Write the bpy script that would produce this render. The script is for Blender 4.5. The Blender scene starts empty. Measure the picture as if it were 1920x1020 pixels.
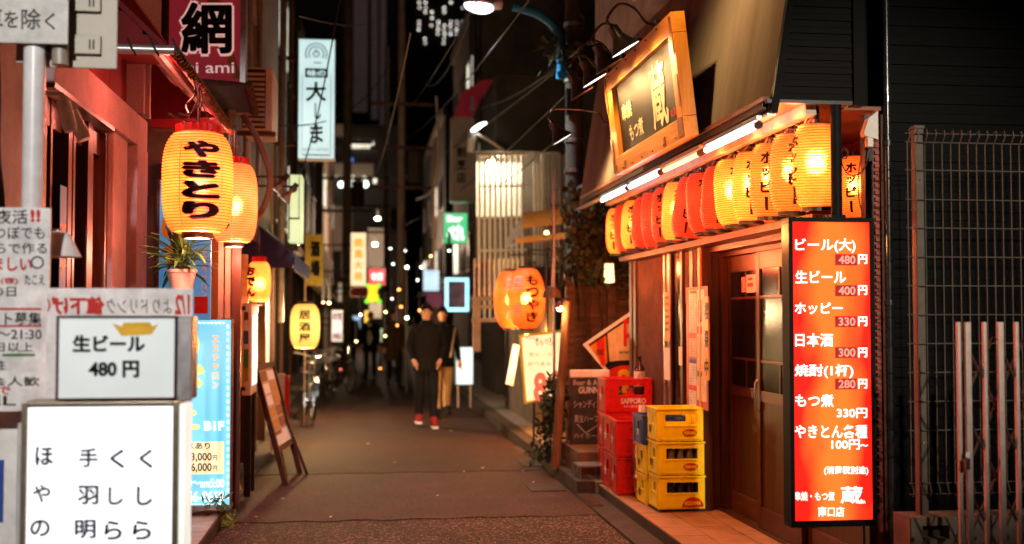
import bpy, bmesh, math, random
from mathutils import Vector as V, Matrix
rnd = random.Random(11)
S = bpy.context.scene
COL = S.collection
rad = math.radians

# ------------------------------------------------------------------ camera, world, exposure
F, CH = 2150.0, 1.60                                   # focal length in photo pixels, eye height in metres
PITCH = math.atan(82 / F)
YAW = math.atan(280 / F * math.cos(PITCH))
cd = bpy.data.cameras.new('camera'); cam = bpy.data.objects.new('camera', cd); COL.objects.link(cam)
cam.location = (0, 0, CH)
cam.rotation_euler = (math.pi / 2 + PITCH, 0, -YAW)
cd.sensor_width = 36; cd.lens = F / 1920 * 36
cd.clip_start = .05; cd.clip_end = 900
cd.dof.use_dof = True; cd.dof.focus_distance = 7.2; cd.dof.aperture_fstop = 1.22
S.camera = cam
w = bpy.data.worlds.new('World'); S.world = w; w.use_nodes = True
wn = w.node_tree
bg = wn.nodes['Background']
sky = wn.nodes.new('ShaderNodeTexSky'); sky.sky_type = 'NISHITA'; sky.sun_disc = False
sky.sun_elevation = rad(-4); sky.sun_rotation = rad(200)
wn.links.new(sky.outputs[0], bg.inputs[0]); bg.inputs[1].default_value = .10
S.view_settings.view_transform = 'Standard'; S.view_settings.look = 'None'
S.view_settings.exposure = 0.0; S.view_settings.gamma = 1; S.view_settings.use_curve_mapping = False
cy = S.cycles
cy.use_denoising = True
cy.max_bounces = 6; cy.diffuse_bounces = 3; cy.glossy_bounces = 3; cy.transmission_bounces = 4; cy.transparent_max_bounces = 8
cy.sample_clamp_indirect = 6; cy.caustics_reflective = False; cy.caustics_refractive = False
CR = cam.rotation_euler.to_matrix()

def ray(u, v): return CR @ V(((u - 960) / F, (510 - v) / F, -1))
def aY(u, v, y): d = ray(u, v); return V((0, 0, CH)) + d * (y / d.y)
def aX(u, v, x): d = ray(u, v); return V((0, 0, CH)) + d * (x / d.x)
def aZ(u, v, z=0): d = ray(u, v); return V((0, 0, CH)) + d * ((z - CH) / d.z)

# ------------------------------------------------------------------ helpers: objects
def tag(o, label=None, cat=None, group=None, kind=None):
    for k, x in (('label', label), ('category', cat), ('group', group), ('kind', kind)):
        if x: o[k] = x
    return o
def thing(name, label, cat, loc=(0, 0, 0), rz=0, group=None):
    o = bpy.data.objects.new(name, None); COL.objects.link(o)
    o.location = loc; o.rotation_euler = (0, 0, rz); o.empty_display_size = .1
    return tag(o, label, cat, group)
KIDS = {}
def wloc(o):
    p = V((0, 0, 0))
    while o is not None: p += o.location; o = o.parent
    return p
class MB:
    def __init__(s): s.v = []; s.f = []; s.m = []; s.cm = 0
    def add(s, vs, fs):
        n = len(s.v); s.v += [tuple(p) for p in vs]
        for f in fs: s.f.append([i + n for i in f]); s.m.append(s.cm)
        return s
    def box(s, x0, x1, y0, y1, z0, z1):
        return s.hexa([(x0, y0, z0), (x1, y0, z0), (x1, y1, z0), (x0, y1, z0), (x0, y0, z1), (x1, y0, z1), (x1, y1, z1), (x0, y1, z1)])
    def hexa(s, p):
        return s.add(p, [(3, 2, 1, 0), (4, 5, 6, 7), (0, 1, 5, 4), (1, 2, 6, 5), (2, 3, 7, 6), (3, 0, 4, 7)])
    def obox(s, c, size, rot=None):
        rot = rot or Matrix.Identity(3); hx, hy, hz = [a / 2 for a in size]; c = V(c)
        return s.hexa([c + rot @ V(q) for q in ((-hx, -hy, -hz), (hx, -hy, -hz), (hx, hy, -hz), (-hx, hy, -hz), (-hx, -hy, hz), (hx, -hy, hz), (hx, hy, hz), (-hx, hy, hz))])
    def bar(s, a, b, w, h=None, up=(0, 0, 1)):
        a, b = V(a), V(b); h = h or w; d = (b - a).normalized(); u = V(up)
        if abs(d.dot(u)) > .98: u = V((0, 1, 0))
        x = d.cross(u).normalized(); z = x.cross(d)
        q = [(-w / 2, -h / 2), (w / 2, -h / 2), (w / 2, h / 2), (-w / 2, h / 2)]
        return s.hexa([a + x * i + z * j for i, j in q] + [b + x * i + z * j for i, j in q])
    def tube(s, pts, r, n=8, cap=True):
        pts = [V(p) for p in pts]; rs = r if isinstance(r, (list, tuple)) else [r] * len(pts)
        vs = []; x = None
        for i, p in enumerate(pts):
            d = (pts[min(i + 1, len(pts) - 1)] - pts[max(i - 1, 0)]).normalized()
            if x is None: x = d.orthogonal().normalized()
            x = (x - d * x.dot(d)).normalized(); y = d.cross(x)
            vs += [p + (x * math.cos(2 * math.pi * k / n) + y * math.sin(2 * math.pi * k / n)) * rs[i] for k in range(n)]
        fs = [(i * n + k, i * n + (k + 1) % n, (i + 1) * n + (k + 1) % n, (i + 1) * n + k) for i in range(len(pts) - 1) for k in range(n)]
        if cap: fs += [tuple(range(n - 1, -1, -1)), tuple((len(pts) - 1) * n + k for k in range(n))]
        return s.add(vs, fs)
    def lathe(s, prof, n=24, c=(0, 0, 0), M=None, sy=1.0):
        c = V(c); M = M or Matrix.Identity(3); vs = []
        for r, z in prof:
            vs += [c + M @ V((r * math.cos(2 * math.pi * k / n), r * sy * math.sin(2 * math.pi * k / n), z)) for k in range(n)]
        fs = [(i * n + k, i * n + (k + 1) % n, (i + 1) * n + (k + 1) % n, (i + 1) * n + k) for i in range(len(prof) - 1) for k in range(n)]
        return s.add(vs, fs)
    def prism(s, pts, ext):
        pts = [V(p) for p in pts]; e = V(ext); n = len(pts)
        return s.add(pts + [p + e for p in pts], [tuple(range(n)), tuple(range(2 * n - 1, n - 1, -1))] + [(i, n + i, n + (i + 1) % n, (i + 1) % n) for i in range(n)])
    def quad(s, a, b, c, d): return s.add([a, b, c, d], [(0, 1, 2, 3)])
    def ball(s, c, r, n=12, sc=(1, 1, 1), M=None):
        k = max(4, n // 2); prof = [(max(1e-4, math.sin(math.pi * i / k)), -math.cos(math.pi * i / k)) for i in range(k + 1)]
        M = (M or Matrix.Identity(3)) @ Matrix.Diagonal(V(sc) * r)
        return s.lathe(prof, n, c, M)
    def build(s, name, mats, parent=None, smooth=False, local=False, loc=None, bevel=0):
        me = bpy.data.meshes.new(name)
        off = V((0, 0, 0))
        if loc is not None: off = V(loc)
        elif parent is not None and not local: off = wloc(parent)
        me.from_pydata([tuple(V(p) - off) for p in s.v], [], s.f)
        for m in (mats if isinstance(mats, (list, tuple)) else [mats]): me.materials.append(m)
        me.polygons.foreach_set('material_index', s.m)
        if bevel:
            b = bmesh.new(); b.from_mesh(me); bmesh.ops.bevel(b, geom=b.edges[:], offset=bevel, segments=2, affect='EDGES', profile=.6); b.to_mesh(me); b.free()
        if smooth:
            me.polygons.foreach_set('use_smooth', [True] * len(me.polygons))
            try: me.set_sharp_from_angle(angle=rad(40))
            except Exception: pass
        me.update()
        o = bpy.data.objects.new(name, me); COL.objects.link(o)
        if loc is not None: o.location = loc
        if parent is not None: o.parent = parent; KIDS.setdefault(parent.name, []).append(o)
        return o
def box_part(name, m, parent, *b, bevel=0):
    return MB().box(*b).build(name, m, parent, bevel=bevel)
def copy_tree(o, parent=None):
    c = o.copy(); COL.objects.link(c); c.parent = parent
    for ch in KIDS.get(o.name, []): KIDS.setdefault(c.name, []).append(copy_tree(ch, c))
    return c
def solo(name, label, cat, mb, m, loc, group=None, **k):
    return tag(mb.build(name, m, None, loc=loc, **k), label, cat, group)
def struct(name, mb, m, **k):
    return tag(mb.build(name, m, None, **k), kind='structure')

# ------------------------------------------------------------------ helpers: lettering (the built-in font, turned into mesh)
_G = {}
def glyph(s, bold=.0, sub=0):
    k = (s, bold, sub)
    if k in _G: return _G[k]
    c = bpy.data.curves.new('t', 'FONT'); c.body = s; c.offset = min(bold, .010); c.resolution_u = 3
    o = bpy.data.objects.new('t', c); COL.objects.link(o)
    dg = bpy.context.evaluated_depsgraph_get()
    m = bpy.data.meshes.new_from_object(o.evaluated_get(dg))
    if sub:
        b = bmesh.new(); b.from_mesh(m)
        xs = [q.co.x for q in b.verts]; ys = [q.co.y for q in b.verts]
        for ax, lo, hi in ((0, min(xs), max(xs)), (1, min(ys), max(ys))):
            for i in range(1, sub):
                p = [0, 0, 0]; p[ax] = lo + (hi - lo) * i / sub; nn = [0, 0, 0]; nn[ax] = 1
                bmesh.ops.bisect_plane(b, geom=b.verts[:] + b.edges[:] + b.faces[:], plane_co=p, plane_no=nn)
        b.to_mesh(m); b.free()
    v0 = [(q.co.x, q.co.y) for q in m.vertices]; f0 = [tuple(p.vertices) for p in m.polygons]; vs, fs = [], []
    e = bold - .010                       # heavier strokes: the same outline laid down again a little to each side
    sh_ = [(0, 0)] if e <= .004 else [(0, 0)] + [(e * math.cos(a * math.pi / 3), e * math.sin(a * math.pi / 3)) for a in range(6)]
    for l, (dx, dy) in enumerate(sh_):
        fs += [tuple(i + len(vs) for i in f) for f in f0]; vs += [(a + dx, b + dy, l) for a, b in v0]
    bpy.data.objects.remove(o); bpy.data.curves.remove(c); bpy.data.meshes.remove(m)
    xs = [q[0] for q in vs] or [0, 1]; ys = [q[1] for q in vs] or [0, 1]
    _G[k] = (vs, fs, min(xs), max(xs), min(ys), max(ys))
    return _G[k]
def fit(mb, s, o, rx, uy, bold=.02, mirror=False):
    """lettering stretched into the box o, o+rx, o+rx+uy"""
    vs, fs, x0, x1, y0, y1 = glyph(s, bold); o, rx, uy = V(o), V(rx), V(uy)
    g = lambda a: (1 - a) if mirror else a
    nn = rx.cross(uy).normalized() * .00025
    return mb.add([o + rx * g((a - x0) / (x1 - x0)) + uy * ((b - y0) / (y1 - y0)) + nn * l for a, b, l in vs], fs)
def fpx(mb, s, u0, v0, u1, v1, plane, bold=.02, mirror=False):
    """the same, its box given on the plane the sign stands in"""
    a, b, c, d = plane(u0, v1), plane(u1, v1), plane(u0, v0), plane(u1, v0)
    vs, fs, x0, x1, y0, y1 = glyph(s, bold)
    out = []; nn = (b - a).cross(c - a).normalized() * .00025
    for p, q, l in vs:
        i = (p - x0) / (x1 - x0); j = (q - y0) / (y1 - y0)
        if mirror: i = 1 - i
        out.append((a * (1 - i) + b * i) * (1 - j) + (c * (1 - i) + d * i) * j + nn * l)
    return mb.add(out, fs)

# ------------------------------------------------------------------ materials
_M = {}
def mat(name, c, rough=.6, metal=0, nz=None, bump=None, c2=None, coat=0, stretch=None):
    """procedural surface: base colour, noise (scale, amount) towards c2, bump (scale, strength)"""
    m = bpy.data.materials.new(name); m.use_nodes = True; t = m.node_tree; b = t.nodes['Principled BSDF']
    b.inputs['Base Color'].default_value = (*c, 1); b.inputs['Roughness'].default_value = rough; b.inputs['Metallic'].default_value = metal
    b.inputs['Specular IOR Level'].default_value = .22 if rough > .36 and not metal else .5
    if coat: b.inputs['Coat Weight'].default_value = coat
    tc = t.nodes.new('ShaderNodeTexCoord'); mp = t.nodes.new('ShaderNodeMapping'); t.links.new(tc.outputs['Object'], mp.inputs[0])
    if stretch: mp.inputs['Scale'].default_value = stretch
    if nz is None: nz = (9, .35)
    n = t.nodes.new('ShaderNodeTexNoise'); n.inputs['Scale'].default_value = nz[0]; n.inputs['Detail'].default_value = 5; n.inputs['Roughness'].default_value = .65
    t.links.new(mp.outputs[0], n.inputs[0])
    r = t.nodes.new('ShaderNodeValToRGB'); c2 = c2 or tuple(x * (1 - nz[1]) for x in c)
    r.color_ramp.elements[0].position = .35; r.color_ramp.elements[1].position = .65
    r.color_ramp.elements[0].color = (*c2, 1); r.color_ramp.elements[1].color = (*c, 1)
    t.links.new(n.outputs[0], r.inputs[0]); t.links.new(r.outputs[0], b.inputs['Base Color'])
    rm = t.nodes.new('ShaderNodeMapRange'); rm.inputs[3].default_value = max(.03, rough - .1); rm.inputs[4].default_value = min(1, rough + .12)
    t.links.new(n.outputs[0], rm.inputs[0]); t.links.new(rm.outputs[0], b.inputs['Roughness'])
    if bump:
        n2 = t.nodes.new('ShaderNodeTexNoise'); n2.inputs['Scale'].default_value = bump[0]; n2.inputs['Detail'].default_value = 4
        t.links.new(mp.outputs[0], n2.inputs[0])
        bp = t.nodes.new('ShaderNodeBump'); bp.inputs['Strength'].default_value = bump[1]; bp.inputs['Distance'].default_value = .01
        t.links.new(n2.outputs[0], bp.inputs['Height']); t.links.new(bp.outputs[0], b.inputs['Normal'])
    return m
def wood(name, c, c2, rough=.5, axis=2, sc=6):
    st = [sc * 3] * 3; st[axis] = sc * .25
    return mat(name, c, rough, nz=(1.0, .5), c2=c2, bump=(3, .25), stretch=st)
def glow(name, c, strength=1.0, c2=None, nz=(3, 1), stretch=None, base=(.5, .5, .5), rough=.4):
    """a lit translucent sheet (sign face, lamp glass): emission whose colour drifts from c to c2"""
    m = bpy.data.materials.new(name); m.use_nodes = True; t = m.node_tree; b = t.nodes['Principled BSDF']
    b.inputs['Base Color'].default_value = (*base, 1); b.inputs['Roughness'].default_value = rough
    b.inputs['Emission Strength'].default_value = strength; b.inputs['Emission Color'].default_value = (*c, 1)
    tc = t.nodes.new('ShaderNodeTexCoord'); mp = t.nodes.new('ShaderNodeMapping'); t.links.new(tc.outputs['Object'], mp.inputs[0])
    if stretch: mp.inputs['Scale'].default_value = stretch
    n = t.nodes.new('ShaderNodeTexNoise'); n.inputs['Scale'].default_value = nz[0]; n.inputs['Detail'].default_value = 2
    t.links.new(mp.outputs[0], n.inputs[0])
    r = t.nodes.new('ShaderNodeValToRGB'); c2 = c2 or tuple(x * .82 for x in c)
    r.color_ramp.elements[0].position = .35; r.color_ramp.elements[1].position = .65
    r.color_ramp.elements[0].color = (*c2, 1); r.color_ramp.elements[1].color = (*c, 1)
    t.links.new(n.outputs[0], r.inputs[0]); t.links.new(r.outputs[0], b.inputs['Emission Color'])
    return m
def lantern_paper(name, c, c2, strength, seen=.10, base=None, near=.12, far=.27):
    """oiled paper over bamboo hoops: glows, thin enough to show the bulb as a soft spot"""
    m = glow(name, c, strength, c2, nz=(7, 1), base=base or tuple(min(.55, x * .4 + .006) for x in c), rough=.55)
    t = m.node_tree; b = t.nodes['Principled BSDF']
    g = t.nodes.new('ShaderNodeBsdfRefraction'); g.inputs['IOR'].default_value = 1.22; g.inputs['Roughness'].default_value = .5
    g.inputs['Color'].default_value = (1, .85, .6, 1)
    # paper farther from the bulb is lit less
    ln = t.nodes.new('ShaderNodeVectorMath'); ln.operation = 'LENGTH'; tc = [n for n in t.nodes if n.type == 'TEX_COORD'][0]; t.links.new(tc.outputs['Object'], ln.inputs[0])
    mr = t.nodes.new('ShaderNodeMapRange'); mr.inputs[1].default_value = near; mr.inputs[2].default_value = far; mr.inputs[3].default_value = 1.4; mr.inputs[4].default_value = .36
    t.links.new(ln.outputs['Value'], mr.inputs[0])
    nz = t.nodes.new('ShaderNodeMath'); nz.operation = 'MULTIPLY'; nz.inputs[1].default_value = strength; t.links.new(mr.outputs[0], nz.inputs[0]); t.links.new(nz.outputs[0], b.inputs['Emission Strength'])
    mx = t.nodes.new('ShaderNodeMixShader'); mx.inputs[0].default_value = seen
    t.links.new(b.outputs[0], mx.inputs[1]); t.links.new(g.outputs[0], mx.inputs[2]); t.links.new(mx.outputs[0], t.nodes['Material Output'].inputs[0])
    return m
def asphalt(name, c, c2, grain, dist, spark):
    m = mat(name, c, .75, nz=(1.3, .5), c2=c2); t = m.node_tree; t.nodes['Principled BSDF'].inputs['Specular IOR Level'].default_value = .12; b = t.nodes['Principled BSDF']
    tc = [n for n in t.nodes if n.type == 'TEX_COORD'][0]
    vo = t.nodes.new('ShaderNodeTexVoronoi'); vo.inputs['Scale'].default_value = grain
    nn = t.nodes.new('ShaderNodeTexNoise'); nn.inputs['Scale'].default_value = grain * .35; nn.inputs['Detail'].default_value = 6; nn.inputs['Roughness'].default_value = .7
    for n in (vo, nn): t.links.new(tc.outputs['Object'], n.inputs[0])
    # each stone of the aggregate has a tone of its own
    sep = t.nodes.new('ShaderNodeSeparateColor'); t.links.new(vo.outputs['Color'], sep.inputs[0])
    rp = t.nodes.new('ShaderNodeValToRGB'); e = rp.color_ramp.elements
    e[0].position = .0; e[0].color = (.40, .40, .40, 1); e[1].position = 1; e[1].color = (spark, spark, spark, 1)
    k = e.new(.80); k.color = (1.1, 1.1, 1.1, 1)
    t.links.new(sep.outputs[0], rp.inputs[0])
    mu = t.nodes.new('ShaderNodeMix'); mu.data_type = 'RGBA'; mu.blend_type = 'MULTIPLY'; mu.inputs[0].default_value = 1
    src = b.inputs['Base Color'].links[0].from_socket
    t.links.new(src, mu.inputs[6]); t.links.new(rp.outputs[0], mu.inputs[7]); t.links.new(mu.outputs[2], b.inputs['Base Color'])
    ad = t.nodes.new('ShaderNodeMath'); ad.operation = 'ADD'; t.links.new(nn.outputs[0], ad.inputs[0])
    sc = t.nodes.new('ShaderNodeMath'); sc.operation = 'MULTIPLY'; sc.inputs[1].default_value = -.9; t.links.new(vo.outputs['Distance'], sc.inputs[0]); t.links.new(sc.outputs[0], ad.inputs[1])
    bp = t.nodes.new('ShaderNodeBump'); bp.inputs['Strength'].default_value = .8; bp.inputs['Distance'].default_value = dist
    t.links.new(ad.outputs[0], bp.inputs['Height']); t.links.new(bp.outputs[0], b.inputs['Normal'])
    return m

m_white = mat('white paint', (.72, .71, .68), .45, nz=(14, .18))
m_cream = mat('cream enamel', (.62, .55, .42), .4, nz=(10, .25))
m_black = mat('black print', (.012, .012, .013), .45)
m_blackmetal = mat('black metal', (.02, .02, .022), .35, nz=(20, .4))
m_frame = mat('dark sign frame', (.012, .011, .011), .55, nz=(25, .4), bump=(60, .08))
m_steel = mat('galvanised steel', (.42, .42, .42), .35, .9, nz=(12, .3), bump=(40, .1))
m_alu = mat('aluminium', (.55, .53, .52), .32, .8, nz=(18, .25))
m_rust = mat('rusty iron', (.10, .045, .022), .75, .2, nz=(18, .6), bump=(40, .3))
m_cable = mat('cable sheath', (.02, .02, .022), .5)
m_red = mat('red print', (.55, .02, .015), .5)
m_redcrate = mat('red plastic', (.60, .012, .012), .38, nz=(22, .3), bump=(70, .08), coat=.15)
m_yelcrate = mat('yellow plastic', (.90, .74, .012), .4, nz=(9, .16), bump=(70, .08), coat=.15)
m_bluecrate = mat('blue plastic', (.018, .06, .28), .35, nz=(22, .3), bump=(70, .08), coat=.15)
m_whiteprint = mat('white print', (.78, .77, .74), .5, nz=(40, .2))
m_darkglass = mat('window glass', (.010, .007, .006), .14, nz=(3, .5))
m_bottle = mat('brown bottle glass', (.03, .012, .006), .08, coat=.8)
m_bottleclear = mat('clear bottle glass', (.16, .13, .10), .08, coat=.8, nz=(30, .5))
m_cork = mat('bottle label paper', (.7, .68, .62), .7)
m_wooddark = wood('dark stained timber', (.075, .026, .013), (.03, .012, .007), .4)
m_woodred = wood('red brown door timber', (.070, .018, .008), (.026, .008, .004), .38)
m_woodred_y = wood('red brown rail timber', (.10, .028, .012), (.036, .011, .006), .38, axis=1)
m_woodorange = wood('varnished orange timber', (.64, .26, .03), (.46, .17, .02), .4, axis=1)
m_woodorange_z = wood('varnished orange upright', (.64, .26, .03), (.46, .17, .02), .4)
m_woodold = wood('old grey brown plank', (.16, .095, .055), (.07, .038, .022), .75, axis=0)
m_pole = wood('leaning timber pole', (.22, .11, .05), (.09, .042, .02), .7)
m_siding = mat('dark metal siding', (.0035, .0035, .004), .5, 0, nz=(5, .3), stretch=(1, 1, 8))
m_mansard = mat('weathered fluted metal', (.27, .225, .185), .55, 0, nz=(1.0, .5), c2=(.17, .135, .105), stretch=(1.5, 3.2, .5))
m_concrete = mat('concrete', (.23, .20, .17), .85, nz=(6, .4), bump=(60, .3))
m_kerb = mat('darkened stained concrete', (.060, .045, .036), .85, nz=(5, .5), bump=(50, .3))  # base tone darkened for the kerb side's shadow; the blotches are stain
m_tile = mat('terracotta tile', (.34, .16, .075), .55, nz=(7, .35), bump=(80, .12))
m_tilew = mat('pale glazed tile', (.42, .40, .33), .4, nz=(8, .35))
m_grout = mat('grout', (.07, .05, .04), .9)
m_stucco = mat('pink grey stucco', (.36, .25, .25), .85, nz=(8, .2), bump=(90, .7))
m_greywall = mat('grey cement render', (.36, .36, .36), .85, nz=(4, .35), bump=(45, .4))
m_tanwall = mat('tan render', (.25, .19, .14), .85, nz=(4, .35), bump=(45, .4))
m_darkwall = mat('dark render', (.06, .05, .045), .85, nz=(4, .4), bump=(30, .4))
m_canvas = mat('dark red canvas', (.15, .012, .014), .7, nz=(5, .35), bump=(120, .15))
m_canvasblue = mat('faded blue canvas', (.05, .06, .12), .7, nz=(5, .4))
m_canvasor = mat('orange canvas', (.75, .22, .03), .7, nz=(5, .3))
m_canvastan = mat('tan canvas', (.42, .32, .22), .8, nz=(5, .3))
m_tarp = mat('dark blue tarp', (.014, .026, .11), .55, nz=(4, .4))
m_leaf = mat('green leaf', (.035, .10, .02), .5, nz=(30, .5), c2=(.015, .045, .01))
m_leafdark = mat('ivy leaf', (.05, .06, .02), .55, nz=(14, .6), c2=(.02, .024, .008))
m_terracotta = mat('pale clay pot', (.55, .38, .31), .7)
m_silver = mat('keg steel', (.55, .54, .52), .28, 1.0, nz=(9, .2), bump=(25, .1))
m_paper = mat('paper notice', (.72, .66, .58), .7, nz=(20, .15))
m_skin = mat('skin', (.52, .28, .17), .55, nz=(30, .12))
m_hair = mat('black hair', (.012, .010, .009), .45, nz=(60, .5))
m_coat = mat('black jacket cloth', (.010, .009, .009), .9, nz=(20, .4), bump=(120, .3))
m_navy = mat('navy jacket cloth', (.012, .015, .03), .85, nz=(20, .4))
m_brown = mat('brown coat cloth', (.07, .038, .018), .85, nz=(20, .4))
m_trou = mat('dark trousers', (.011, .011, .012), .85, nz=(20, .4))
m_jean = mat('dark denim', (.02, .028, .05), .85, nz=(20, .4))
m_khaki = mat('khaki trousers', (.60, .38, .15), .8, nz=(14, .3))
m_shoered = mat('red canvas shoe', (.24, .012, .012), .6)
m_shoeblk = mat('black shoe', (.015, .014, .013), .4)
for m_ in (m_siding, m_coat, m_navy, m_brown, m_trou, m_jean, m_canvas, m_hair): m_.node_tree.nodes['Principled BSDF'].inputs['Specular IOR Level'].default_value = .10
m_darkglass.node_tree.nodes['Principled BSDF'].inputs['Specular IOR Level'].default_value = .10
for m_ in (m_black, m_siding, m_frame): m_.node_tree.nodes['Principled BSDF'].inputs['Specular IOR Level'].default_value = .06
m_bluepaint = mat('blue lamp post paint', (.015, .26, .62), .4, nz=(10, .3))
# ------------------------------------------------------------------ ground
struct('ground', MB().box(-200, 200, -60, 400, -.5, -.03), m_darkwall)
m_rough = asphalt('worn coarse asphalt', (.088, .054, .041), (.045, .027, .020), 75, .02, 5)
m_smooth = asphalt('dark smooth asphalt', (.084, .045, .034), (.046, .025, .019), 140, .006, 2.2)
YS = 9.1
rb = MB()
rb.box(-1.05, 1.88, -3, YS, -.029, 0)
struct('road', rb, m_rough)
sm = MB(); edge = [(-1.05 + 2.93 * i / 24) for i in range(25)]
ys = [YS + .03 * math.sin(i * 1.7) + rnd.uniform(-.012, .012) for i in range(25)]
vs = [(x, y, .007) for x, y in zip(edge, ys)] + [(x, 95, .007) for x in edge] + [(x, y - .004, -.02) for x, y in zip(edge, ys)]
sm.add(vs, [(i, i + 1, 26 + i, 25 + i) for i in range(24)] + [(50 + i, 51 + i, i + 1, i) for i in range(24)])
struct('road', sm, m_smooth)
sm2 = MB(); YS2 = 11.75
ys2 = [YS2 + .02 * math.sin(i * 1.1) + rnd.uniform(-.01, .01) for i in range(25)]
vs = [(x, y, .0115) for x, y in zip(edge, ys2)] + [(x, 95, .0115) for x in edge] + [(x, y - .003, .0) for x, y in zip(edge, ys2)]
sm2.add(vs, [(i, i + 1, 26 + i, 25 + i) for i in range(24)] + [(50 + i, 51 + i, i + 1, i) for i in range(24)])
struct('road', sm2, asphalt('older smooth asphalt', (.060, .031, .023), (.034, .018, .013), 150, .006, 2.0))
pb = MB()
for u, v, su, sv in ((1005, 868, .18, .3), (1022, 915, .16, .22), (985, 846, .10, .4)):
    p = aZ(u, v, .007); pb.box(p.x - su, p.x + su, p.y - sv, p.y + sv, .004, .0165)
struct('road_patch', pb, m_kerb)
# litter flattened on the asphalt
for i, (u, v) in enumerate(((470, 913), (620, 970), (905, 878), (870, 885), (690, 833), (740, 868), (980, 885), (1000, 905), (530, 936), (820, 930), (845, 808), (480, 970))):
    p = aZ(u, v, .008); a = rnd.uniform(0, 3); q = Matrix.Rotation(a, 3, 'Z')
    o = MB().obox((p.x, p.y, .0145), (rnd.uniform(.015, .04), rnd.uniform(.008, .02), .003), q).build('litter_scrap', m_paper)
    tag(o, 'tiny pale scrap of litter trodden into the asphalt', 'litter', 'scraps of litter on the road')

k = MB(); k.box(1.885, 2.085, 3, 10.1, -.029, .018)
struct('gutter', k, m_kerb)
k = MB()
for y in [10.12 + .62 * i for i in range(0, 60)]: k.box(1.9, 2.06, y, y + .605, -.029, .125)
struct('kerb', k, m_kerb)
k = MB(); k.box(2.065, 9, 10.1, 95, -.029, .118)
struct('pavement', k, m_concrete)
k = MB(); k.box(2.84, 30, -20, 6.1, -.029, .05)
struct('yard_ground', k, m_concrete)
k = MB(); k.box(-1.27, -1.055, 9.75, 95, -.029, .03)
struct('kerb_strip', k, m_kerb)
k = MB(); k.box(-30, -1.28, 9.75, 95, -.029, .05)
struct('pavement', k, m_concrete)
k = MB(); k.box(1.90, 1.99, 9.4, 10.08, .0185, .022)
for i in range(14): k.box(1.895, 1.995, 9.42 + i * .047, 9.44 + i * .047, .0225, .03)
solo('drain_grate', 'black iron drain grate at the kerb beside the red crates', 'drain', k, m_rust, (1.94, 9.7, .018))

# tiled step of the shop
st = MB().box(2.095, 2.86, 4.9, 10.1, -.029, .088)
step = struct('shop_step', st, m_grout)
TX = [(2.097, 2.34), (2.346, 2.598), (2.604, 2.855)]
tile_me = None
for i in range(17):
    for j, (a, b) in enumerate(TX):
        y = 4.92 + i * .306
        o = MB().box(a, b, y, y + .299, .085, .1 + rnd.uniform(-.0012, .0012)).build('tile', m_tile, step, bevel=.003)

# ------------------------------------------------------------------ the izakaya (right)
shop = thing('izakaya_building', 'dark izakaya with sliding timber door and fluted metal fascia over lanterns', 'building', (2.8, 8.6, 0))
def P(name, m, *b, parent=None, bevel=0): return MB().box(*b).build(name, m, parent or shop, bevel=bevel)
# fluted fascia: real flutes running down the slope
fl = MB(); n = 300; y0, y1 = 5.9, 11.45; zb, zt = 2.69, 4.75; xb, xt = 2.177, 2.51
vs = []
for i in range(n * 2 + 1):
    y = y0 + (y1 - y0) * i / (2 * n); d = .0065 * (1 if i % 2 else -1)
    vs += [(xb + d, y, zb), ((xb + xt) / 2 + d + .006 * math.sin(y * 3.1), y, (zb + zt) / 2), (xt + d, y, zt)]
fs = [q for i in range(2 * n) for q in ((i * 3, i * 3 + 3, i * 3 + 4, i * 3 + 1), (i * 3 + 1, i * 3 + 4, i * 3 + 5, i * 3 + 2))]
fl.add(vs, fs); fl.build('fascia', m_mansard, shop)
P('fascia_lip', m_steel, 2.15, 2.20, 5.9, 11.45, 2.676, 2.689)
P('upper_wall', m_tanwall, 2.55, 6.0, 5.96, 11.3, 4.2, 8.0)
P('upper_wall', m_siding, 2.56, 6.0, 6.3, 11.22, 2.80, 4.19)
m_soffit = mat('reddened soffit board', (.30, .12, .07), .45, nz=(3, .4), bump=(12, .3))  # reddish tone stands in for red light falling on the soffit
P('soffit', m_soffit, 2.14, 2.66, 5.93, 11.2, 2.763, 2.785); P('soffit', m_soffit, 2.661, 2.91, 6.14, 7.42, 2.763, 2.785); P('soffit', m_soffit, 2.911, 3.32, 6.31, 7.42, 2.763, 2.785)
P('soffit_beam', m_cream, 2.40, 2.46, 5.98, 11.2, 2.70, 2.762)
P('soffit_beam', m_wooddark, 2.15, 2.19, 5.96, 11.2, 2.72, 2.762)
# gable of black boards
for i in range(38):
    z = 2.766 + i * .0365
    xx = xb + (xt - xb) * max(0, (z - zb)) / (zt - zb)
    P('siding_board', m_siding, xx + .012, 2.632, 5.905 - .006 * (i % 2 == 0), 5.93, z, z + .0335)
P('gable_backing', m_siding, 2.45, 2.635, 5.935, 5.955, 2.765, 4.2)
g = MB(); g.prism([(xb - .01, 5.885, zb), (xb + .03, 5.885, zb), (xt + .03, 5.885, zt), (xt - .01, 5.885, zt)], (0, .04, 0)); g.build('gable_trim', m_siding, shop)
P('gable_trim', m_siding, 2.634, 2.70, 5.88, 5.96, 2.74, 6.0)
P('gable_trim', m_blackmetal, 2.15, 2.632, 5.895, 5.925, 2.745, 2.764)
# corner column, shutter guide
m_trans_ = mat('varnished red return', (.30, .05, .025), .25, nz=(2, .4), coat=.5)
cx = lambda u: aY(u, 300, 6.13).x
P('corner_post', m_blackmetal, cx(1622), cx(1637), 6.13, 6.19, .1, 2.74)
P('corner_post', m_wooddark, cx(1652), cx(1661), 6.13, 6.19, .1, 2.74)
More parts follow.
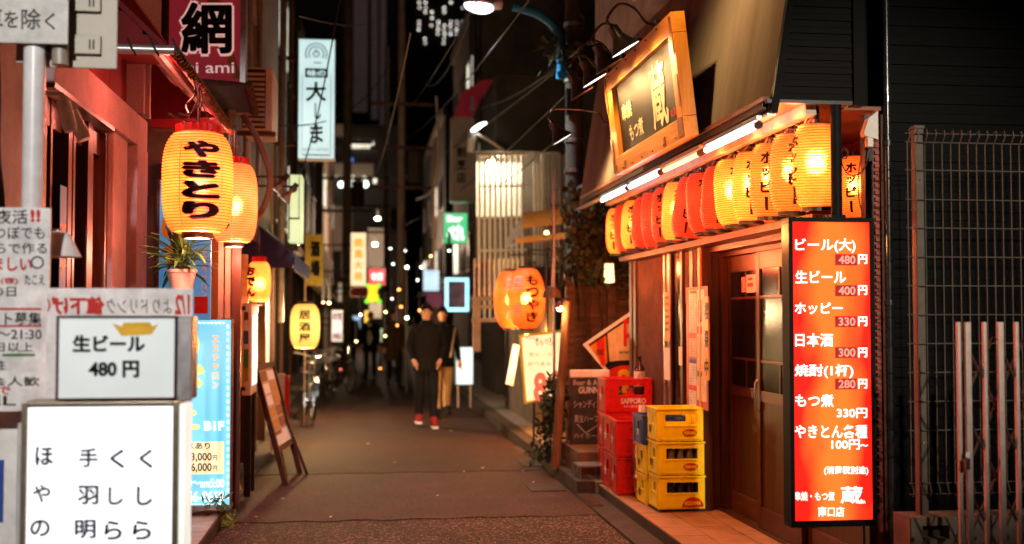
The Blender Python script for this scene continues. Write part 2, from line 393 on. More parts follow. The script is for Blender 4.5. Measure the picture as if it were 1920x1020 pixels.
# lit recess behind the first lantern
P('recess_back', m_trans_, 3.29, 3.32, 6.3, 7.38, 2.13, 2.762); P('recess_end', m_trans_, 2.662, 3.29, 7.39, 7.42, 2.13, 2.762); P('recess_floor', m_woodred_y, 2.662, 3.289, 6.3, 7.38, 2.129, 2.15)
for z in (2.32, 2.66): P('recess_rail', m_woodred_y, 2.662, 3.285, 7.35, 7.389, z, z + .03)
for z in (2.66,): P('recess_rail', m_woodred_y, 3.26, 3.289, 6.3, 7.34, z, z + .03)
sg = MB(); sg.box(cx(1639.5), cx(1650.5), 6.15, 6.165, .1, 2.74)
for i in range(60): sg.box(cx(1641), cx(1649), 6.133, 6.149, .5 + i * .038, .5 + i * .038 + .02)
m_guide = mat('reddened shutter guide', (.30, .05, .03), .4, .1)  # red base colour stands in for red light on the guide
sg.build('shutter_guide', m_guide, shop)
# glossy transom wall above the rail
m_trans = mat('varnished red transom', (.20, .035, .018), .12, nz=(2, .5), coat=1.0)
P('transom', m_trans, 2.635, 2.66, 7.0, 11.0, 2.2, 2.76)
for y in (7.01, 8.0, 9.1, 10.1): P('transom_bar', m_woodred, 2.618, 2.634, y, y + .04, 2.2, 2.76)
P('rail', m_wooddark, 2.50, 2.64, 6.13, 11.0, 2.13, 2.168, bevel=.004)
P('rail_cap', m_wooddark, 2.492, 2.50, 6.13, 11.0, 2.128, 2.172)
P('wall', m_darkwall, 3.33, 6.0, 6.3, 11.2, .1, 2.79)
# recessed door bay: two leaves
DX = 2.80
P('door_header', m_woodred_y, 2.66, 2.86, 6.21, 8.66, 2.09, 2.128)
P('door_header', m_woodred_y, DX - .03, DX + .05, 6.1, 8.66, 2.185 - .13, 2.088)
P('door_sill', m_wooddark, DX - .06, DX + .06, 6.1, 8.66, .1, .118)
P('door_jamb', m_woodred, DX - .05, DX + .06, 8.58, 8.66, .119, 2.05)
def leaf(y0, y1, x, handle):
    d = box_part('sliding_door', m_darkglass, shop, x + .012, x + .02, y0 + .05, y1 - .05, 1.06, 1.98)
    q = lambda n, m, *b: MB().box(*b).build(n, m, d, bevel=.002)
    q('stile', m_woodred, x, x + .034, y0, y0 + .065, .12, 2.05); q('stile', m_woodred, x, x + .034, y1 - .065, y1, .12, 2.05)
    for a, b in ((1.93, 2.05), (1.0, 1.075), (.12, .27)): q('door_rail', m_woodred_y, x + .002, x + .032, y0 + .066, y1 - .066, a, b)
    q('lower_panel', m_woodred, x + .014, x + .024, y0 + .066, y1 - .066, .271, .999)
    for z in (1.72, 1.27): q('muntin', m_woodred_y, x + .003, x + .011, y0 + .066, y1 - .066, z, z + .02)
    for i in range(3):
        y = y0 + .066 + (y1 - y0 - .132) * (i + .5 * (i != 1) * (1 if i == 2 else .4) + .0) / 2.5 + .02
        q('muntin', m_woodred, x + .0035, x + .0115, y, y + .016, 1.291 + .44, 1.929)
        q('muntin', m_woodred, x + .0035, x + .0115, y, y + .016, 1.076, 1.269)
        if i != 1: q('muntin', m_woodred, x + .0035, x + .0115, y, y + .016, 1.291, 1.719)
    hy = y0 + .03 if handle < 0 else y1 - .03
    MB().tube([(x - .004, hy, .93), (x - .022, hy, .95), (x - .022, hy, 1.13), (x - .004, hy, 1.15)], .008, 8).build('handle', m_alu, d, smooth=True)
    return d
leaf(7.82, 8.6, DX, -1); leaf(7.02, 7.83, DX - .038, 1)
leaf(6.2, 7.015, DX, 1)
pn = MB()
pl = lambda u, v: aX(u, v, DX - .002)
d2 = [c for c in KIDS[shop.name] if c.name.startswith('sliding_door')][0]
m_pinkpaper = mat('red and white notice', (.62, .30, .26), .7)
for a, b, c, e in ((1391, 519, 1398, 548), (1400, 514, 1416, 549), (1417, 513, 1427, 547)):
    A, B = pl(a, e), pl(b and c, b); q = MB(); q.box(DX - .004, DX - .001, min(A.y, B.y), max(A.y, B.y), min(A.z, B.z), max(A.z, B.z)); q.build('notice', m_paper if a > 1395 else m_pinkpaper, shop)
q = MB()
for a, b, c, e in ((1404, 520, 1412, 526), (1403, 530, 1413, 538), (1419, 518, 1425, 521), (1419, 524, 1425, 532)):
    A, B = aX(a, e, DX), aX(c, b, DX); q.box(DX - .0062, DX - .0045, min(A.y, B.y), max(A.y, B.y), min(A.z, B.z), max(A.z, B.z))
q.build('notice_print', m_red, shop)
# the return wall between door and window bay, front pillar
BX = 2.61
P('return_panel', m_wooddark, BX + .08, 2.86, 8.67, 8.70, .1, 2.128)
P('pillar', m_wooddark, BX - .005, BX + .075, 8.62, 8.74, .1, 2.128, bevel=.004)
P('pillar_trim', m_woodorange_z, BX - .02, BX - .006, 8.625, 8.655, .1, 2.128)
# window bay
for y, wd in ((9.16, .06), (9.56, .09), (9.72, .03), (10.78, .1)): P('window_post', m_wooddark if wd > .05 else m_alu, BX - .01, BX + .05, y, y + wd, .35, 2.128, bevel=.003)
P('window_post', m_alu, BX - .018, BX - .002, 9.535, 9.559, .35, 2.128)
P('window_sill', m_wooddark, BX - .03, BX + .06, 8.75, 10.9, .30, .349)
P('dado', m_wooddark, BX, BX + .05, 8.75, 10.9, .1, .299)
P('end_wall', m_wooddark, BX - .02, 3.6, 10.9, 11.0, .1, 2.76)
for a, b in ((8.745, 9.155), (9.225, 9.555), (9.755, 10.775)):
    wpn = P('window', m_darkglass, BX + .018, BX + .026, a, b, .35, 2.127)
m_curt = mat('brown curtain', (.10, .045, .035), .9, nz=(4, .5))
cu = MB(); N = 90
cu.add([(BX + .012 + .005 * math.sin(i * .9), 9.80 + .96 * i / N, z) for i in range(N + 1) for z in (.36, 2.12)], [(2 * i, 2 * i + 2, 2 * i + 3, 2 * i + 1) for i in range(N)])
cu.build('curtain', m_curt, shop, smooth=True)
# noren-like drape strips inside the near pane
for y, m in ((8.8, m_curt), (8.92, m_wooddark), (9.04, m_curt)): P('inner_drape', m, BX + .008, BX + .014, y, y + .09, 1.7, 2.12)
# menu posters stuck on the window
m_menured = mat('menu sheet red', (.42, .06, .03), .5); m_menuc = mat('menu strip cream', (.66, .54, .34), .6); m_menuw = mat('menu strip white', (.66, .64, .58), .6)
m_green = mat('green print', (.05, .22, .06), .6); m_bluepr = mat('blue print', (.03, .08, .35), .6)
mp = thing('menu_poster', 'red bordered menu poster with columns of dishes on the shop window', 'poster', (BX, 8.95, 1.2))
FX = BX - .012
pX = lambda dx: (lambda u, v: aX(u, v, FX - dx))
def rX(mb, dx, u0, v0, u1, v1, th=.0015):
    A = aX(u0, v1, FX - dx); B = aX(u1, v0, FX - dx)
    C1 = aX(u0, v0, FX - dx); D1 = aX(u1, v1, FX - dx)
    za = (A.z + D1.z) / 2; zb_ = (B.z + C1.z) / 2
    return mb.box(FX - dx - th, FX - dx, min(A.y, B.y), max(A.y, B.y), za, zb_)
rX(MB(), 0, 1288, 538, 1327, 765).build('sheet', m_menured, mp)
rX(rX(MB(), .002, 1292.5, 544, 1305.5, 624), .002, 1307, 543, 1320, 612).build('strip', m_menuw, mp)
rX(rX(rX(MB(), .002, 1292.5, 634, 1305.5, 670), .002, 1307, 626, 1320, 696), .002, 1307, 700, 1325, 752).build('strip', m_menuc, mp)
rX(rX(MB(), .002, 1292.5, 680, 1305.5, 722), .002, 1292.5, 732, 1305.5, 762).build('strip', m_menuw, mp)
rX(rX(MB(), .004, 1293, 544.5, 1305, 551), .004, 1307.5, 699, 1320, 706).build('heading', m_green, mp)
rX(MB(), .004, 1293, 674, 1305, 681).build('heading', m_bluepr, mp)
rX(MB(), .004, 1293, 722, 1305, 730).build('heading', m_red, mp)
tl = MB()
for i in range(40):
    v = 555 + i * 5.1
    if 672 < v < 683 or 720 < v < 732: continue
    fpx(tl, rnd.choice(('もつ煮 三三〇', '冷やっこ 二八〇', '枝豆 三〇〇', '串焼 一〇〇', 'ポテト 三五〇', '煮込み 三八〇')), 1294, v, 1294 + rnd.uniform(9, 11), v + 2.6, pX(.0042), .0)
    if v > 630: fpx(tl, rnd.choice(('やきとん', 'ハラミ 一二〇', 'レバー 一〇〇')), 1308.5, v + 2, 1308.5 + rnd.uniform(8, 11), v + 4.6, pX(.0042), .0)
fpx(tl, '龍馬', 1309, 558, 1319, 606, pX(.0042), .03)
tl.build('lettering', m_black, mp)
hb = thing('hanging_board', 'narrow orange wooden board with black brush writing hung beside the menu poster', 'sign', (BX, 8.85, 1.3))
rX(MB(), .02, 1319.5, 556, 1330, 712, .012).build('board', m_woodorange_z, hb)
t = MB()
for c, a, b in (('櫻', 566, 600), ('祭', 618, 652), ('中', 672, 704)): fpx(t, c, 1321, a, 1328.5, b, pX(.0335), .03)
t.build('lettering', m_black, hb)
np_ = thing('flyer', 'narrow yellow topped flyer and white sheets taped to the window post', 'poster', (BX, 9.7, 1.2))
rX(MB(), .01, 1246, 548, 1256, 640).build('sheet', mat('yellow flyer', (.62, .40, .12), .6, c2=(.5, .2, .12), nz=(8, .5)), np_)
rX(MB(), .01, 1246, 652, 1256, 712).build('sheet', m_paper, np_)
t = MB()
for i in range(6): fpx(t, rnd.choice(('宴会', '飲放', '営業中')), 1247, 555 + i * 12, 1255, 561 + i * 12, pX(.0125), .02)
t.build('lettering', m_black, np_)
np2 = thing('flyer', 'small white handwritten note behind the window post', 'poster', (BX, 9.4, 1.0))
rX(MB(), .012, 1273, 650, 1279, 685).build('sheet', m_paper, np2)

# side wall with its own boards, drainpipe
side = thing('side_wall', 'black ribbed metal side wall behind the mesh fence', 'wall', (3.5, 6.2, 0))
box_part('backing', m_siding, side, 2.915, 9.0, 6.215, 6.29, 0, 7.0)
for i in range(100):
    z = .3 + i * .056
    MB().box(2.92, 9.0, 6.2 - .008 * (i % 2), 6.214, z, z + .053).build('siding_board', m_siding, side)
dp = thing('drainpipe', 'glossy dark drainpipe running down the corner beside the price sign', 'pipe', (2.76, 6.12, 0))
m_pipe = mat('dark pipe enamel', (.03, .032, .036), .22, .3, coat=.4)
x = aY(1668, 600, 6.12).x
MB().tube([(x, 6.12, .05), (x, 6.12, 1.53), (x, 6.12, 6)], .021, 14).build('pipe', m_pipe, dp, smooth=True)
for z in (1.66, 2.56, .45, 3.6): MB().tube([(x, 6.12, z), (x, 6.12, z + .03)], .025, 14).build('pipe_collar', m_blackmetal, dp)

# junction box and its cable
jb = thing('junction_box', 'pale grey junction box with black cable loops on the shop corner', 'electrical box', (2.66, 6.1, 2.4))
B = aY(1627, 296, 6.1); T = aY(1641, 210, 6.1)
g = MB(); g.prism([(B.x - .035, 6.065, B.z + .14), (B.x - .005, 6.065, B.z + .22), (T.x, 6.065, T.z), (T.x, 6.065, B.z + .1), (B.x - .03, 6.065, B.z + .12)], (0, .055, 0)); g.build('cover', m_white, jb)
MB().box(B.x - .012, B.x + .02, 6.07, 6.11, B.z + .06, B.z + .12).build('socket', m_white, jb)
q = lambda u, v: aY(u, v, 6.09)
def curve(pts, n=8):
    pts = [V(p) for p in pts]; out = []
    for i in range(len(pts) - 1):
        p0 = pts[max(i - 1, 0)]; p1 = pts[i]; p2 = pts[i + 1]; p3 = pts[min(i + 2, len(pts) - 1)]
        for k in range(n):
            t = k / n
            out.append(.5 * ((2 * p1) + (p2 - p0) * t + (2 * p0 - 5 * p1 + 4 * p2 - p3) * t * t + (3 * p1 - p0 - 3 * p2 + p3) * t ** 3))
    return out + [pts[-1]]
MB().tube(curve([q(1622, 255), q(1615, 290), q(1609, 335), q(1611, 375), q(1618, 405)]), .004, 6).build('cord', m_cable, jb, smooth=True)
MB().tube(curve([q(1634, 262), q(1628, 300), q(1612, 325), q(1593, 328), q(1580, 310), q(1578, 285), q(1584, 278), q(1590, 286), q(1586, 297), q(1578, 296)]), .004, 6).build('cord', m_cable, jb, smooth=True)

# ------------------------------------------------------------------ illuminated price sign
ps = thing('price_sign', 'tall red backlit price board hung on a black pole by the doorway', 'sign', (2.46, 5.91, .49))
Y0 = 5.86
x0, z0 = aY(1484, 988, Y0).x, aY(1484, 990, Y0).z
x1, z1 = aY(1639, 405, Y0).x, aY(1484, 407, Y0).z
fw = .024
g = MB(); g.box(x0, x1, Y0, Y0 + .11, z0, z0 + fw + .01); g.box(x0, x1, Y0, Y0 + .11, z1 - fw, z1)
g.box(x0, x0 + fw, Y0, Y0 + .11, z0 + fw + .011, z1 - fw - .001); g.box(x1 - fw, x1, Y0, Y0 + .11, z0 + fw + .011, z1 - fw - .001)
g.build('frame', m_frame, ps, bevel=.003)
MB().box(x0 + .005, x1 - .005, Y0 + .112, Y0 + .12, z0, z1).build('back', m_frame, ps)
m_price = glow('price board face', (3.4, .26, .030), 1.0, (2.6, .020, .010), nz=(2.1, 1), stretch=(1.5, 1, .8), base=(.12, .006, .005), rough=.7)
m_price.node_tree.nodes['Principled BSDF'].inputs['Specular IOR Level'].default_value = .08
tp_ = m_price.node_tree; sx_ = tp_.nodes.new('ShaderNodeSeparateXYZ'); tp_.links.new([n for n in tp_.nodes if n.type == 'TEX_COORD'][0].outputs['Object'], sx_.inputs[0])
# a single tube runs up the middle of the box: the sheet is hottest along it
d1 = tp_.nodes.new('ShaderNodeMath'); d1.operation = 'SUBTRACT'; d1.inputs[1].default_value = (x0 + x1) / 2 - 2.46; tp_.links.new(sx_.outputs[0], d1.inputs[0])
d2_ = tp_.nodes.new('ShaderNodeMath'); d2_.operation = 'ABSOLUTE'; tp_.links.new(d1.outputs[0], d2_.inputs[0])
d3 = tp_.nodes.new('ShaderNodeMapRange'); d3.inputs[1].default_value = .02; d3.inputs[2].default_value = .20; d3.inputs[3].default_value = .24; d3.inputs[4].default_value = -.22; tp_.links.new(d2_.outputs[0], d3.inputs[0])
d4 = tp_.nodes.new('ShaderNodeMath'); d4.operation = 'ADD'; tp_.links.new([n for n in tp_.nodes if n.type == 'TEX_NOISE'][0].outputs[0], d4.inputs[0]); tp_.links.new(d3.outputs[0], d4.inputs[1])
tp_.links.new(d4.outputs[0], [n for n in tp_.nodes if n.type == 'VALTORGB'][0].inputs[0])
MB().box(x0 + fw, x1 - fw, Y0 + .012, Y0 + .02, z0 + fw, z1 - fw).build('face', m_price, ps)
m_lit = glow('lit white letter', (1.6, 1.45, 1.3), 1.0, base=(.8, .8, .8))
m_patch = mat('dark red price patch', (.16, .004, .004), .6)
m_patch = glow('dark red price patch', (.42, .006, .004), 1.0, base=(.1, .004, .004), rough=.7)
m_patchnum = glow('amber price figure', (.80, .055, .01), 1.0)
pY = lambda dy: (lambda u, v: aY(u, v, Y0 - dy + .012))
t = MB()
for s, a, b, c, d in (('ビール(大)', 1491, 447, 1604, 474), ('生ビール', 1491, 507, 1586, 531), ('ホッピー', 1490, 567, 1580, 589), ('日本酒', 1491, 625, 1562, 650), ('焼酎(1杯)', 1490, 683, 1600, 709),
                      ('もつ煮', 1491, 739, 1563, 763), ('330円', 1569, 765, 1626, 784), ('やきとん各種', 1490, 796, 1626, 822), ('100円~', 1559, 824, 1627, 843), ('(消費税別途)', 1545, 874, 1628, 891),
                      ('串焼・もつ煮', 1490, 922, 1565, 939), ('蔵', 1576, 912, 1618, 944), ('KURA', 1605, 938, 1623, 944), ('南口店', 1534, 950, 1583, 969)):
    fpx(t, s, a, b, c, d, pY(.0025), .019)
for v in (486, 544, 602.5, 661, 719.5): fpx(t, '円', 1609, v - 9, 1626, v + 9, pY(.0025), .03)
t.build('lettering', m_lit, ps)
def MB_one(src, k, nv=8, nf=6):
    o = MB(); o.v = src.v[k * nv:(k + 1) * nv]; o.f = [[i - k * nv for i in f] for f in src.f[k * nf:(k + 1) * nf]]; o.m = [0] * nf
    return o
t = MB(); tn = MB()
for v, s in ((487, '480'), (545, '400'), (603, '330'), (661, '300'), (720, '280')):
    A, Bp = aY(1566, v + 10.5, Y0 + .0095), aY(1607, v - 10.5, Y0 + .0095); t.box(A.x, Bp.x, Y0 + .0095, Y0 + .0118, A.z, Bp.z)
    fpx(tn, s, 1572, v - 8, 1604, v + 8, pY(.004), .03)
[MB_one(t, k).build('price_patch', m_patch, ps) for k in range(5)]; tn.build('price_figure', m_patchnum, ps)
xm = aY(1568, 300, 5.915).x
MB().tube([(xm, 5.915, z1), (xm, 5.915, 2.744)], .03, 14).build('hanging_pole', m_frame, ps, smooth=True)
MB().box(xm - .04, xm + .04, 5.89, 5.94, z1, z1 + .02).build('bracket', m_frame, ps)

# ------------------------------------------------------------------ fluorescent tubes under the fascia
m_tubeW = glow('cold tube glass', (2.6, 2.7, 3.1), 5, (2.5, 2.65, 3.1)); m_tubeB = glow('blue white tube glass', (1.5, 2.6, 3.4), 4.0, (1.4, 2.5, 3.4)); m_tubeY = glow('warm dim tube glass', (2.6, 1.5, .75), .8, (2.4, 1.4, .7))
for (ua, ub, m, l) in ((1424, 1322, m_tubeW, 'bright cold white fluorescent tube nearest the price sign'), (1315, 1244, m_tubeY, 'dim warm fluorescent tube below the corner of the framed sign'),
                       (1239, 1180, m_tubeB, 'bluish fluorescent tube under the middle of the framed sign'), (1177, 1128, m_tubeB, 'bluish fluorescent tube at the far end of the fascia')):
    ya, yb = aX(ua, 300, 2.1).y, aX(ub, 300, 2.1).y
    tt = thing('fluorescent_tube', l, 'lamp', (2.1, (ya + yb) / 2, 2.63), 0, 'fluorescent tubes under the fascia')
    MB().tube([(2.1, ya + .03, 2.622), (2.1, yb - .03, 2.622)], .017, 12).build('glass_tube', m, tt, smooth=True)
    for y in (ya, yb - .03): MB().tube([(2.1, y, 2.622), (2.1, y + .03, 2.622)], .022, 12).build('end_cap', m_rust, tt)
    MB().box(2.085, 2.115, ya, yb, 2.648, 2.672).build('batten', m_steel, tt)

# ------------------------------------------------------------------ framed shop sign, tilted out
sgn = thing('framed_sign', 'big orange timber framed dark sign with cream brush character above the lanterns', 'sign', (2.05, 7.9, 2.72))
ya, yb = 6.92, 8.92
ox, oz = 2.02, 2.72
up = V((-.083, 0, .72)).normalized(); nrm = V((-up.z, 0, up.x)); Hs = .79
def sp(y, h, d=0): return V((ox, y, oz)) + up * h + nrm * d           # y along the street, h up the face, d out of it
def slab(name, m, ya_, yb_, ha, hb, da, db, bev=.003):
    return MB().hexa([sp(ya_, ha, da), sp(yb_, ha, da), sp(yb_, ha, db), sp(ya_, ha, db), sp(ya_, hb, da), sp(yb_, hb, da), sp(yb_, hb, db), sp(ya_, hb, db)]).build(name, m, sgn, bevel=bev)
fwd = .13
slab('frame_bar', m_woodorange, ya, yb, 0, fwd, -.06, .03); slab('frame_bar', m_woodorange, ya, yb, Hs - fwd, Hs, -.06, .03)
slab('frame_bar', m_woodorange_z, ya, ya + fwd, fwd + .002, Hs - fwd - .002, -.06, .0285); slab('frame_bar', m_woodorange_z, yb - fwd * 1.5, yb, fwd + .002, Hs - fwd - .002, -.06, .0285)
m_board = mat('dark sign board', (.024, .018, .014), .5, nz=(2, .3)); m_board.node_tree.nodes['Principled BSDF'].inputs['Specular IOR Level'].default_value = .12
slab('board', m_board, ya + fwd, yb - fwd * 1.5, fwd, Hs - fwd, -.06, -.01, 0)
m_brkt = mat('copper corner strap', (.36, .12, .045), .45, .3)
for yy, hh, wy, wh in ((ya + .02, .02, .1, .11), (yb - .10, .02, .1, .05), (yb - .05, .02, .05, .26), (ya + .01, .2, .03, .2), (ya + .45, .0, .05, .07), (yb - .4, .0, .05, .07), (ya + .02, Hs - .26, .04, .24), (yb - .05, Hs - .3, .05, .28)):
    slab('strap', m_brkt, yy, yy + wy, hh, hh + wh, .031, .036, 0)
m_cream_l = mat('cream brush letter', (.55, .46, .28), .6)
def sfit(mb, s, yfar, h0, ynear, h1, bold): return fit(mb, s, sp(yfar, h0, -.007), sp(ynear, h0) - sp(yfar, h0), sp(yfar, h1) - sp(yfar, h0), bold)
t = MB(); sfit(t, '蔵', 7.74, .16, 7.34, .60, .02)
sfit(t, '串焼', 8.60, .37, 8.30, .50, .03); sfit(t, 'もつ煮', 8.44, .19, 8.02, .32, .03); t.build('lettering', m_cream_l, sgn)
t = MB(); sfit(t, 'KURA', 7.30, .18, 7.12, .23, .03); t.build('lettering', m_red, sgn)
for i in range(14):
    y = ya + .03 + (yb - ya - .06) * i / 13
    MB().ball(sp(y, .02 if i % 2 else Hs - .03, .038), .007, 8).build('nail_head', m_blackmetal, sgn)

# gooseneck lamps over it
m_lampglow = glow('lamp mouth', (4, 3.6, 3.2), 1.0)
def gooseneck(y, label, lit, x=1.70, z=3.41, mx=1.94, mz=3.54):
    L = thing('gooseneck_lamp', label, 'lamp', (mx, y, mz), 0, 'gooseneck lamps over the framed sign')
    MB().tube([(mx + .02, y, mz), (mx - .015, y, mz)], .04, 14).build('wall_plate', m_blackmetal, L, smooth=True)
    ax = V((.52, 0, -.85)).normalized(); rot = V((0, 0, 1)).rotation_difference(-ax).to_matrix()
    top = V((x, y, z)) - ax * .11
    MB().tube(curve([(mx - .01, y, mz), (mx - .08, y, mz + .02), (mx - .16, y, mz + .11), (x - .02, y, mz + .13), (x - .10, y, z + .16), top - ax * .01]), .0095, 8).build('arm', m_blackmetal, L, smooth=True)
    MB().lathe([(.02, .135), (.036, .125), (.04, .06), (.055, .03), (.105, -.045), (.112, -.05), (.106, -.048), (.052, .026), (.03, .055)], 24, (x, y, z), rot).build('shade', m_blackmetal, L, smooth=True)
    if lit >= 1 and lit < 2:
        MB().lathe([(.0005, -.044), (.05, -.045), (.102, -.046)], 20, (x, y, z), rot).build('bulb', m_lampglow, L)
    if lit:
        ld = bpy.data.lights.new('lamp_light', 'SPOT'); ld.energy = 44 * lit; ld.color = (1, .58, .22); ld.spot_size = rad(150); ld.spot_blend = .8; ld.shadow_soft_size = .04
        lo = bpy.data.objects.new('lamp_light', ld); COL.objects.link(lo); lo.location = V((x, y, z)) + ax * .075 - V(L.location)
        lo.rotation_euler = V((0, 0, -1)).rotation_difference((ax + V((.12, -.25, 0))).normalized()).to_euler(); lo.parent = L
    return L
gooseneck(7.40, 'nearest gooseneck lamp with bright mouth above the framed sign', 1)
gooseneck(7.92, 'second gooseneck lamp of the row above the framed sign', .7)
gooseneck(8.42, 'third gooseneck lamp of the row with glowing mouth', 1)
gooseneck(8.92, 'fourth gooseneck lamp at the far corner of the framed sign', .6)
gooseneck(6.45, 'gooseneck lamp past the near end of the framed sign, lighting the fluted fascia', 3.0, 1.35, 4.15, 2.36, 4.3)
gooseneck(9.95, 'farthest gooseneck lamp hanging lower beyond the framed sign', 1.6, 1.72, 3.2, 2.2, 3.3)

# framed poster on the upper wall
fp = thing('wall_poster', 'white framed bright poster on the wall above the gooseneck lamps', 'poster', (2.5, 10.6, 4.4))
P('upper_pier', m_greywall, 2.30, 2.54, 8.4, 11.2, 4.1, 6.5)
pa, pb_ = aX(1228, 0, 2.28), aX(1188, 88, 2.28)
MB().box(2.27, 2.295, pa.y, pb_.y, 4.28, 5.2).build('frame', m_white, fp)
MB().box(2.262, 2.268, pa.y + .07, pb_.y - .07, 4.36, 5.12).build('print', mat('poster print', (.6, .4, .12), .5, c2=(.5, .5, .45), nz=(5, 1)), fp)

# ------------------------------------------------------------------ hoppy lanterns
def spill(name, p, e, c, T, soft=.06):
    # light falling out of a lantern's open mouth
    ld = bpy.data.lights.new(name, 'POINT'); ld.energy = e; ld.color = c; ld.shadow_soft_size = soft
    o = bpy.data.objects.new(name, ld); COL.objects.link(o); o.location = p
    o.parent = T; M = Matrix.Translation(T.location) @ T.rotation_euler.to_matrix().to_4x4(); o.matrix_parent_inverse = M.inverted()
    return o
def lantern_profile(R, H, ribs, bulge=.5, rib=.004, neck=.62, ex=3.2, ey=.62):
    out = []; n = ribs * 2
    for i in range(n + 1):
        t = i / n; s = abs(2 * t - 1)
        r = R * (neck + (1 - neck) * (1 - s ** ex) ** ey)
        out.append((r + (rib if i % 2 else -rib) * (.3 + .7 * r / R), H * (t - .5)))
    return out
def prof_r(prof, z):
    for (ra, za), (rb_, zb_) in zip(prof, prof[1:]):
        if za <= z <= zb_: return ra + (rb_ - ra) * (z - za) / max(1e-6, zb_ - za)
    return prof[0][0]
def wrap(mb, s, prof, th, zc, w, h, bold=.04, rot=0, lift=.006, sub=7):
    vs, fs, x0, x1, y0, y1 = glyph(s, bold, sub); R0 = max(r for r, z in prof)
    out = []
    for a, b, l in vs:
        i = (a - x0) / (x1 - x0) - .5; j = (b - y0) / (y1 - y0) - .5
        if rot: i, j = j, -i
        z = zc + j * h; r = prof_r(prof, z); an = th + i * w / R0
        rr = r + lift + l * .0003
        out.append((rr * math.cos(an), rr * math.sin(an), z))
    return mb.add(out, fs)
def hoops(prof, n, w=.0013, seg=36):
    b = MB()
    for i in range(1, len(prof), 2):
        r, z = prof[i]; b.lathe([(r + .0012, z - w), (r + .002, z), (r + .0012, z + w)], seg)
    return b
m_hoop = mat('bamboo hoop behind oiled paper', (.22, .06, .012), .6)
LR, LH = .128, .46
lp = lantern_profile(LR, LH, 30)
lam = MB().lathe(lp, 40)
tx = MB()
for th in (0, 2.1, 4.2):
    for s, zc, w, h, ro in (('ホ', .135, .085, .075, 0), ('ッ', .045, .06, .05, 0), ('ピ', -.045, .075, .075, 0), ('ー', -.15, .022, .085, 1)):
        if ro: wrap(tx, s, lp, th, zc, .022, .085, .035, 1, sub=5)
        else: wrap(tx, s, lp, th, zc, w, h, .045)
pap_y = lantern_paper('yellow lantern paper', (3.6, .60, .07), (3.2, .45, .04), .9, .24)
pap_o = lantern_paper('amber lantern paper', (3.2, .34, .035), (2.8, .25, .025), .85, .2)
pap_r = lantern_paper('red lantern paper', (1.15, .070, .014), (.95, .045, .010), .8, .05)
m_ink = mat('lantern ink', (.02, .006, .005), .6)
m_bulb = glow('lantern bulb', (60, 34, 9), 1.0)
def hoppy(y, pm, label, bulb, tilt, spin):
    T = thing('hoppy_lantern', label, 'paper lantern', (2.5, y, 2.435), spin, 'hoppy lanterns along the shop front')
    T.rotation_euler = (tilt[0], tilt[1], spin)
    if not HP:
        HP['paper'] = lam.build('paper_shade', pm, None, smooth=True, local=True)
        HP['hoops'] = hoops(lp, 30).build('hoops', m_hoop, None, local=True)
        HP['ink'] = tx.build('lettering', m_ink, None, local=True)
        c = MB().lathe([(.06, .235), (.082, .23), (.082, .222), (.03, .238)], 20); c.lathe([(.0, .262), (.02, .26), (.022, .235)], 10); HP['cap'] = c.build('top_cap', m_blackmetal, None, local=True)
        HP['base'] = MB().lathe([(.08, -.222), (.084, -.226), (.084, -.25), (.07, -.25), (.07, -.225)], 20).build('bottom_ring', m_blackmetal, None, local=True)
        HP['bulb'] = MB().ball((0, 0, .02), .046, 14).build('bulb', m_bulb, None, local=True)
        hw = MB()
        for sx in (-1, 1): hw.tube(curve([(sx * .078, 0, .226), (sx * .06, 0, .262), (sx * .02, 0, .285), (0, 0, .282)], 4), .003, 5)
        HP['hanger'] = hw.build('hanger', m_steel, None, local=True)
        first = True
    else: first = False
    for kx in ('paper', 'hoops', 'ink', 'cap', 'base', 'bulb', 'hanger'):
        if kx == 'bulb' and not bulb: continue
        if first: o = HP[kx]
        else: o = HP[kx].copy(); COL.objects.link(o)
        o.parent = T; KIDS.setdefault(T.name, []).append(o)
        if kx == 'paper' and not first:
            o.material_slots[0].link = 'OBJECT'; o.material_slots[0].material = pm
    spill('lantern_light', (2.20, y - .03, 2.05), {pap_y: 18, pap_o: 13, pap_r: 13}[pm], {pap_y: (1, .32, .07), pap_o: (1, .24, .05), pap_r: (1, .06, .025)}[pm], T)
    if lab[0] == label or lab[1] == label or lab[2] == label or lab[4] == label: spill('lantern_light', (2.37, y - .02, 2.66), 6, (1, .17, .04), T)
    return T
HP = {}
cols = 'YOOYYRRRYRRRYRY'
lab = {0: 'largest looking yellow lantern, bulb showing, partly behind the price sign pole', 1: 'amber lantern just past the bright yellow one at the price sign', 2: 'amber lantern third from the price sign, squeezed between neighbours',
       3: 'yellow lantern fourth from the price sign with a bright spot', 4: 'bright yellow lantern over the left edge of the sliding door', 5: 'deep red lantern next to the bright yellow one above the pillar',
       6: 'deep red lantern over the menu poster', 7: 'tilted red lantern hanging low over the menu poster', 8: 'slim yellow lantern between two red ones in the middle of the row',
       9: 'pinkish red lantern just beyond the slim yellow one', 10: 'red lantern leaning over the window post', 11: 'dull red lantern half hidden beside the far yellow one', 12: 'yellow lantern second yellow from the far end',
       13: 'red lantern squeezed between the two farthest yellow ones', 14: 'farthest yellow lantern at the end of the shop front row'}
for i, c in enumerate(cols):
    u = 680 + 1 / (.001176 + i * .0000648)
    y = aX(u, 350, 2.5).y
    tl_ = (rnd.uniform(-.08, .08), rnd.uniform(-.07, .07))
    if i == 7: tl_ = (-.16, .10)
    if i == 10: tl_ = (.05, .13)
    o_ = hoppy(y, {'Y': pap_y, 'O': pap_o, 'R': pap_r}[c], lab[i], c in 'YO', tl_, (.95 if i == 0 else rnd.uniform(-.4, .4)) - 1.95)
    if i: o_.scale = (rnd.uniform(.93, 1.05), rnd.uniform(.93, 1.05), rnd.uniform(.96, 1.02))
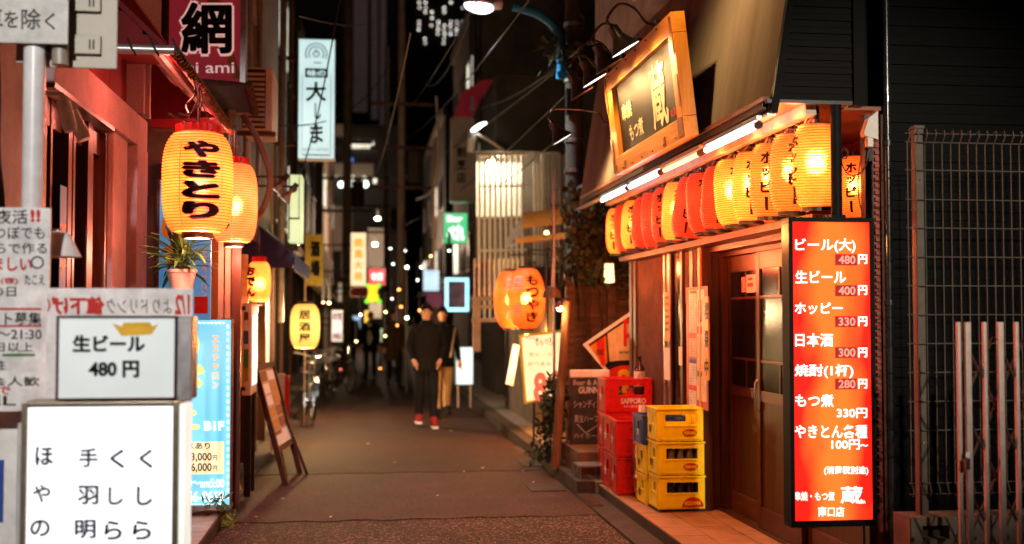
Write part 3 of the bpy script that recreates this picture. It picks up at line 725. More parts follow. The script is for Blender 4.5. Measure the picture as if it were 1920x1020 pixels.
deep = hoppy(6.62, pap_o, 'smaller amber lantern deep in the lit recess between the pole and the corner post', True, (0, 0), -2.2)
deep.location = aY(1603, 352, 6.62); deep.scale = (.82, .82, .82)
# festoon cord with sockets
fc = thing('festoon_cord', 'twisted pale cord with lamp sockets strung over the row of lanterns', 'cord', (2.5, 8.7, 2.73))
m_cordp = mat('pale twisted cord', (.42, .36, .22), .6); pts = []
for i in range(15):
    y = aX(680 + 1 / (.001176 + i * .0000648), 350, 2.5).y
    pts += [(2.5, y, 2.725)]
    if i < 14: pts += [(2.5 + rnd.uniform(-.02, .01), y + .17, 2.725 - rnd.uniform(.02, .05))]
    MB().lathe([(.0, .03), (.018, .028), (.024, .0), (.02, -.03), (.016, -.035)], 12, (2.5, y, 2.735)).build('socket', m_blackmetal if i < 6 else m_steel, fc, smooth=True)
MB().tube(curve(pts, 5), .006, 6).build('cord', m_cordp, fc, smooth=True)
MB().tube(curve([(a - .02, b + .05, c - .012) for a, b, c in pts], 4), .004, 5).build('cord', m_rust, fc, smooth=True)
# ------------------------------------------------------------------ bottle crates
def crate(name, label, loc, rz, w, d, h, m, win, prints, group, grid=True):
    """front faces -Y; win = (x0, x1, z0, z1) hand opening as fractions of the front"""
    T = thing(name, label, 'crate', loc, rz, group)
    th = .014; b = MB(); hw, hd = w / 2, d / 2
    def wall(o, ax, L, out, wn):
        ax, out = V(ax), V(out); o = V(o)
        def pc(a0, a1, z0, z1, t0=0, t1=th):
            p = [o + ax * a0 - out * t1, o + ax * a1 - out * t1, o + ax * a1 - out * t0, o + ax * a0 - out * t0]
            q = [V((0, 0, z0))] * 4
            b.hexa([i + V((0, 0, z0)) for i in p] + [i + V((0, 0, z1)) for i in p])
        a0, a1, c0, c1 = wn[0] * L, wn[1] * L, wn[2] * h, wn[3] * h
        pc(0, L, .006, c0); pc(0, a0, c0, c1); pc(a1, L, c0, c1); pc(0, L, c1, h - .012)
        # raised border round the opening and the panel, corner uprights
        for q in ((.02, .055), (L - .055, L - .02)): pc(q[0], q[1], .02, h - .03, -.006, 0)
        pc(.056, L - .056, c0 - .012, c0 - .002, -.004, 0)
        pc(.056, L - .056, .018, .03, -.004, 0)
    side = (.22, .50, .50, .78)
    wall((-hw, -hd, 0), (1, 0, 0), w, (0, -1, 0), win); wall((-hw, hd, 0), (1, 0, 0), w, (0, 1, 0), win)
    wall((-hw, -hd + th, 0), (0, 1, 0), d - 2 * th, (-1, 0, 0), side); wall((hw, -hd + th, 0), (0, 1, 0), d - 2 * th, (1, 0, 0), side)
    b.build('crate_body', m, T, local=True, bevel=.0012)
    r = MB(); e = .008
    r.box(-hw - e, hw + e, -hd - e, -hd + th, h - .012, h); r.box(-hw - e, hw + e, hd - th, hd + e, h - .012, h)
    r.box(-hw - e, -hw + th, -hd + th, hd - th, h - .012, h); r.box(hw - th, hw + e, -hd + th, hd - th, h - .012, h)
    r.build('rim', m, T, local=True, bevel=.002)
    MB().box(-hw + th, hw - th, -hd + th, hd - th, .004, .016).build('crate_floor', m, T, local=True)
    if grid:
        g = MB()
        for i in range(1, 5): x = -hw + w * i / 5; g.box(x - .002, x + .002, -hd + th, hd - th, .017, h * .42)
        for i in range(1, 4): y = -hd + d * i / 4; g.box(-hw + th, hw - th, y - .002, y + .002, .017, h * .419)
        g.build('divider', m, T, local=True)
    for kind, mm, arg in prints:
        q = MB()
        if kind == 'oval':
            x, z, rx, rz_ = arg; q.add([(x + rx * math.cos(a * math.pi / 16), -hd - .0075, z + rz_ * math.sin(a * math.pi / 16)) for a in range(32)], [tuple(range(32))]); q.build('emblem', mm, T, local=True)
        elif kind == 'fan':
            x, z, rx, rz_ = arg; q.add([(x + rx * math.cos(a * math.pi / 16), -hd - .0075, z + rz_ * math.sin(a * math.pi / 16)) for a in range(17)], [tuple(range(17))]); q.build('emblem', mm, T, local=True)
        elif kind == 'side':
            s, y0_, z0_, y1_, z1_ = arg; fit(q, s, (-hw - .008, y0_, z0_), (0, y1_ - y0_, 0), (0, 0, z1_ - z0_), .03); q.build('lettering', mm, T, local=True)
        else:
            s, a, z0_, c, z1_ = arg; fit(q, s, (a, -hd - .0085, z0_), (c - a, 0, 0), (0, 0, z1_ - z0_), .03); q.build('lettering', mm, T, local=True)
    return T
GR, GY = 'red beer crates stacked by the shop window', 'yellow soda crates stacked on the tiled step'
wr = (.27, .84, .52, .80); rw, rd_, rh = .43, .35, .31
def red(label, x, y, k, rz=0, words=True):
    p = [('t', m_whiteprint, ('SAPPORO', -.075, .085, .155, .135)), ('t', m_whiteprint, ('★サッポロビール', -.05, .05, .125, .072)), ('side', m_whiteprint, ('★', .05, .10, -.05, .2))]
    return crate('beer_crate', label, (x, y, .1 + k * (rh + .001)), rz, rw, rd_, rh, m_redcrate, wr, p, GR)
bx = 2.17 + rw / 2; by = 10.16 + rd_ / 2
red('red crate at the bottom of the tall stack by the chalkboard', bx, by, 0); red('red crate second up in the tall stack by the chalkboard', bx, by, 1)
red('topmost red crate holding a dark bottle with white label', bx, by, 2)
mx_ = 2.135 + rw / 2
red('lower red crate wedged between the tall stack and the front stack', mx_, 9.97, 0, .03); red('upper red crate wedged between the tall stack and the front stack', mx_, 9.965, 1, .04)
red('bottom red crate of the short stack beside the steel keg', 2.125 + rw / 2, 9.61, 0, -.03); red('upper red crate of the short stack with a clear cup on it', 2.12 + rw / 2, 9.61, 1, -.06)
yw, yd, yh = .365, .30, .257; wy = (.18, .91, .50, .81)
def yel(label, x, y, k, pr, rz=0, m=None, name='soda_crate', gr=GY, win=wy):
    return crate(name, label, (x, y, (.118 if yh > .25 else .1) + k * (yh + .001)), rz, yw, yd, yh, m or m_yelcrate, win, pr, gr)
ovl = [('oval', m_red, (.072, .072, .058, .026)), ('t', m_yelcrate, ('Hakusui', .026, .058, .118, .088)), ('side', m_rust, ('博水', .06, .06, -.0, .12))]
kod = [('fan', m_red, (.085, .022, .085, .075)), ('t', m_yelcrate, ('KODAMA', .022, .036, .148, .066)), ('t', m_red, ('ドリンク', .04, .006, .13, .018))]
yx = 2.243 + yw / 2
yel('bottom yellow crate of the front stack with red KODAMA fan emblem', yx, 8.73, 0, kod); yel('middle yellow crate of the front stack showing bottle necks', yx - .004, 8.73, 1, ovl, .01)
yel('topmost yellow crate of the front stack with red oval emblem', yx - .008, 8.735, 2, ovl, -.008)
yx2 = 2.205 + yw / 2
yh, yx2 = .236, yx2 + .022
yel('lower yellow crate of the stack under the blue crate', yx2, 9.06, 0, ovl, .02); yel('upper yellow crate directly under the blue crate', yx2 - .005, 9.06, 1, ovl, .02)
yel('blue plastic crate topping the rear yellow stack', yx2 - .03, 9.055, 2, [('t', m_whiteprint, ('EL', -.02, .15, .06, .185)), ('side', m_whiteprint, ('コダマ', .0, .07, -.06, .13))], .02, m_bluecrate, 'drink_crate', None, (.3, .9, .82, .92))
yh = .257
dl = MB()
for sx in (-.12, .12):
    for sy in (-.1, .1): dl.tube([(yx + sx - .01, 8.73 + sy, .108), (yx + sx + .01, 8.73 + sy, .108)], .0075, 10)
dl.box(yx - .17, yx + .17, 8.6, 8.86, .1085, .117)
solo('dolly', 'low black wheeled dolly under the front yellow crates', 'dolly', dl, m_blackmetal, (yx, 8.73, .1))
# bottles: small soda bottles in the front stack, dark ones in the top red crate
bt = None
def bottle(x, y, z, label, m, h=.235, r=.03, group='soda bottles in the yellow crates', lab=False, cap=True):
    T = thing('bottle', label, 'bottle', (x, y, z), 0, group)
    MB().lathe([(.001, 0), (r, .004), (r, h * .52), (r * .85, h * .6), (r * .45, h * .76), (r * .4, h * .93), (r * .48, h * .94), (r * .48, h * .98), (.001, h * .985)], 14).build('glass', m, T, smooth=True, local=True)
    if cap: MB().lathe([(r * .5, h * .955), (r * .52, h), (.001, h * 1.003)], 12).build('bottle_cap', m_steel, T, local=True)
    if lab: MB().lathe([(r * 1.01, h * .12), (r * 1.01, h * .48)], 18).build('bottle_label', m_cork, T, local=True)
    return T
protos = {}
for k, m, l in ((1, m_bottleclear, 'clear soda bottle standing in the middle yellow crate'), (0, m_bottle, 'brown soda bottle standing in the bottom yellow crate')):
    for i in range(5):
        for j in range(2):
            x = yx - yw / 2 + yw * (i + .5) / 5; y = 8.58 + yd * (j + .5) / 4; z = .118 + k * (yh + .001) + .018
            if k not in protos: protos[k] = bottle(x, y, z, l, m)
            else: c = copy_tree(protos[k]); c.location = (x, y, z)
zt_ = .1 + 2 * (rh + .001) + .018
zs_ = zt_ + .14
T = thing('bottle', 'dark sake bottle with white label standing tall in the topmost red crate', 'bottle', (bx + .125, by - .07, zs_))
MB().lathe([(.001, 0), (.048, .005), (.05, .03), (.05, .225), (.044, .255), (.02, .285), (.016, .33), (.019, .335), (.019, .35), (.001, .352)], 20).build('glass', m_bottle, T, smooth=True, local=True)
MB().lathe([(.0507, .075), (.0507, .215)], 24).build('bottle_label', m_cork, T, local=True)
t = MB()
for i in range(4): t.tube([(-.03 + .006 * i, -.0515 + .004 * abs(i - 2), .15 + i * .014), (.022, -.047, .168 + i * .014)], .003, 5)
t.build('lettering', m_black, T, local=True)
MB().box(bx - rw / 2 + .02, bx + rw / 2 - .02, by - rd_ / 2 + .02, by + rd_ / 2 - .02, zt_ + .1, zt_ + .105).build('tray', m_redcrate, bpy.data.objects[[o.name for o in bpy.data.objects if o.get('label', '').startswith('topmost red')][0]])
bottle(bx - .055, by - .08, zt_, 'small dark bottle whose neck shows in the topmost red crate window', m_bottle, .23, .03, None)
for i, (sx, sy) in enumerate(((0.02, -.06), (.06, -.02), (-.12, .05), (.05, .08))): 
    o = bottle(bx + sx, by + sy, zt_, 'reddish capped bottle inside the topmost red crate', m_redcrate if i < 2 else m_bottle, .2, .032, 'bottles deep in the topmost red crate')
cp = thing('cup', 'translucent plastic cup upside down on the short red stack', 'cup', (2.365, 9.56, .1 + 2 * (rh + .001)))
cq = V(cp.location)
MB().lathe([(.043, 0), (.033, .115), (.03, .12), (.0005, .121)], 20, cq).build('cup_body', mat('cloudy plastic', (.55, .5, .45), .25, coat=.3), cp, smooth=True)
MB().lathe([(.043, 0), (.047, .002), (.047, .008), (.042, .009)], 20, cq).build('cup_rim', m_white, cp)
kg = thing('beer_keg', 'dented steel beer keg between the red and yellow crates', 'keg', (2.345, 9.335, .1)); kq = V(kg.location)
MB().lathe([(.09, .0), (.1, .005), (.1, .03), (.118, .06), (.12, .15), (.124, .155), (.124, .17), (.12, .175), (.12, .31), (.124, .315), (.124, .33), (.12, .335), (.118, .42), (.1, .455), (.03, .47), (.0005, .47)], 28, kq).build('keg_body', m_silver, kg, smooth=True)
MB().lathe([(.1, .45), (.104, .452), (.104, .53), (.1, .535), (.096, .53), (.096, .455)], 28, kq).build('keg_collar', m_silver, kg, smooth=True)
MB().lathe([(.03, .47), (.03, .5), (.018, .51), (.0005, .51)], 14, kq).build('valve', m_blackmetal, kg)

# ------------------------------------------------------------------ the corner past the shop: block step, chalkboard, diamond sign, plank fence
bs = thing('block_step', 'brown brick faced step carrying the chalkboard', 'step', (2.3, 11.1, .118))
m_brick = mat('brown paver', (.17, .085, .05), .8, nz=(9, .4), bump=(60, .3))
for i in range(3):
    for j in range(2):
        for k in range(2):
            MB().box(2.0 + i * .202, 2.2 + i * .202, 10.56 + j * .5, 11.05 + j * .5, .119 + k * .106, .223 + k * .106).build('block', m_brick, bs, bevel=.004)
cb = thing('chalkboard', 'black menu chalkboard with GUINNESS heading and cream header', 'sign', (2.26, 11.2, .332))
YC = 11.2; A, Bq = aY(1070, 836, YC), aY(1142, 708, YC)
m_chalk = mat('chalkboard slate', (.022, .020, .019), .6, nz=(5, .5), c2=(.05, .045, .04), bump=(40, .1))
MB().box(A.x + .015, Bq.x - .015, YC + .004, YC + .02, A.z, Bq.z).build('board', m_chalk, cb)
g = MB(); g.box(A.x, A.x + .015, YC, YC + .03, A.z - .03, Bq.z); g.box(Bq.x - .015, Bq.x, YC, YC + .03, A.z - .03, Bq.z); g.box(A.x + .016, Bq.x - .016, YC, YC + .03, A.z - .012, A.z + .005); g.build('frame', m_blackmetal, cb)
C2 = aY(1142, 693, YC)
MB().box(A.x - .004, Bq.x + .004, YC - .004, YC + .034, Bq.z + .001, C2.z).build('header', m_white, cb, bevel=.01)
pc_ = lambda u, v: aY(u, v, YC + .002)
m_chalkw = mat('chalk', (.55, .52, .48), .9)
t = MB(); fpx(t, 'GUINNESS', 1085, 725, 1139, 738, pc_, .03)
for s, a, b, c, d in (('Beer & Ale', 1075, 712, 1128, 722), ('シャンディガフ', 1076, 750, 1134, 765), ('黒生ハーフ 600', 1077, 778, 1138, 792), ('ハイボール', 1076, 812, 1128, 822)): fpx(t, s, a, b, c, d, pc_, .0)
for (a, b), (c, d) in (((1082, 795), (1098, 812)), ((1098, 812), (1132, 790))): t.bar(pc_(a, b), pc_(c, d), .008, .002, (0, 1, 0))
t.build('lettering', m_chalkw, cb)
gb = MB(); A = aY(1068, 902, 10.5)
gb.box(1.98, 2.34, 10.2, 10.52, .30, .32)
for x, y in ((1.99, 10.21), (2.33, 10.21), (1.99, 10.51), (2.33, 10.51)): gb.tube([(x, y, .12), (x, y, .3)], .008, 8)
tab = thing('low_stand', 'low steel stand on the kerb in front of the brick step', 'stand', (2.16, 10.36, .12))
MB().box(1.94, 2.16, 10.22, 10.5, .235, .25).build('top', m_steel, tab)
for x, y in ((1.955, 10.235), (2.145, 10.235), (1.955, 10.485), (2.145, 10.485)): MB().tube([(x, y, .119), (x, y, .234)], .008, 8).build('leg', m_steel, tab)

ds = thing('diamond_sign', 'diamond shaped cream black and orange sign with a red p, tucked behind the shop corner', 'sign', (2.5, 11.45, 1.0))
YD = 11.45; pd = lambda dy: (lambda u, v: aY(u, v, YD - dy))
def poly(mb, pts, dy, th, f=None):
    f = f or pd(dy); return mb.prism([f(*p) for p in pts], (0, th, 0))
poly(MB(), [(1093, 646), (1215, 562), (1262, 640), (1190, 735), (1168, 735)], 0, .02).build('border', m_white, ds)
poly(MB(), [(1103, 646), (1212, 571), (1252, 640), (1185, 725), (1165, 725)], .003, .002).build('ground_panel', m_black, ds)
poly(MB(), [(1139, 626), (1212, 577), (1240, 672), (1160, 676), (1143, 678)], .006, .002).build('cream_panel', mat('cream sign panel', (.66, .52, .30), .5), ds)
poly(MB(), [(1106, 649), (1136, 629), (1139, 679), (1131, 688)], .006, .002).build('orange_panel', mat('orange sign panel', (.62, .22, .02), .5), ds)
poly(MB(), [(1118, 641), (1133, 631), (1134, 686), (1127, 683)], .009, .002).build('red_stripe', m_red, ds)
t = MB(); fpx(t, 'p', 1169, 598, 1190, 650, pd(.0095), .02); t.build('lettering', m_red, ds)
t = MB(); fpx(t, 'www.', 1160, 658, 1192, 664, pd(.0095), .0); t.build('lettering', m_black, ds)
t = MB(); fpx(t, 'ROAST', 1119, 655, 1133, 666, pd(.0125), .02); t.build('lettering', m_black, ds)
rd2 = thing('round_sign', 'red round sign with a yellow 2 behind the topmost red crate', 'sign', (2.5, 11.3, .8))
c0 = aY(1172, 740, 11.3); Rr = 56 * 11.3 / F
MB().lathe([(.0005, 0), (Rr * 1.08, 0), (Rr * 1.08, .015), (.0005, .015)], 32, c0 + V((0, .02, 0)), Matrix.Rotation(rad(90), 3, 'X')).build('rim', m_black, rd2)
MB().lathe([(.0005, 0), (Rr, 0), (Rr, .004), (.0005, .004)], 32, c0 + V((0, .004, 0)), Matrix.Rotation(rad(90), 3, 'X')).build('disc', m_red, rd2)
t = MB(); fpx(t, '2', 1158, 692, 1186, 742, lambda u, v: aY(u, v, 11.297), .03); t.build('lettering', mat('yellow print', (.7, .42, .02), .5), rd2)

pf = thing('plank_fence', 'old brown horizontal plank fence beyond the izakaya corner', 'fence', (2.7, 12.4, .12))
YF = 12.4
for i in range(9):
    z = .14 + i * .205
    MB().obox((2.95, YF + rnd.uniform(-.006, .006), z + .1), (1.5, .025, .193), Matrix.Rotation(rnd.uniform(-.006, .006), 3, 'Y')).build('plank', m_woodold, pf, bevel=.003)
for x in (2.2, 2.66, 3.6): MB().box(x, x + .09, YF - .09, YF - .014, .12, 2.08).build('post', m_woodold, pf)
MB().box(2.18, 3.7, YF - .1, YF + .05, 1.99, 2.03).build('cap_rail', m_woodold, pf)

lpz = thing('leaning_pole', 'weathered timber pole leaning at the kerb with a small lit lamp on top', 'pole', (1.9, 11.2, .12))
a, b = aY(1041, 880, 11.2), aY(1063, 565, 11.2)
MB().tube([a, a.lerp(b, .5), b], [.05, .045, .04], 10).build('pole', m_pole, lpz, smooth=True)
sl = thing('spot_lamp', 'small bright spot lamp clamped on the leaning timber pole', 'lamp', b)
c = aY(1049, 569, 11.12)
MB().lathe([(.001, .03), (.03, .0), (.045, -.05), (.04, -.048), (.02, .0)], 14, c, Matrix.Rotation(.3, 3, 'Y')).build('shade', m_rust, sl)
m_bulbw = glow('warm white bulb', (26, 17, 7), 1.0)
MB().ball(c + V((0, -.01, -.045)), .032, 10).build('bulb', m_bulbw, sl)
MB().tube([c + V((0, 0, .03)), b + V((0, 0, .03))], .008, 6).build('arm', m_blackmetal, sl)
spill('lamp_light', c - V((0, .02, .09)), 14, (1, .6, .25), sl)
dm = aY(1035, 553, 11.6)
dl_ = thing('dome_lamp', 'dull copper dome lamp beside the leaning pole top', 'lamp', dm)
MB().lathe([(.001, .09), (.05, .08), (.09, .03), (.1, -.03), (.09, -.03), (.04, .06)], 18, dm).build('shade', m_rust, dl_, smooth=True)
MB().tube([dm + V((0, 0, .09)), dm + V((.02, 0, .5))], .012, 8).build('stem', m_steel, dl_)
stt = aY(1028, 700, 11.9)
MB().tube([(dm.x + .02, 11.6, .118), dm + V((.02, 0, .5)), (dm.x + .02, 11.6, 3.1)], .016, 8).build('post', m_steel, dl_)

# lit standing sign with a red 8
es = thing('standing_sign', 'tilted glowing cream sign with red 8 behind the leaning pole', 'sign', (1.95, 13.0, .12))
YE = 13.0
p4 = [aY(975, 629, YE), aY(1066, 617, YE), aY(1058, 742, YE), aY(985, 758, YE)]
m_cream_e = glow('cream lit face', (1.3, .98, .50), 1.0, (1.2, .85, .38))
MB().prism(p4, (0, .1, 0)).build('case', m_yelcrate, es)
def inset(p, f, dy):
    c = sum(p, V()) / len(p); return [c + (q - c) * f + V((0, dy, 0)) for q in p]
q4 = inset(p4, .93, -.004)
MB().prism(q4, (0, .003, 0)).build('face', m_cream_e, es)
pe = lambda u, v: aY(u, v, YE - .007)
t = MB(); fpx(t, '8', 1000, 698, 1026, 754, pe, .05); fpx(t, '0', 1030, 694, 1052, 748, pe, .05); t.build('lettering', glow('lit red print', (.80, .05, .01), 1.0), es)
t = MB(); fpx(t, 'せんべろ', 1003, 633, 1035, 648, pe, .02); fpx(t, '生ビール', 992, 660, 1036, 668, pe, .0); fpx(t, 'おつまみ', 990, 678, 1034, 686, pe, .0); t.build('lettering', m_rust, es)
t = MB(); fpx(t, '★★★★', 985, 631, 1010, 637, pe, .0); t.build('lettering', m_red, es)
gp = p4[2].lerp(p4[3], .5)
for dx in (-.12, .12): MB().tube([(gp.x + dx, 13.05, .119), (gp.x + dx, 13.05, gp.z + .03)], .014, 8).build('leg', m_blackmetal, es)

# red balloon lanterns
m_rl = lantern_paper('red orange lantern paper', (2.8, .36, .030), (2.5, .15, .012), 1.0, .24, None, .19, .36)
def balloon(u, v, rx, rv, y, label, seed):
    c = aY(u, v, y); R = rx * y / F; H = 2 * rv * y / F
    T = thing('round_lantern', label, 'paper lantern', c, seed, 'pair of red lanterns on the kerb')
    pr = lantern_profile(R, H, 22, rib=.004, neck=.40, ex=2.0, ey=.55)
    MB().lathe(pr, 36).build('paper_shade', m_rl, T, smooth=True, local=True)
    t = MB()
    for i, s in enumerate('もつやき'): wrap(t, s, pr, -math.pi / 2 + .45, H * (.30 - .2 * i), .17, H * .17, .05, lift=.008)
    t.build('lettering', m_ink, T, local=True)
    t = MB()
    for s, z in (('日', .26), ('月', -.22)): wrap(t, s, pr, -math.pi / 2 - .45, H * z, .13, H * .22, .04, lift=.008)
    t.build('lettering', glow('lit red ink', (.9, .03, .008), 1.0), T, local=True)
    for z, nm in ((H / 2, 'top_cap'), (-H / 2 - .02, 'bottom_ring')): MB().lathe([(R * .44, 0), (R * .46, .01), (R * .46, .025), (R * .3, .03)], 20, (0, 0, z)).build(nm, m_blackmetal, T, local=True)
    MB().ball((0, 0, 0), .05, 12).build('bulb', m_bulb, T, local=True)
    hoops(pr, 22, .0022).build('hoops', m_hoop, T, local=True)
    spill('lantern_light', c - V((0, 0, H / 2 + .08)), 110, (1, .34, .08), T)
    return c
balloon(958, 562, 32, 54, 14.2, 'red lantern with black brush letters, the farther of the round pair', .3)
cR = balloon(987, 560, 35, 57, 13.7, 'red round lantern with red squares, nearer of the pair above the glowing 8 sign', -.25)
lpst = thing('lantern_post', 'thin dark post and arm carrying the pair of red lanterns', 'post', (2.2, 14, .12))
MB().tube([(2.25, 13.95, .118), (2.25, 13.95, 2.42), ], .02, 8).build('post', m_blackmetal, lpst)
MB().tube([(2.25, 13.95, 2.4), (1.98, 13.7, 2.4), (1.98, 13.7, 2.2)], .008, 6).build('arm', m_blackmetal, lpst)
MB().tube([(2.25, 13.95, 2.36), (1.82, 14.2, 2.36), (1.82, 14.2, 2.18)], .008, 6).build('arm', m_blackmetal, lpst)

# foliage helpers: many separate leaf faces
def leaves(n, fn, size, m, name, parent, asp=.5):
    b = MB()
    for i in range(n):
        p = fn(); d = V((rnd.gauss(0, 1), rnd.gauss(0, 1), rnd.gauss(0, .8))).normalized(); s = size * rnd.uniform(.6, 1.4)
        x = d.orthogonal().normalized(); x = Matrix.Rotation(rnd.uniform(0, 6.3), 3, d) @ x
        n_ = d.cross(x) * s * asp
        b.add([p, p + x * s * .5 + n_ * .5, p + x * s, p + x * s * .5 - n_ * .5], [(0, 1, 2, 3)])
    return b.build(name, m, parent)
sh = thing('kerb_shrub', 'dark leafy shrub at the foot of the leaning pole', 'shrub', (1.88, 11.6, .12))
sc_ = aY(1022, 800, 11.5)
def shr():
    a = rnd.uniform(0, 6.3); h = rnd.random() ** .8; r = .20 * (1 - h * .55) * math.sqrt(rnd.random())
    return V((1.86 + .1 * h + r * math.cos(a), 11.5 + r * math.sin(a), .13 + h * .85))
leaves(900, shr, .065, m_leafdark, 'foliage', sh)
s_ = MB()
for i in range(7): s_.tube([(1.86 + rnd.uniform(-.05, .05), 11.5, .118), (1.88 + rnd.uniform(-.1, .1), 11.5 + rnd.uniform(-.1, .1), .8)], .006, 5)
s_.build('stem', m_rust, sh)
iv = thing('ivy', 'dark ivy climbing round the fence corner under the fascia end', 'ivy', (2.3, 12.2, 1.5))
def ivf():
    if rnd.random() < .6: return V((rnd.gauss(2.42, .14), rnd.gauss(12.15, .12), rnd.uniform(1.95, 3.0)))
    return V((rnd.gauss(2.75, .25), 12.3 + rnd.gauss(0, .08), rnd.gauss(2.2, .16)))
leaves(1800, ivf, .075, m_leafdark, 'foliage', iv, .7)
s_ = MB()
for i in range(9):
    x = 2.42 + rnd.uniform(-.12, .12); s_.tube(curve([(x, 12.2, .12), (x + rnd.uniform(-.1, .1), 12.2, 1.2), (x + rnd.uniform(-.15, .15), 12.15, 2.2), (x + rnd.uniform(-.2, .2), 12.15, 3.0)], 4), .008, 5)
s_.build('stem', m_rust, iv)
wl = thing('flower_lamp', 'small pale lit lamp among the ivy above the plank fence', 'lamp', aY(1142, 512, 12.0))
c = V(wl.location); MB().lathe([(.001, .12), (.05, .1), (.06, -.1), (.001, -.11)], 14, c).build('glass', glow('pale lamp glass', (2.0, 1.5, .7), 1.0), wl, smooth=True)
MB().lathe([(.001, .16), (.07, .12), (.06, .1)], 14, c).build('lamp_cap', m_rust, wl)

# utility pole with bands, blue street lamp on it
up_ = thing('utility_pole', 'dark concrete utility pole with steel bands beside the ivy', 'pole', (2.42, 13, .12))
MB().tube([(2.42, 13, .118), (2.42, 13, 3), (2.40, 13, 9.5)], [.115, .105, .085], 16).build('pole', mat('aged pole concrete', (.085, .075, .065), .9, nz=(5, .4), bump=(40, .3)), up_, smooth=True)
for z in (2.6, 3.25, 3.6, 4.3, 4.7, 4.95): MB().tube([(2.415, 13, z), (2.415, 13, z + .045)], .118, 16).build('band', m_steel, up_)
for z, s in ((3.9, 1), (4.35, -1)): MB().box(2.3, 2.38, 12.83, 12.93, z, z + .3).build('pole_box', m_blackmetal, up_)
MB().tube([(2.1, 12.9, 4.55), (2.75, 12.9, 4.55)], .02, 8).build('cross_arm', m_rust, up_)
sl2 = thing('street_lamp', 'street lamp on a curved blue arm with a bright white head', 'street lamp', (2.3, 12.85, 3.6))
P2 = lambda u, v: aY(u, v, 12.85)
MB().tube(curve([P2(1051, 148), P2(1051, 85), P2(1040, 52), P2(1010, 27), P2(962, 12)], 6), .05, 10).build('arm', m_bluepaint, sl2, smooth=True)
for v in (92, 140): c = P2(1052, v); MB().box(c.x - .05, c.x + .14, 12.8, 12.9, c.z - .03, c.z + .03).build('clamp', m_bluepaint, sl2)
c = P2(930, 4); d = P2(895, 10)
MB().lathe([(.001, .24), (.05, .2), (.065, .1), (.06, .0), (.001, -.02)], 18, P2(940, 8), Matrix.Rotation(rad(90), 3, 'Y') @ Matrix.Diagonal(V((1, 1, -1)))).build('head_cap', m_white, sl2, smooth=True)
MB().ball(P2(898, 12), .17, 20, (1, .7, .45), Matrix.Rotation(rad(8), 3, 'Y')).build('lamp_glass', glow('street lamp glass', (5, 5.2, 5), 1.0), sl2, smooth=True)
MB().ball(P2(900, 4), .178, 20, (1.05, .75, .40)).build('head_cap', m_steel, sl2, smooth=True)
ld = bpy.data.lights.new('street_light', 'SPOT'); ld.energy = 420; ld.color = (.9, 1, .97); ld.spot_size = rad(140); ld.spot_blend = .7; ld.shadow_soft_size = .12
lo = bpy.data.objects.new('street_light', ld); COL.objects.link(lo); lo.location = P2(898, 30) - V(sl2.location); lo.parent = sl2
lv = thing('hanging_fern', 'tuft of leaves on the utility pole beside the blue arm', 'plant', P2(1065, 90))
leaves(160, lambda: P2(1062, 92) + V((rnd.gauss(0, .13), rnd.gauss(0, .1), rnd.gauss(0, .08))), .16, m_leafdark, 'foliage', lv, .2)

# ------------------------------------------------------------------ mesh fence and folding gate (near right)
ff = thing('mesh_fence', 'beige welded wire mesh fence on a concrete base', 'fence', (2.9, 5.6, .05))
YM = 5.6; m_fence = mat('beige fence paint', (.105, .085, .07), .45, nz=(14, .25))
A = aY(1690, 965, YM); xl = aY(1696, 600, YM).x; zt = aY(1696, 250, YM).z; zb2 = aY(1696, 925, YM).z
xp = aY(1725, 600, YM).x
MB().box(xp - .024, xp + .024, YM - .02, YM + .028, A.z - .05, aY(1725, 242, YM).z).build('post', m_fence, ff, bevel=.004)
MB().box(xp - .027, xp + .027, YM - .023, YM + .031, aY(1725, 242, YM).z + .001, aY(1725, 240, YM).z + .01).build('post_cap', m_fence, ff)
step_u = 18.2 * YM / F
for i in range(60):
    x = xl + i * step_u + .012
    if abs(x - xp) < .02: continue
    MB().tube(curve([(x, YM - .035, zt), (x, YM - .055, zt + .012), (x, YM - .06, zt - .02), (x, YM - .032, zt - .055), (x, YM - .03, zt - .08)], 2) + [V((x, YM - .03, (zt + zb2) / 2))] + curve([(x, YM - .03, zb2 + .06), (x, YM - .055, zb2 + .01), (x, YM - .035, zb2 - .012)], 2), .0028, 5).build('vertical_wire', m_fence, ff)
zz = aY(1700, 272, YM).z
zl = [zt - .004, zt - .05, zb2 + .055, zb2] + [aY(1700, v, YM).z for v in (320, 375, 428, 482, 536, 590, 644, 698, 752, 806)]
for z in zl: MB().tube([(xl, YM - .034, z), (4.3, YM - .034, z)], .003, 5).build('horizontal_wire', m_fence, ff)
for z in (.95, 1.6, 2.3): MB().ball((xp, YM - .024, z), .006, 8).build('bolt', m_steel, ff)
cbz = MB(); x0c, x1c = A.x, aY(1792, 965, YM).x; zc = A.z
h0, h1 = aY(1714, 1006, YM), aY(1764, 979, YM); y0c, y1c = YM - .09, YM + .09
cbz.box(x0c, x1c, y0c, y1c, .049, h0.z); cbz.box(x0c, h0.x, y0c, y1c, h0.z, h1.z); cbz.box(h1.x, x1c, y0c, y1c, h0.z, h1.z); cbz.box(x0c, x1c, y0c, y1c, h1.z, zc)
cbz.build('concrete_base', m_concrete, ff)
MB().box(h0.x, h1.x, YM + .0, YM + .06, h0.z, h1.z).build('hole_lining', m_rust, ff)
MB().box(x1c + .005, 4.4, y0c, y1c, .049, zc).build('concrete_base', m_concrete, ff)

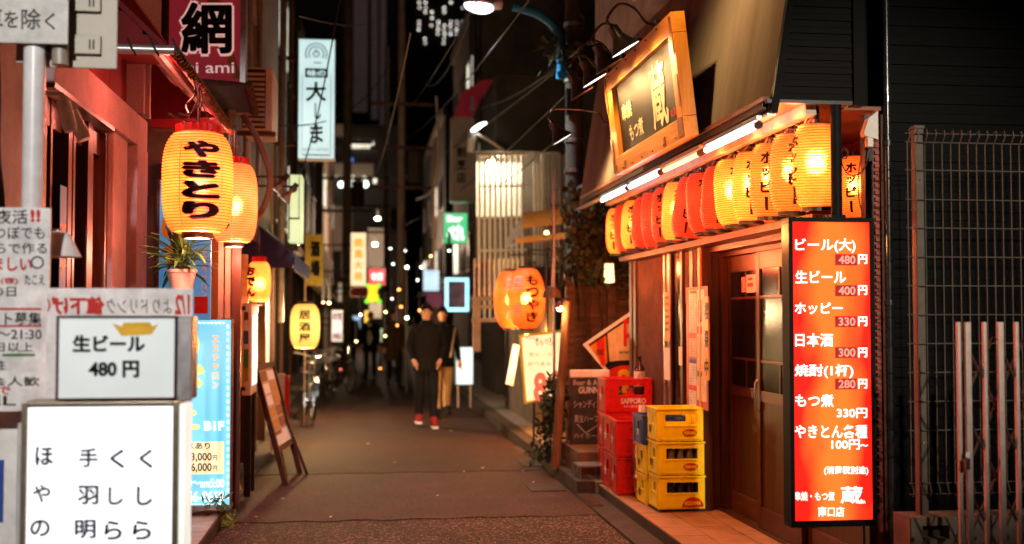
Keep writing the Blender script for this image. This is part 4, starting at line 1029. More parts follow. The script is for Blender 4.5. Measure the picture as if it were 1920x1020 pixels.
gt = thing('folding_gate', 'folded aluminium lattice gate glowing pink from the price sign', 'gate', (2.75, 5.0, .05))
YG = 5.0; m_gate = mat('satin aluminium', (.50, .40, .38), .42, .4, nz=(16, .2)); m_lat = mat('grimy lattice steel', (.035, .030, .028), .7, 0)
zg0, zg1 = .10, aY(1800, 604, YG).z
us = (1797, 1806, 1846, 1867, 1906, 1926, 1966, 1990, 2026)
for i, u in enumerate(us):
    x = aY(u, 700, YG).x; wd = .026 if i in (1, 3, 5, 7) else .016
    MB().box(x, x + wd, YG - (.03 if i % 2 else 0), YG + .022 - (.03 if i % 2 else 0), zg0, zg1).build('gate_bar', m_gate, gt, bevel=.003)
bars = [aY(u, 700, YG).x for u in us]
for k in range(4):
    z = zg0 + .25 + k * .33
    for i in range(1, 7, 2):
        for s in (1, -1):
            MB().bar((bars[i] + .013, YG + .034 + .008 * s, z - s * .16), (bars[i + 2] + .013, YG + .034 + .008 * s, z + s * .16), .006, .018, (0, 1, 0)).build('lattice_strip', m_lat, gt)
    for i in range(1, 9, 2): MB().ball((bars[i] + .03, YG + .03, z), .012, 8).build('pivot', m_blackmetal, gt)
MB().box(bars[0] + .004, bars[0] + .024, YG - .05, YG - .031, aY(1806, 878, YG).z, aY(1806, 858, YG).z).build('latch', m_blackmetal, gt)
MB().box(bars[0] + .012, bars[0] + .03, YG - .036, YG - .0305, aY(1806, 856, YG).z, aY(1806, 846, YG).z).build('sticker', m_white, gt)
# ------------------------------------------------------------------ left: tiled step and first building
ls = struct('left_step', MB().box(-12, -1.055, 3.0, 9.74, -.029, .09), m_kerb)
for i in range(14):
    for j in range(2):
        y = 5.6 + i * .294
        MB().box(-1.36 - j * .297 + .003, -1.36 - j * .297 + .292, y, y + .288, .085, .1 + rnd.uniform(-.001, .001)).build('tile', m_tilew, ls, bevel=.003)
wd_ = thing('kerb_weed', 'small green weed growing at the corner of the pale tiled step', 'weed', (-1.02, 9.0, 0))
leaves(70, lambda: V((-1.0 + rnd.gauss(0, .03), 8.95 + rnd.gauss(0, .06), .02 + abs(rnd.gauss(0, .05)))), .055, mat('bright weed', (.22, .22, .04), .6), 'foliage', wd_, .3)

lb = thing('awning_shop', 'pink grey stucco shopfront with brown window frames under a red awning', 'building', (-1.9, 7.2, 0))
def L(name, m, *b, bevel=0, parent=None): return MB().box(*b).build(name, m, parent or lb, bevel=bevel)
LX = -1.65
L('wall', m_greywall, -9, LX, 3.2, 5.98, .1, 7); L('wall', m_stucco, -9, LX - .12, 5.99, 9.6, .1, 7)
L('upper_wall', m_stucco, LX - .118, LX + .02, 5.99, 9.5, 3.62, 7)
m_redpanel = mat('dark red painted board', (.20, .018, .02), .5, nz=(3, .3))
for i in range(4): L('red_panel', m_redpanel, LX - .118, LX + .03, 6.0 + i * .53, 6.522 + i * .53, 3.005, 3.6, bevel=.003)
L('column_bar', m_stucco, LX - .11, LX + .14, 8.14, 8.2, 3.005, 3.55); L('column_bar', m_stucco, LX - .11, LX + .14, 8.36, 8.42, 3.005, 3.55); L('red_panel', m_redpanel, LX - .118, LX + .06, 8.205, 8.355, 3.005, 3.55)
L('eave_board', m_redpanel, LX + .02, LX + .40, 6.42, 8.1, 3.33, 3.345)
hdr = L('header', m_stucco, LX - .11, LX + .10, 6.0, 8.52, 2.78, 3.0, bevel=.006)
L('header_trim', m_blackmetal, LX + .06, LX + .105, 6.0, 7.4, 2.752, 2.777)
L('column', m_stucco, LX - .11, LX + .07, 7.55, 7.98, .1, 2.779, bevel=.008); L('column', m_stucco, LX - .11, LX + .11, 8.12, 8.50, .1, 2.779, bevel=.008)
L('column', m_stucco, LX - .11, LX + .03, 5.99, 6.018, .1, 2.779, bevel=.003)
m_wf = wood('brown window timber', (.075, .026, .016), (.03, .011, .007), .35)
for y, wd in ((6.02, .09), (6.30, .04), (6.55, .08), (6.78, .05), (7.0, .10), (7.22, .05), (7.46, .08)):
    L('window_post', m_wf, LX - .10, LX + .01 + (.03 if wd > .07 else 0), y, y + wd, .1, 2.75, bevel=.003)
m_warmglass = mat('warm tinted glass', (.028, .010, .006), .1, coat=.5, nz=(2, .6))
L('window', m_warmglass, LX - .1, LX - .06, 6.02, 7.52, .4, 2.75); L('dado', m_stucco, LX - .1, LX - .02, 6.02, 7.54, .1, .39)
L('window_rail', m_wf, LX - .059, LX + .005, 6.02, 7.54, .39, .46); L('window_rail', m_wf, LX - .059, LX + .005, 6.02, 7.54, 2.60, 2.74)
bp_ = thing('window_poster', 'narrow blue poster with orange characters between the brown window frames', 'poster', (LX, 6.1, 1.9))
A, Bq = aX(110, 600, LX + .045), aX(126, 330, LX + .045)
MB().box(LX + .042, LX + .045, A.y, Bq.y, 1.62, 2.3).build('sheet', mat('blue poster', (.05, .22, .42), .5), bp_)
t = MB()
for i, s in enumerate('エステ'): fpx(t, s, 112, 420 + i * 34, 124, 446 + i * 34, lambda u, v: aX(u, v, LX + .0465), .04)
t.build('lettering', mat('orange print', (.75, .2, .03), .5), bp_)
# awning: canvas, purlins, rails, rods
aw = thing('red_awning', 'dark red canvas awning with pink frame bars and a rod wound with rusty coil', 'awning', (-1.4, 7.8, 3.0))
ox_, oz_ = -1.02, 3.04; wx, wz = LX + .02, 3.62; ya, yb = 6.38, 9.12
def slope(t, y, d=0): return V((wx + (ox_ - wx) * t, y, wz + (oz_ - wz) * t - d))
cv = MB(); N = 26
cv.add([slope(t, ya + (yb - ya) * i / N, .018 * math.sin(math.pi * t) * (1 + .4 * math.sin(i * 2.1)) + dd) for dd in (0, .004) for i in range(N + 1) for t in (0, .25, .5, .75, 1)],
       [tuple(k * (N + 1) * 5 + i * 5 + j + q for q in ((0, 5, 6, 1) if k == 0 else (0, 1, 6, 5))) for k in (0, 1) for i in range(N) for j in range(4)])
cv.build('canvas', m_canvas, aw, smooth=True)
m_bar = mat('pinkish awning bar', (.52, .38, .34), .4, .3)
for t in (.30, .52, .74): MB().bar(slope(t, ya, .05), slope(t, yb, .05), .03, .03).build('purlin', m_bar, aw)
for y in (ya, yb): MB().bar(slope(0, y, .03), slope(1, y, .03), .028, .03).build('end_bar', m_canvas if y == ya else m_rust, aw)
MB().tube([slope(1, ya) + V((-.62, -.02, -.0)), slope(1, ya) + V((0, -.02, 0))], .026, 12).build('front_rail', m_alu, aw, smooth=True)
MB().tube([slope(1, yb) + V((-.62, 0, -.0)), slope(1, yb)], .018, 10).build('rear_rail', m_rust, aw)
ev = MB(); ev.prism([slope(0, ya, .02), slope(1, ya, .02), slope(1, ya, 0) + V((-.62, 0, .02))], (0, .004, 0)); ev.build('end_flap', m_canvas, aw)
ev = MB(); ev.prism([slope(0, yb, .02), slope(1, yb, .02), slope(1, yb, 0) + V((-.62, 0, .02))], (0, .004, 0)); ev.build('end_flap', m_canvas, aw)
# lower gable of red cloth between column and rod
ev = MB(); ev.prism([(wx, 8.75, 3.5), (ox_ - .08, 8.75, 3.08), (wx, 8.75, 3.06)], (0, .006, 0)); ev.build('end_flap', m_canvas, aw)
rd0 = slope(1, ya); rd1 = slope(1, yb)
MB().tube([rd0, rd1], .019, 10).build('rod', m_rust, aw, smooth=True)
cl = MB(); n = 36 * 8
cl.tube([rd0.lerp(rd1, i / n) + V((math.cos(i * math.pi / 4) * .026, 0, math.sin(i * math.pi / 4) * .026)) for i in range(n + 1)], .0075, 5); cl.build('rod_coil', mat('rusty coil', (.26, .12, .06), .6, .3, nz=(20, .5)), aw)
for i in range(5):
    x = wx + .12 + i * .12; tt = MB(); tt.tube(curve([(x, ya - .03, oz_ + .06), (x + .03, ya - .05, oz_ + .0), (x + .05, ya - .03, oz_ - .035)], 3), .006, 5); tt.build('tie_cord', m_cable, aw)
lk = MB()
for i in range(3): lk.tube(curve([rd0.lerp(rd1, .22 + i * .05) + V((0, 0, 0)), rd0.lerp(rd1, .22 + i * .05) + V((.03, -.04, -.12)), rd0.lerp(rd1, .25 + i * .05) + V((-.04, 0, -.17 - .03 * i)), rd0.lerp(rd1, .2) + V((-.06 * i, -.03, -.25))], 5), .006, 5)
lk.build('loose_strap', m_cable, aw)

# floodlight on the header, cables on the grey wall
fl = thing('floodlight', 'white twin floodlight on a bracket below the header', 'lamp', aX(125, 215, LX + .2))
c = V(fl.location)
for dx, a in ((0, .25), (.035, .45)):
    MB().lathe([(.001, .075), (.032, .07), (.036, -.06), (.03, -.085), (.001, -.09)], 16, c + V((dx, dx * 2, -dx)), Matrix.Rotation(-a, 3, 'Y')).build('lamp_head', m_white, fl, smooth=True)
MB().tube([c + V((-.2, 0, .10)), c + V((-.02, 0, .10)), c + V((0, 0, .06))], .010, 8).build('bracket', m_white, fl)
for i in range(6):
    y = 4.6 + rnd.uniform(0, .8)
    p = [(LX + .03, 4.5 + i * .12, 3.4), (LX + .05, 4.75 + i * .1 + rnd.uniform(-.1, .1), 2.7), (LX + .06, 4.65 + i * .12, 2.35 + rnd.uniform(-.1, .1)), (LX + .04, 4.9 + i * .1, 2.0), (LX + .03, 4.7 + i * .13, 1.2)]
    tag(MB().tube(curve(p, 6), .011 + .004 * (i % 2), 6).build('wall_cable', m_cable if i % 3 else m_steel, None, smooth=True), 'dark cable sagging down the grey wall behind the sign pole', 'cable', 'cables on the grey wall')

# yakitori lanterns
pap_k = lantern_paper('big yellow lantern paper', (3.4, .60, .085), (3.1, .43, .045), .95, .14, None, .21, .40)
pap_k2 = lantern_paper('big peach lantern paper', (3.2, .50, .13), (2.8, .36, .07), .95, .2, None, .18, .38)
m_inkred = mat('red edged lantern ink', (.06, .006, .004), .5)
m_ribbon = mat('red lantern crown', (.62, .015, .012), .5)
def big_lantern(u, v0, v1, wpx, y, pm, label, words, spin, ink_th, n_ribs=34, spl=95):
    a, b = aY(u, v1, y), aY(u, v0, y); R = wpx / 2 * y / F; H = b.z - a.z; c = (a + b) / 2
    T = thing('paper_lantern', label, 'paper lantern', c, spin, None)
    pr = lantern_profile(R, H, n_ribs, rib=.003, neck=.60)
    MB().lathe(pr, 48).build('paper_shade', pm, T, smooth=True, local=True)
    m = MB(); o_ = MB(); n = len(words); hh = H * .80 / n
    for i, s in enumerate(words):
        z = H * .40 - hh * (i + .5)
        wrap(m, s, pr, ink_th, z, R * 1.08, hh * .84, .06, 0, .009, 9)
        wrap(o_, s, pr, ink_th, z, R * 1.14, hh * .9, .10, 0, .005, 9)
    o_.build('lettering', glow('red halo print', (1.0, .05, .015), 1.0), T, local=True); m.build('lettering', m_inkred, T, local=True)
    st_ = MB()
    for th in (ink_th - .62, ink_th + .62):
        for (r0, z0), (r1, z1) in zip(pr, pr[1:]): st_.add([((r + .002) * math.cos(th + d), (r + .002) * math.sin(th + d), z) for r, z, d in ((r0, z0, -.018), (r0, z0, .018), (r1, z1, .018), (r1, z1, -.018))], [(0, 1, 2, 3)])
    st_.build('seam', glow('lantern seam', (1.6, .28, .04), .9), T, local=True)
    MB().lathe([(R * .42, -.035), (R * .44, -.03), (R * .44, .012), (R * .40, .014), (R * .40, -.03)], 28, (0, 0, -H / 2)).build('bottom_ring', m_blackmetal, T, local=True)
    MB().lathe([(R * .36, -.034), (.001, -.036)], 20, (0, 0, -H / 2)).build('bulb_opening', glow('lantern mouth', (1.5, 1.4, 1.3), 1.0), T, local=True)
    q = MB(); n2 = 40
    q.add([((R * (.60 + (.045 if k % 2 else -.02) * (1 if j else .4))) * math.cos(2 * math.pi * k / n2), (R * (.60 + (.045 if k % 2 else -.02) * (1 if j else .4))) * math.sin(2 * math.pi * k / n2), H / 2 - .012 + j * .03) for j in (0, 1, 2) for k in range(n2)] + [(0, 0, H / 2 + .05)],
          [(j * n2 + k, j * n2 + (k + 1) % n2, (j + 1) * n2 + (k + 1) % n2, (j + 1) * n2 + k) for j in (0, 1) for k in range(n2)] + [(2 * n2 + k, 2 * n2 + (k + 1) % n2, 3 * n2) for k in range(n2)])
    q.build('crown', m_ribbon, T, local=True)
    MB().ball((0, 0, -.02), .05, 12).build('bulb', m_bulb, T, local=True)
    w_ = MB()
    for s in (-1, 1): w_.tube([(s * R * .5, 0, H / 2), (0, 0, H / 2 + .22)], .003, 5)
    w_.tube([(0, 0, H / 2 + .0), (0, 0, H / 2 + .30)], .007, 6); w_.build('hanger', m_cable, T, local=True)
    spill('lantern_light', c - V((-.03, .06, H / 2 + .09)), spl * .65, (1, .25, .15), T); spill('lantern_light', c + V((-.12, -.1, H / 2 + .24)), spl * .2, (1, .20, .14), T)
    hoops(pr, n_ribs, .0014, 44).build('hoops', m_hoop, T, local=True)
    return T
big_lantern(371, 250, 437, 127, 7.15, pap_k, 'big yellow yakitori lantern with black brush letters, nearest under the red awning', 'やきとり', 0, -math.pi / 2 + .24)
big_lantern(439, 308, 455, 84, 8.95, pap_k2, 'peach yakitori lantern hanging just behind the big yellow one', 'やきとり', 0, -math.pi / 2 - .62)

# red sign 網
rs = thing('red_sign', 'dark red shop sign with large black outlined character above the awning', 'sign', (-1.3, 9.7, 3.6))
YR = 9.7; A, Bq = aY(316, 151, YR), aY(452, -70, YR)
m_rsign = glow('dark red lit sign sheet', (.155, .010, .016), 1.0, (.13, .008, .012), base=(.15, .008, .012), rough=.7)
MB().box(A.x, Bq.x, YR, YR + .12, A.z, Bq.z).build('sheet', m_rsign, rs)
MB().box(Bq.x + .001, Bq.x + .045, YR - .02, YR + .14, A.z - .02, Bq.z).build('frame', m_alu, rs); MB().box(A.x - .03, A.x - .001, YR - .02, YR + .14, A.z - .02, Bq.z).build('frame', m_rust, rs)
pr_ = lambda d: (lambda u, v: aY(u, v, YR - d))
t = MB(); t.prism([pr_(.003)(*p) for p in ((383, -20), (405, -20), (452, 148), (438, 148))], (0, .002, 0)); t.build('gold_stroke', mat('gold print', (.42, .18, .04), .5), rs)
t = MB(); fpx(t, '網', 335, 0, 439, 106, pr_(.008), .07); t.build('lettering_edge', glow('pink lit outline', (.62, .33, .30), 1.0), rs)
t = MB(); fpx(t, '網', 339, 4, 435, 101, pr_(.011), .034); t.build('lettering', m_black, rs)
t = MB(); fpx(t, 'ami ami', 318, 117, 439, 137, pr_(.008), .01); t.build('lettering', glow('pale lit print', (.55, .36, .34), 1.0), rs)

# second building with AC units, ducts; little blue awning
l2 = thing('grey_building', 'narrow grey tan building with ducts and air conditioners past the red sign', 'building', (-1.8, 13, 0))
def L2(name, m, *b, bevel=0): return MB().box(*b).build(name, m, l2, bevel=bevel)
L2('wall', m_tanwall, -9, -1.27, 9.9, 16.6, 2.6, 12); L2('lower_wall', m_darkwall, -9, -1.55, 9.75, 16.6, .05, 2.59)
L2('pilaster', m_woodorange_z, -1.6, -1.10, 9.62, 9.74, .1, 2.9, bevel=.005); L2('pilaster', m_wooddark, -1.10, -1.02, 9.66, 9.76, .1, 3.0)
L2('lintel', m_wooddark, -1.55, -1.08, 9.78, 16.5, 2.35, 2.58)
for y in (10.6, 11.5, 12.4, 13.4, 14.6): L2('timber_post', m_wooddark, -1.5, -1.2, y, y + .1, .05, 2.34)
L2('fascia_panel', m_greywall, -1.268, -1.20, 13.8, 16.4, 4.2, 9); L2('fascia_panel', m_cream, -1.268, -1.23, 11.2, 13.6, 5.0, 9)
m_duct = mat('dull duct', (.36, .31, .26), .4, .6)
for x, y, z0, z1, r in ((-1.2, 10.5, 2.6, 7, .05), (-1.16, 16.5, 1.5, 9, .05), (-1.2, 12.0, 2.7, 6.2, .04), (-1.2, 13.3, 2.7, 5.5, .03)):
    MB().tube(curve([(x, y, z0), (x + .02, y, (z0 + z1) / 2), (x, y, z1)], 4), r, 10).build('duct', m_duct, l2, smooth=True)
m_orglow = glow('warm lit interior', (1.4, .30, .05), .55, (.35, .05, .01), nz=(6, 1), base=(.2, .08, .04))
L2('lit_window', m_orglow, -1.545, -1.5, 10.75, 11.45, .55, 2.2); L2('lit_window', m_orglow, -1.545, -1.5, 11.65, 12.35, .8, 2.1); L2('lit_window', glow('pale lit window', (1.3, .7, .3), .7), -1.545, -1.5, 13.6, 14.5, .9, 2.2)
L2('side_panel', m_orglow, -1.5, -1.12, 11.46, 11.5, .9, 2.2)
def ac(u, v, y, label):
    p = aY(u, v, y); T = thing('air_conditioner', label, 'air conditioner', p)
    MB().box(p.x - .16, p.x + .13, y, y + .75, p.z - .3, p.z + .3).build('casing', m_cream, T, bevel=.012)
    for i in range(11): MB().box(p.x - .14, p.x + .06, y - .012, y - .002, p.z - .26 + i * .048, p.z - .235 + i * .048).build('grille_slat', m_cream, T)
    MB().box(p.x - .145, p.x + .07, y - .0015, y, p.z - .28, p.z + .28).build('fan_recess', m_blackmetal, T)
    MB().box(p.x - .2, p.x + .16, y + .05, y + .12, p.z - .34, p.z - .301).build('bracket', m_rust, T)
ac(484, 185, 11.0, 'cream slatted air conditioner on the wall beside the red sign')
ba = thing('blue_awning', 'small faded blue awning on a rusty wrapped frame under the red sign', 'awning', (-1.1, 9.9, 3.5))
q = [aY(372, 152, 9.4), aY(466, 160, 9.4), aY(478, 212, 10.6), aY(408, 212, 10.6)]
MB().prism(q, (0, 0, .012)).build('canvas', m_canvasblue, ba)
MB().tube([q[0], q[1], q[2]], .024, 8).build('frame_tube', m_rust, ba, smooth=True); MB().tube([q[3], q[2]], .014, 8).build('frame_tube', m_alu, ba)
n = 120; cl = MB(); cl.tube([q[1].lerp(q[2], i / n) + V((.03 * math.cos(i * .8), 0, .03 * math.sin(i * .8))) for i in range(n + 1)], .009, 5); cl.build('frame_coil', m_rust, ba)
dc = thing('hose', 'thick brown hose looping down from the small blue awning', 'hose', aY(470, 300, 10.4))
MB().tube(curve([aY(455, 215, 10.4), aY(480, 255, 10.4), aY(502, 310, 10.4), aY(506, 350, 10.4), aY(494, 390, 10.4), aY(478, 410, 10.4)], 6), .028, 10).build('hose_body', mat('brown hose', (.22, .11, .07), .6), dc, smooth=True)

# left street furniture -------------------------------------------------
bl = thing('salon_sign', 'tall bright blue backlit salon sign standing on the pale step', 'sign', (-1.2, 8.9, .1))
YB = 8.9; A, Bq = aY(300, 950, YB), aY(435, 598, YB); e = .016
m_blue = glow('lit blue salon face', (.09, .55, .80), 1.0, (.30, .76, .90), nz=(1.4, 1), stretch=(1.6, 1, .9), base=(.1, .4, .6))
MB().box(A.x, Bq.x, YB, YB + .14, A.z, Bq.z).build('case', mat('sign case maroon', (.16, .05, .05), .4), bl)
MB().box(A.x + e, Bq.x - .006, YB - .004, YB - .0005, A.z + .004, Bq.z - .006).build('face', m_blue, bl)
MB().box(A.x, Bq.x + .004, YB - .03, YB + .16, A.z - .03, A.z - .001).build('base', m_steel, bl)
pb = lambda d: (lambda u, v: aY(u, v, YB - d))
t = MB()
for s, a, b, c, d in (('の', 306, 615, 374, 677), ('び', 306, 684, 384, 744), ('こ', 306, 770, 374, 806)): fpx(t, s, a, b, c, d, pb(.008), .07)
t.build('lettering', glow('lit yellow print', (1.5, .85, .12), 1.0), bl)
t = MB()
for i, s in enumerate('エステサロン'): fpx(t, s, 398, 629 + i * 17.3, 410, 642 + i * 17.3, pb(.009), .05)
t.build('lettering', glow('lit rose print', (1.3, .55, .25), 1.0), bl)
t = MB(); fpx(t, 'B1F', 383, 790, 420, 807, pb(.009), .03); fpx(t, '0〜am5:00', 352, 898, 420, 914, pb(.009), .01); fpx(t, '66-8658', 352, 921, 420, 941, pb(.009), .015)
for i in range(26):
    v = 608 + i * 12.8; fpx(t, '~' if i % 2 else '・', 425.5, v, 429, v + 8, pb(.009), .02)
for i in range(10): fpx(t, '~' if i % 2 else '・', 350 + i * 7.4, 604, 355 + i * 7.4, 607, pb(.009), .02); fpx(t, '~' if i % 2 else '・', 350 + i * 7.4, 944, 355 + i * 7.4, 947, pb(.009), .02)
t.build('lettering', m_lit, bl)
q = MB(); c0, c1 = aY(320, 890, YB - .007), aY(420, 828, YB - .007); q.box(c0.x, c1.x, YB - .009, YB - .006, c0.z, c1.z); q.build('price_panel', glow('lit cream panel', (1.3, .95, .50), 1.0), bl, bevel=.001)
t = MB()
for s, a, b, c, d in (('コースあり', 318, 830, 394, 842), ('3,000', 358, 849, 397, 866), ('6,000', 358, 868, 397, 886)): fpx(t, s, a, b, c, d, pb(.0115), .02)
t.build('lettering', mat('teal print', (.01, .07, .12), .5), bl)
t = MB(); fpx(t, '円', 399, 853, 407, 863, pb(.0115)); fpx(t, '円', 399, 873, 407, 883, pb(.0115)); t.build('lettering', m_rust, bl)
wp = thing('small_plant', 'few green blades growing before the foot of the blue sign', 'plant', (-1.15, 8.75, .1))
leaves(40, lambda: aY(402, 945, 8.8) + V((rnd.gauss(0, .05), rnd.gauss(0, .02), abs(rnd.gauss(0, .02)))), .08, mat('fresh leaf', (.08, .2, .05), .5), 'foliage', wp, .2)
bb = thing('blue_banner', 'tall blue poster with yellow letters behind the lanterns and potted plant', 'poster', (-1.35, 8.62, 1.4))
YQ = 8.62; A, Bq = aY(297, 600, YQ), aY(397, 338, YQ)
MB().box(A.x, Bq.x, YQ, YQ + .02, A.z, Bq.z).build('sheet', glow('dim lit blue poster', (.02, .20, .42), .8, (.02, .15, .34), base=(.05, .3, .5)), bb)
MB().box(A.x - .02, A.x - .001, YQ - .01, YQ + .03, .1, Bq.z).build('frame', m_rust, bb)
t = MB()
for s, a, b, c, d in (('の', 302, 398, 345, 450), ('び', 308, 452, 356, 500)): fpx(t, s, a, b, c, d, lambda u, v: aY(u, v, YQ - .004), .06)
t.build('lettering', mat('yellow poster print', (.8, .5, .03), .5), bb)
t = MB()
for i, s in enumerate('エステサロン'): fpx(t, s, 378, 470 + i * 15, 388, 483 + i * 15, lambda u, v: aY(u, v, YQ - .004), .02)
t.build('lettering', m_whiteprint, bb)
MB().box(aY(364, 588, YQ).x, aY(390, 560, YQ).x, YQ - .008, YQ - .004, aY(364, 588, YQ).z, aY(390, 556, YQ).z).build('red_mark', m_red, bb)
for u, m in ((414, m_tanwall), (427, m_tanwall), (444, m_wooddark)):
    p = aY(u, 600, 9.2); solo('door_post', {414: 'pale upright pipe nearest the blue poster', 427: 'pale upright pipe between the blue poster and the brown post', 444: 'dark brown timber upright beside the pale pipes'}[u], 'post', MB().box(p.x - .02 - (u == 444) * .02, p.x + .02 + (u == 444) * .01, 9.18, 9.24, .1, 2.75), m, (p.x, 9.2, .1))

# potted plant on a plinth
pz = aY(340, 556, 7.4); px_ = pz.x
sd = thing('plant_stand', 'plain timber plinth under the spiky potted plant', 'stand', (px_, 7.4, .1))
for sx in (-.05, .03):
    for sy in (-.1, .1): MB().box(px_ + sx - .015, px_ + sx + .015, 7.4 + sy - .015, 7.4 + sy + .015, .1, pz.z - .001).build('leg', m_wooddark, sd)
MB().box(px_ - .10, px_ + .055, 7.26, 7.54, pz.z, pz.z + .02).build('top', m_wooddark, sd)
pp = thing('potted_plant', 'spiky dark leaved plant in a pale pot under the yakitori lanterns', 'potted plant', (px_, 7.4, pz.z + .02)); c = V(pp.location)
MB().lathe([(.001, 0), (.062, 0), (.09, .13), (.096, .13), (.096, .15), (.086, .15), (.08, .12), (.001, .115)], 24, c).build('pot', m_terracotta, pp, smooth=True)
me_leaf = None
for i in range(95):
    a = rnd.uniform(0, 6.28); el = rnd.uniform(-.25, 1.3); Lf = rnd.uniform(.14, .27)
    b0 = c + V((rnd.gauss(0, .03), rnd.gauss(0, .03), .14 + rnd.uniform(0, .16)))
    if me_leaf is None:
        lm = MB(); prof = [(0, .004, 0), (.3, .014, .02), (.65, .013, .01), (1, .0008, -.06)]
        lm.add([p for x, w_, z in prof for p in ((x * .2, -w_ * .8, z * .3), (x * .2, 0, z * .3 - .003), (x * .2, w_ * .8, z * .3))], [(j * 3 + k, j * 3 + 3 + k, j * 3 + 4 + k, j * 3 + 1 + k) for j in range(3) for k in (0, 1)])
        o = lm.build('leaf', m_leaf, pp, local=True); me_leaf = o.data
    else:
        o = bpy.data.objects.new('leaf', me_leaf); COL.objects.link(o); o.parent = pp
    o.location = b0 - c; o.rotation_euler = (rnd.uniform(-.5, .5), -el + .4, a); o.scale = (Lf / .2,) * 3
t = MB()
for i in range(8):
    a = rnd.uniform(0, 6.28); t.tube([c + V((0, 0, .11)), c + V((.05 * math.cos(a), .05 * math.sin(a), .3))], .005, 5)
t.build('stem', m_leaf, pp)

# menu light box, yellow stand, A-board
mbx = thing('menu_box', 'cream framed upright menu box on black legs beside the blue sign', 'sign', (-.98, 10.0, .1))
YN = 10.0; A, Bq = aY(453, 742, YN), aY(472, 568, YN)
MB().box(A.x, Bq.x, YN, YN + .55, A.z, Bq.z).build('case', m_cream, mbx, bevel=.008)
for a, b, c, d, m in ((458, 585, 466, 600, m_rust), (457, 620, 466, 645, m_bluepr), (457, 655, 466, 690, m_green), (457, 690, 466, 715, mat('olive print', (.35, .33, .03), .5))):
    P0, P1 = aY(a, d, YN), aY(c, b, YN); MB().box(P0.x, P1.x, YN - .004, YN - .0005, P0.z, P1.z).build('print', m, mbx)
for v in (577, 728): P0 = aY(456, v, YN); MB().box(P0.x - .012, P0.x + .02, YN - .012, YN - .005, P0.z - .02, P0.z + .012).build('clip', m_blackmetal, mbx)
MB().box(Bq.x + .001, Bq.x + .006, YN + .06, YN + .5, A.z + .08, Bq.z - .1).build('lit_face', glow('white blue menu light', (1.1, 1.2, 1.3), 1.0, (.9, .9, .7), nz=(5, 1)), mbx)
for y in (YN + .08, YN + .45):
    for x in (A.x + .03, Bq.x - .02): MB().box(x - .015, x + .015, y - .015, y + .015, .05, A.z - .001).build('leg', m_blackmetal, mbx)
ysn = thing('yellow_stand', 'small yellow folding stand sign half behind the blue sign', 'sign', (-1.0, 9.35, .1))
MB().prism([aY(412, 915, 9.35), aY(452, 920, 9.35), aY(437, 838, 9.5), aY(415, 836, 9.5)], (0, .02, 0)).build('front_panel', mat('yellow board', (.62, .45, .08), .5), ysn)
MB().prism([aY(414, 908, 9.7), aY(450, 908, 9.7), aY(438, 838, 9.56), aY(417, 836, 9.56)], (0, .02, 0)).build('rear_panel', m_black, ysn)
t = MB(); fpx(t, 'の', 438, 882, 445, 908, lambda u, v: aY(u, v, 9.335), .03); t.build('lettering', m_black, ysn)
ab = thing('menu_board', 'timber framed leaning menu board with food photos at the left kerb', 'sign', (-.8, 11, 0))
a0, a1 = aZ(537, 910, .007), aZ(556, 893, .007)
lean = aY(478, 684, a0.y) - a0
upv = lean
def ap(s, h, d=0):
    nn = V((1, -.25, .25)).normalized(); return a0.lerp(a1 + V((.03, .22, 0)), s) + upv * h + nn * d
def aslab(name, m, s0, s1, h0, h1, d0, d1):
    return MB().hexa([ap(s0, h0, d0), ap(s1, h0, d0), ap(s1, h0, d1), ap(s0, h0, d1), ap(s0, h1, d0), ap(s1, h1, d0), ap(s1, h1, d1), ap(s0, h1, d1)]).build(name, m, ab)
aslab('frame_leg', m_wooddark, -.03, .03, 0, 1, -.03, .02); aslab('frame_leg', m_wooddark, .97, 1.03, 0, 1, -.03, .02); aslab('frame_rail', m_wooddark, .031, .969, .95, 1, -.03, .02); aslab('frame_rail', m_wooddark, .031, .969, .27, .31, -.03, .02)
m_mb = mat('menu board sheet', (.50, .34, .25), .6, nz=(5, .3)); aslab('sheet', m_mb, .031, .969, .311, .949, -.02, 0)
m_food = [mat('food photo brown', (.30, .10, .04), .5, c2=(.1, .03, .02), nz=(30, .6)), mat('food photo amber', (.55, .28, .06), .5, c2=(.3, .08, .03), nz=(30, .6)), m_paper]
for i in range(6):
    for j in range(2): aslab('food_photo', m_food[(i * 2 + j * 2 + i // 2) % 3], .10 + j * .44, .46 + j * .44, .85 - i * .1, .93 - i * .1, .001, .004)
aslab('strip_sheet', m_paper, .06, .94, .315, .40, .001, .005)
MB().bar(a0 + V((-.02, .30, 0)), ap(.5, .8, -.03), .03, .03).build('prop', m_wooddark, ab); MB().bar(a1 + V((.10, .12, 0)), ap(.9, .8, -.03), .03, .03).build('prop', m_wooddark, ab)

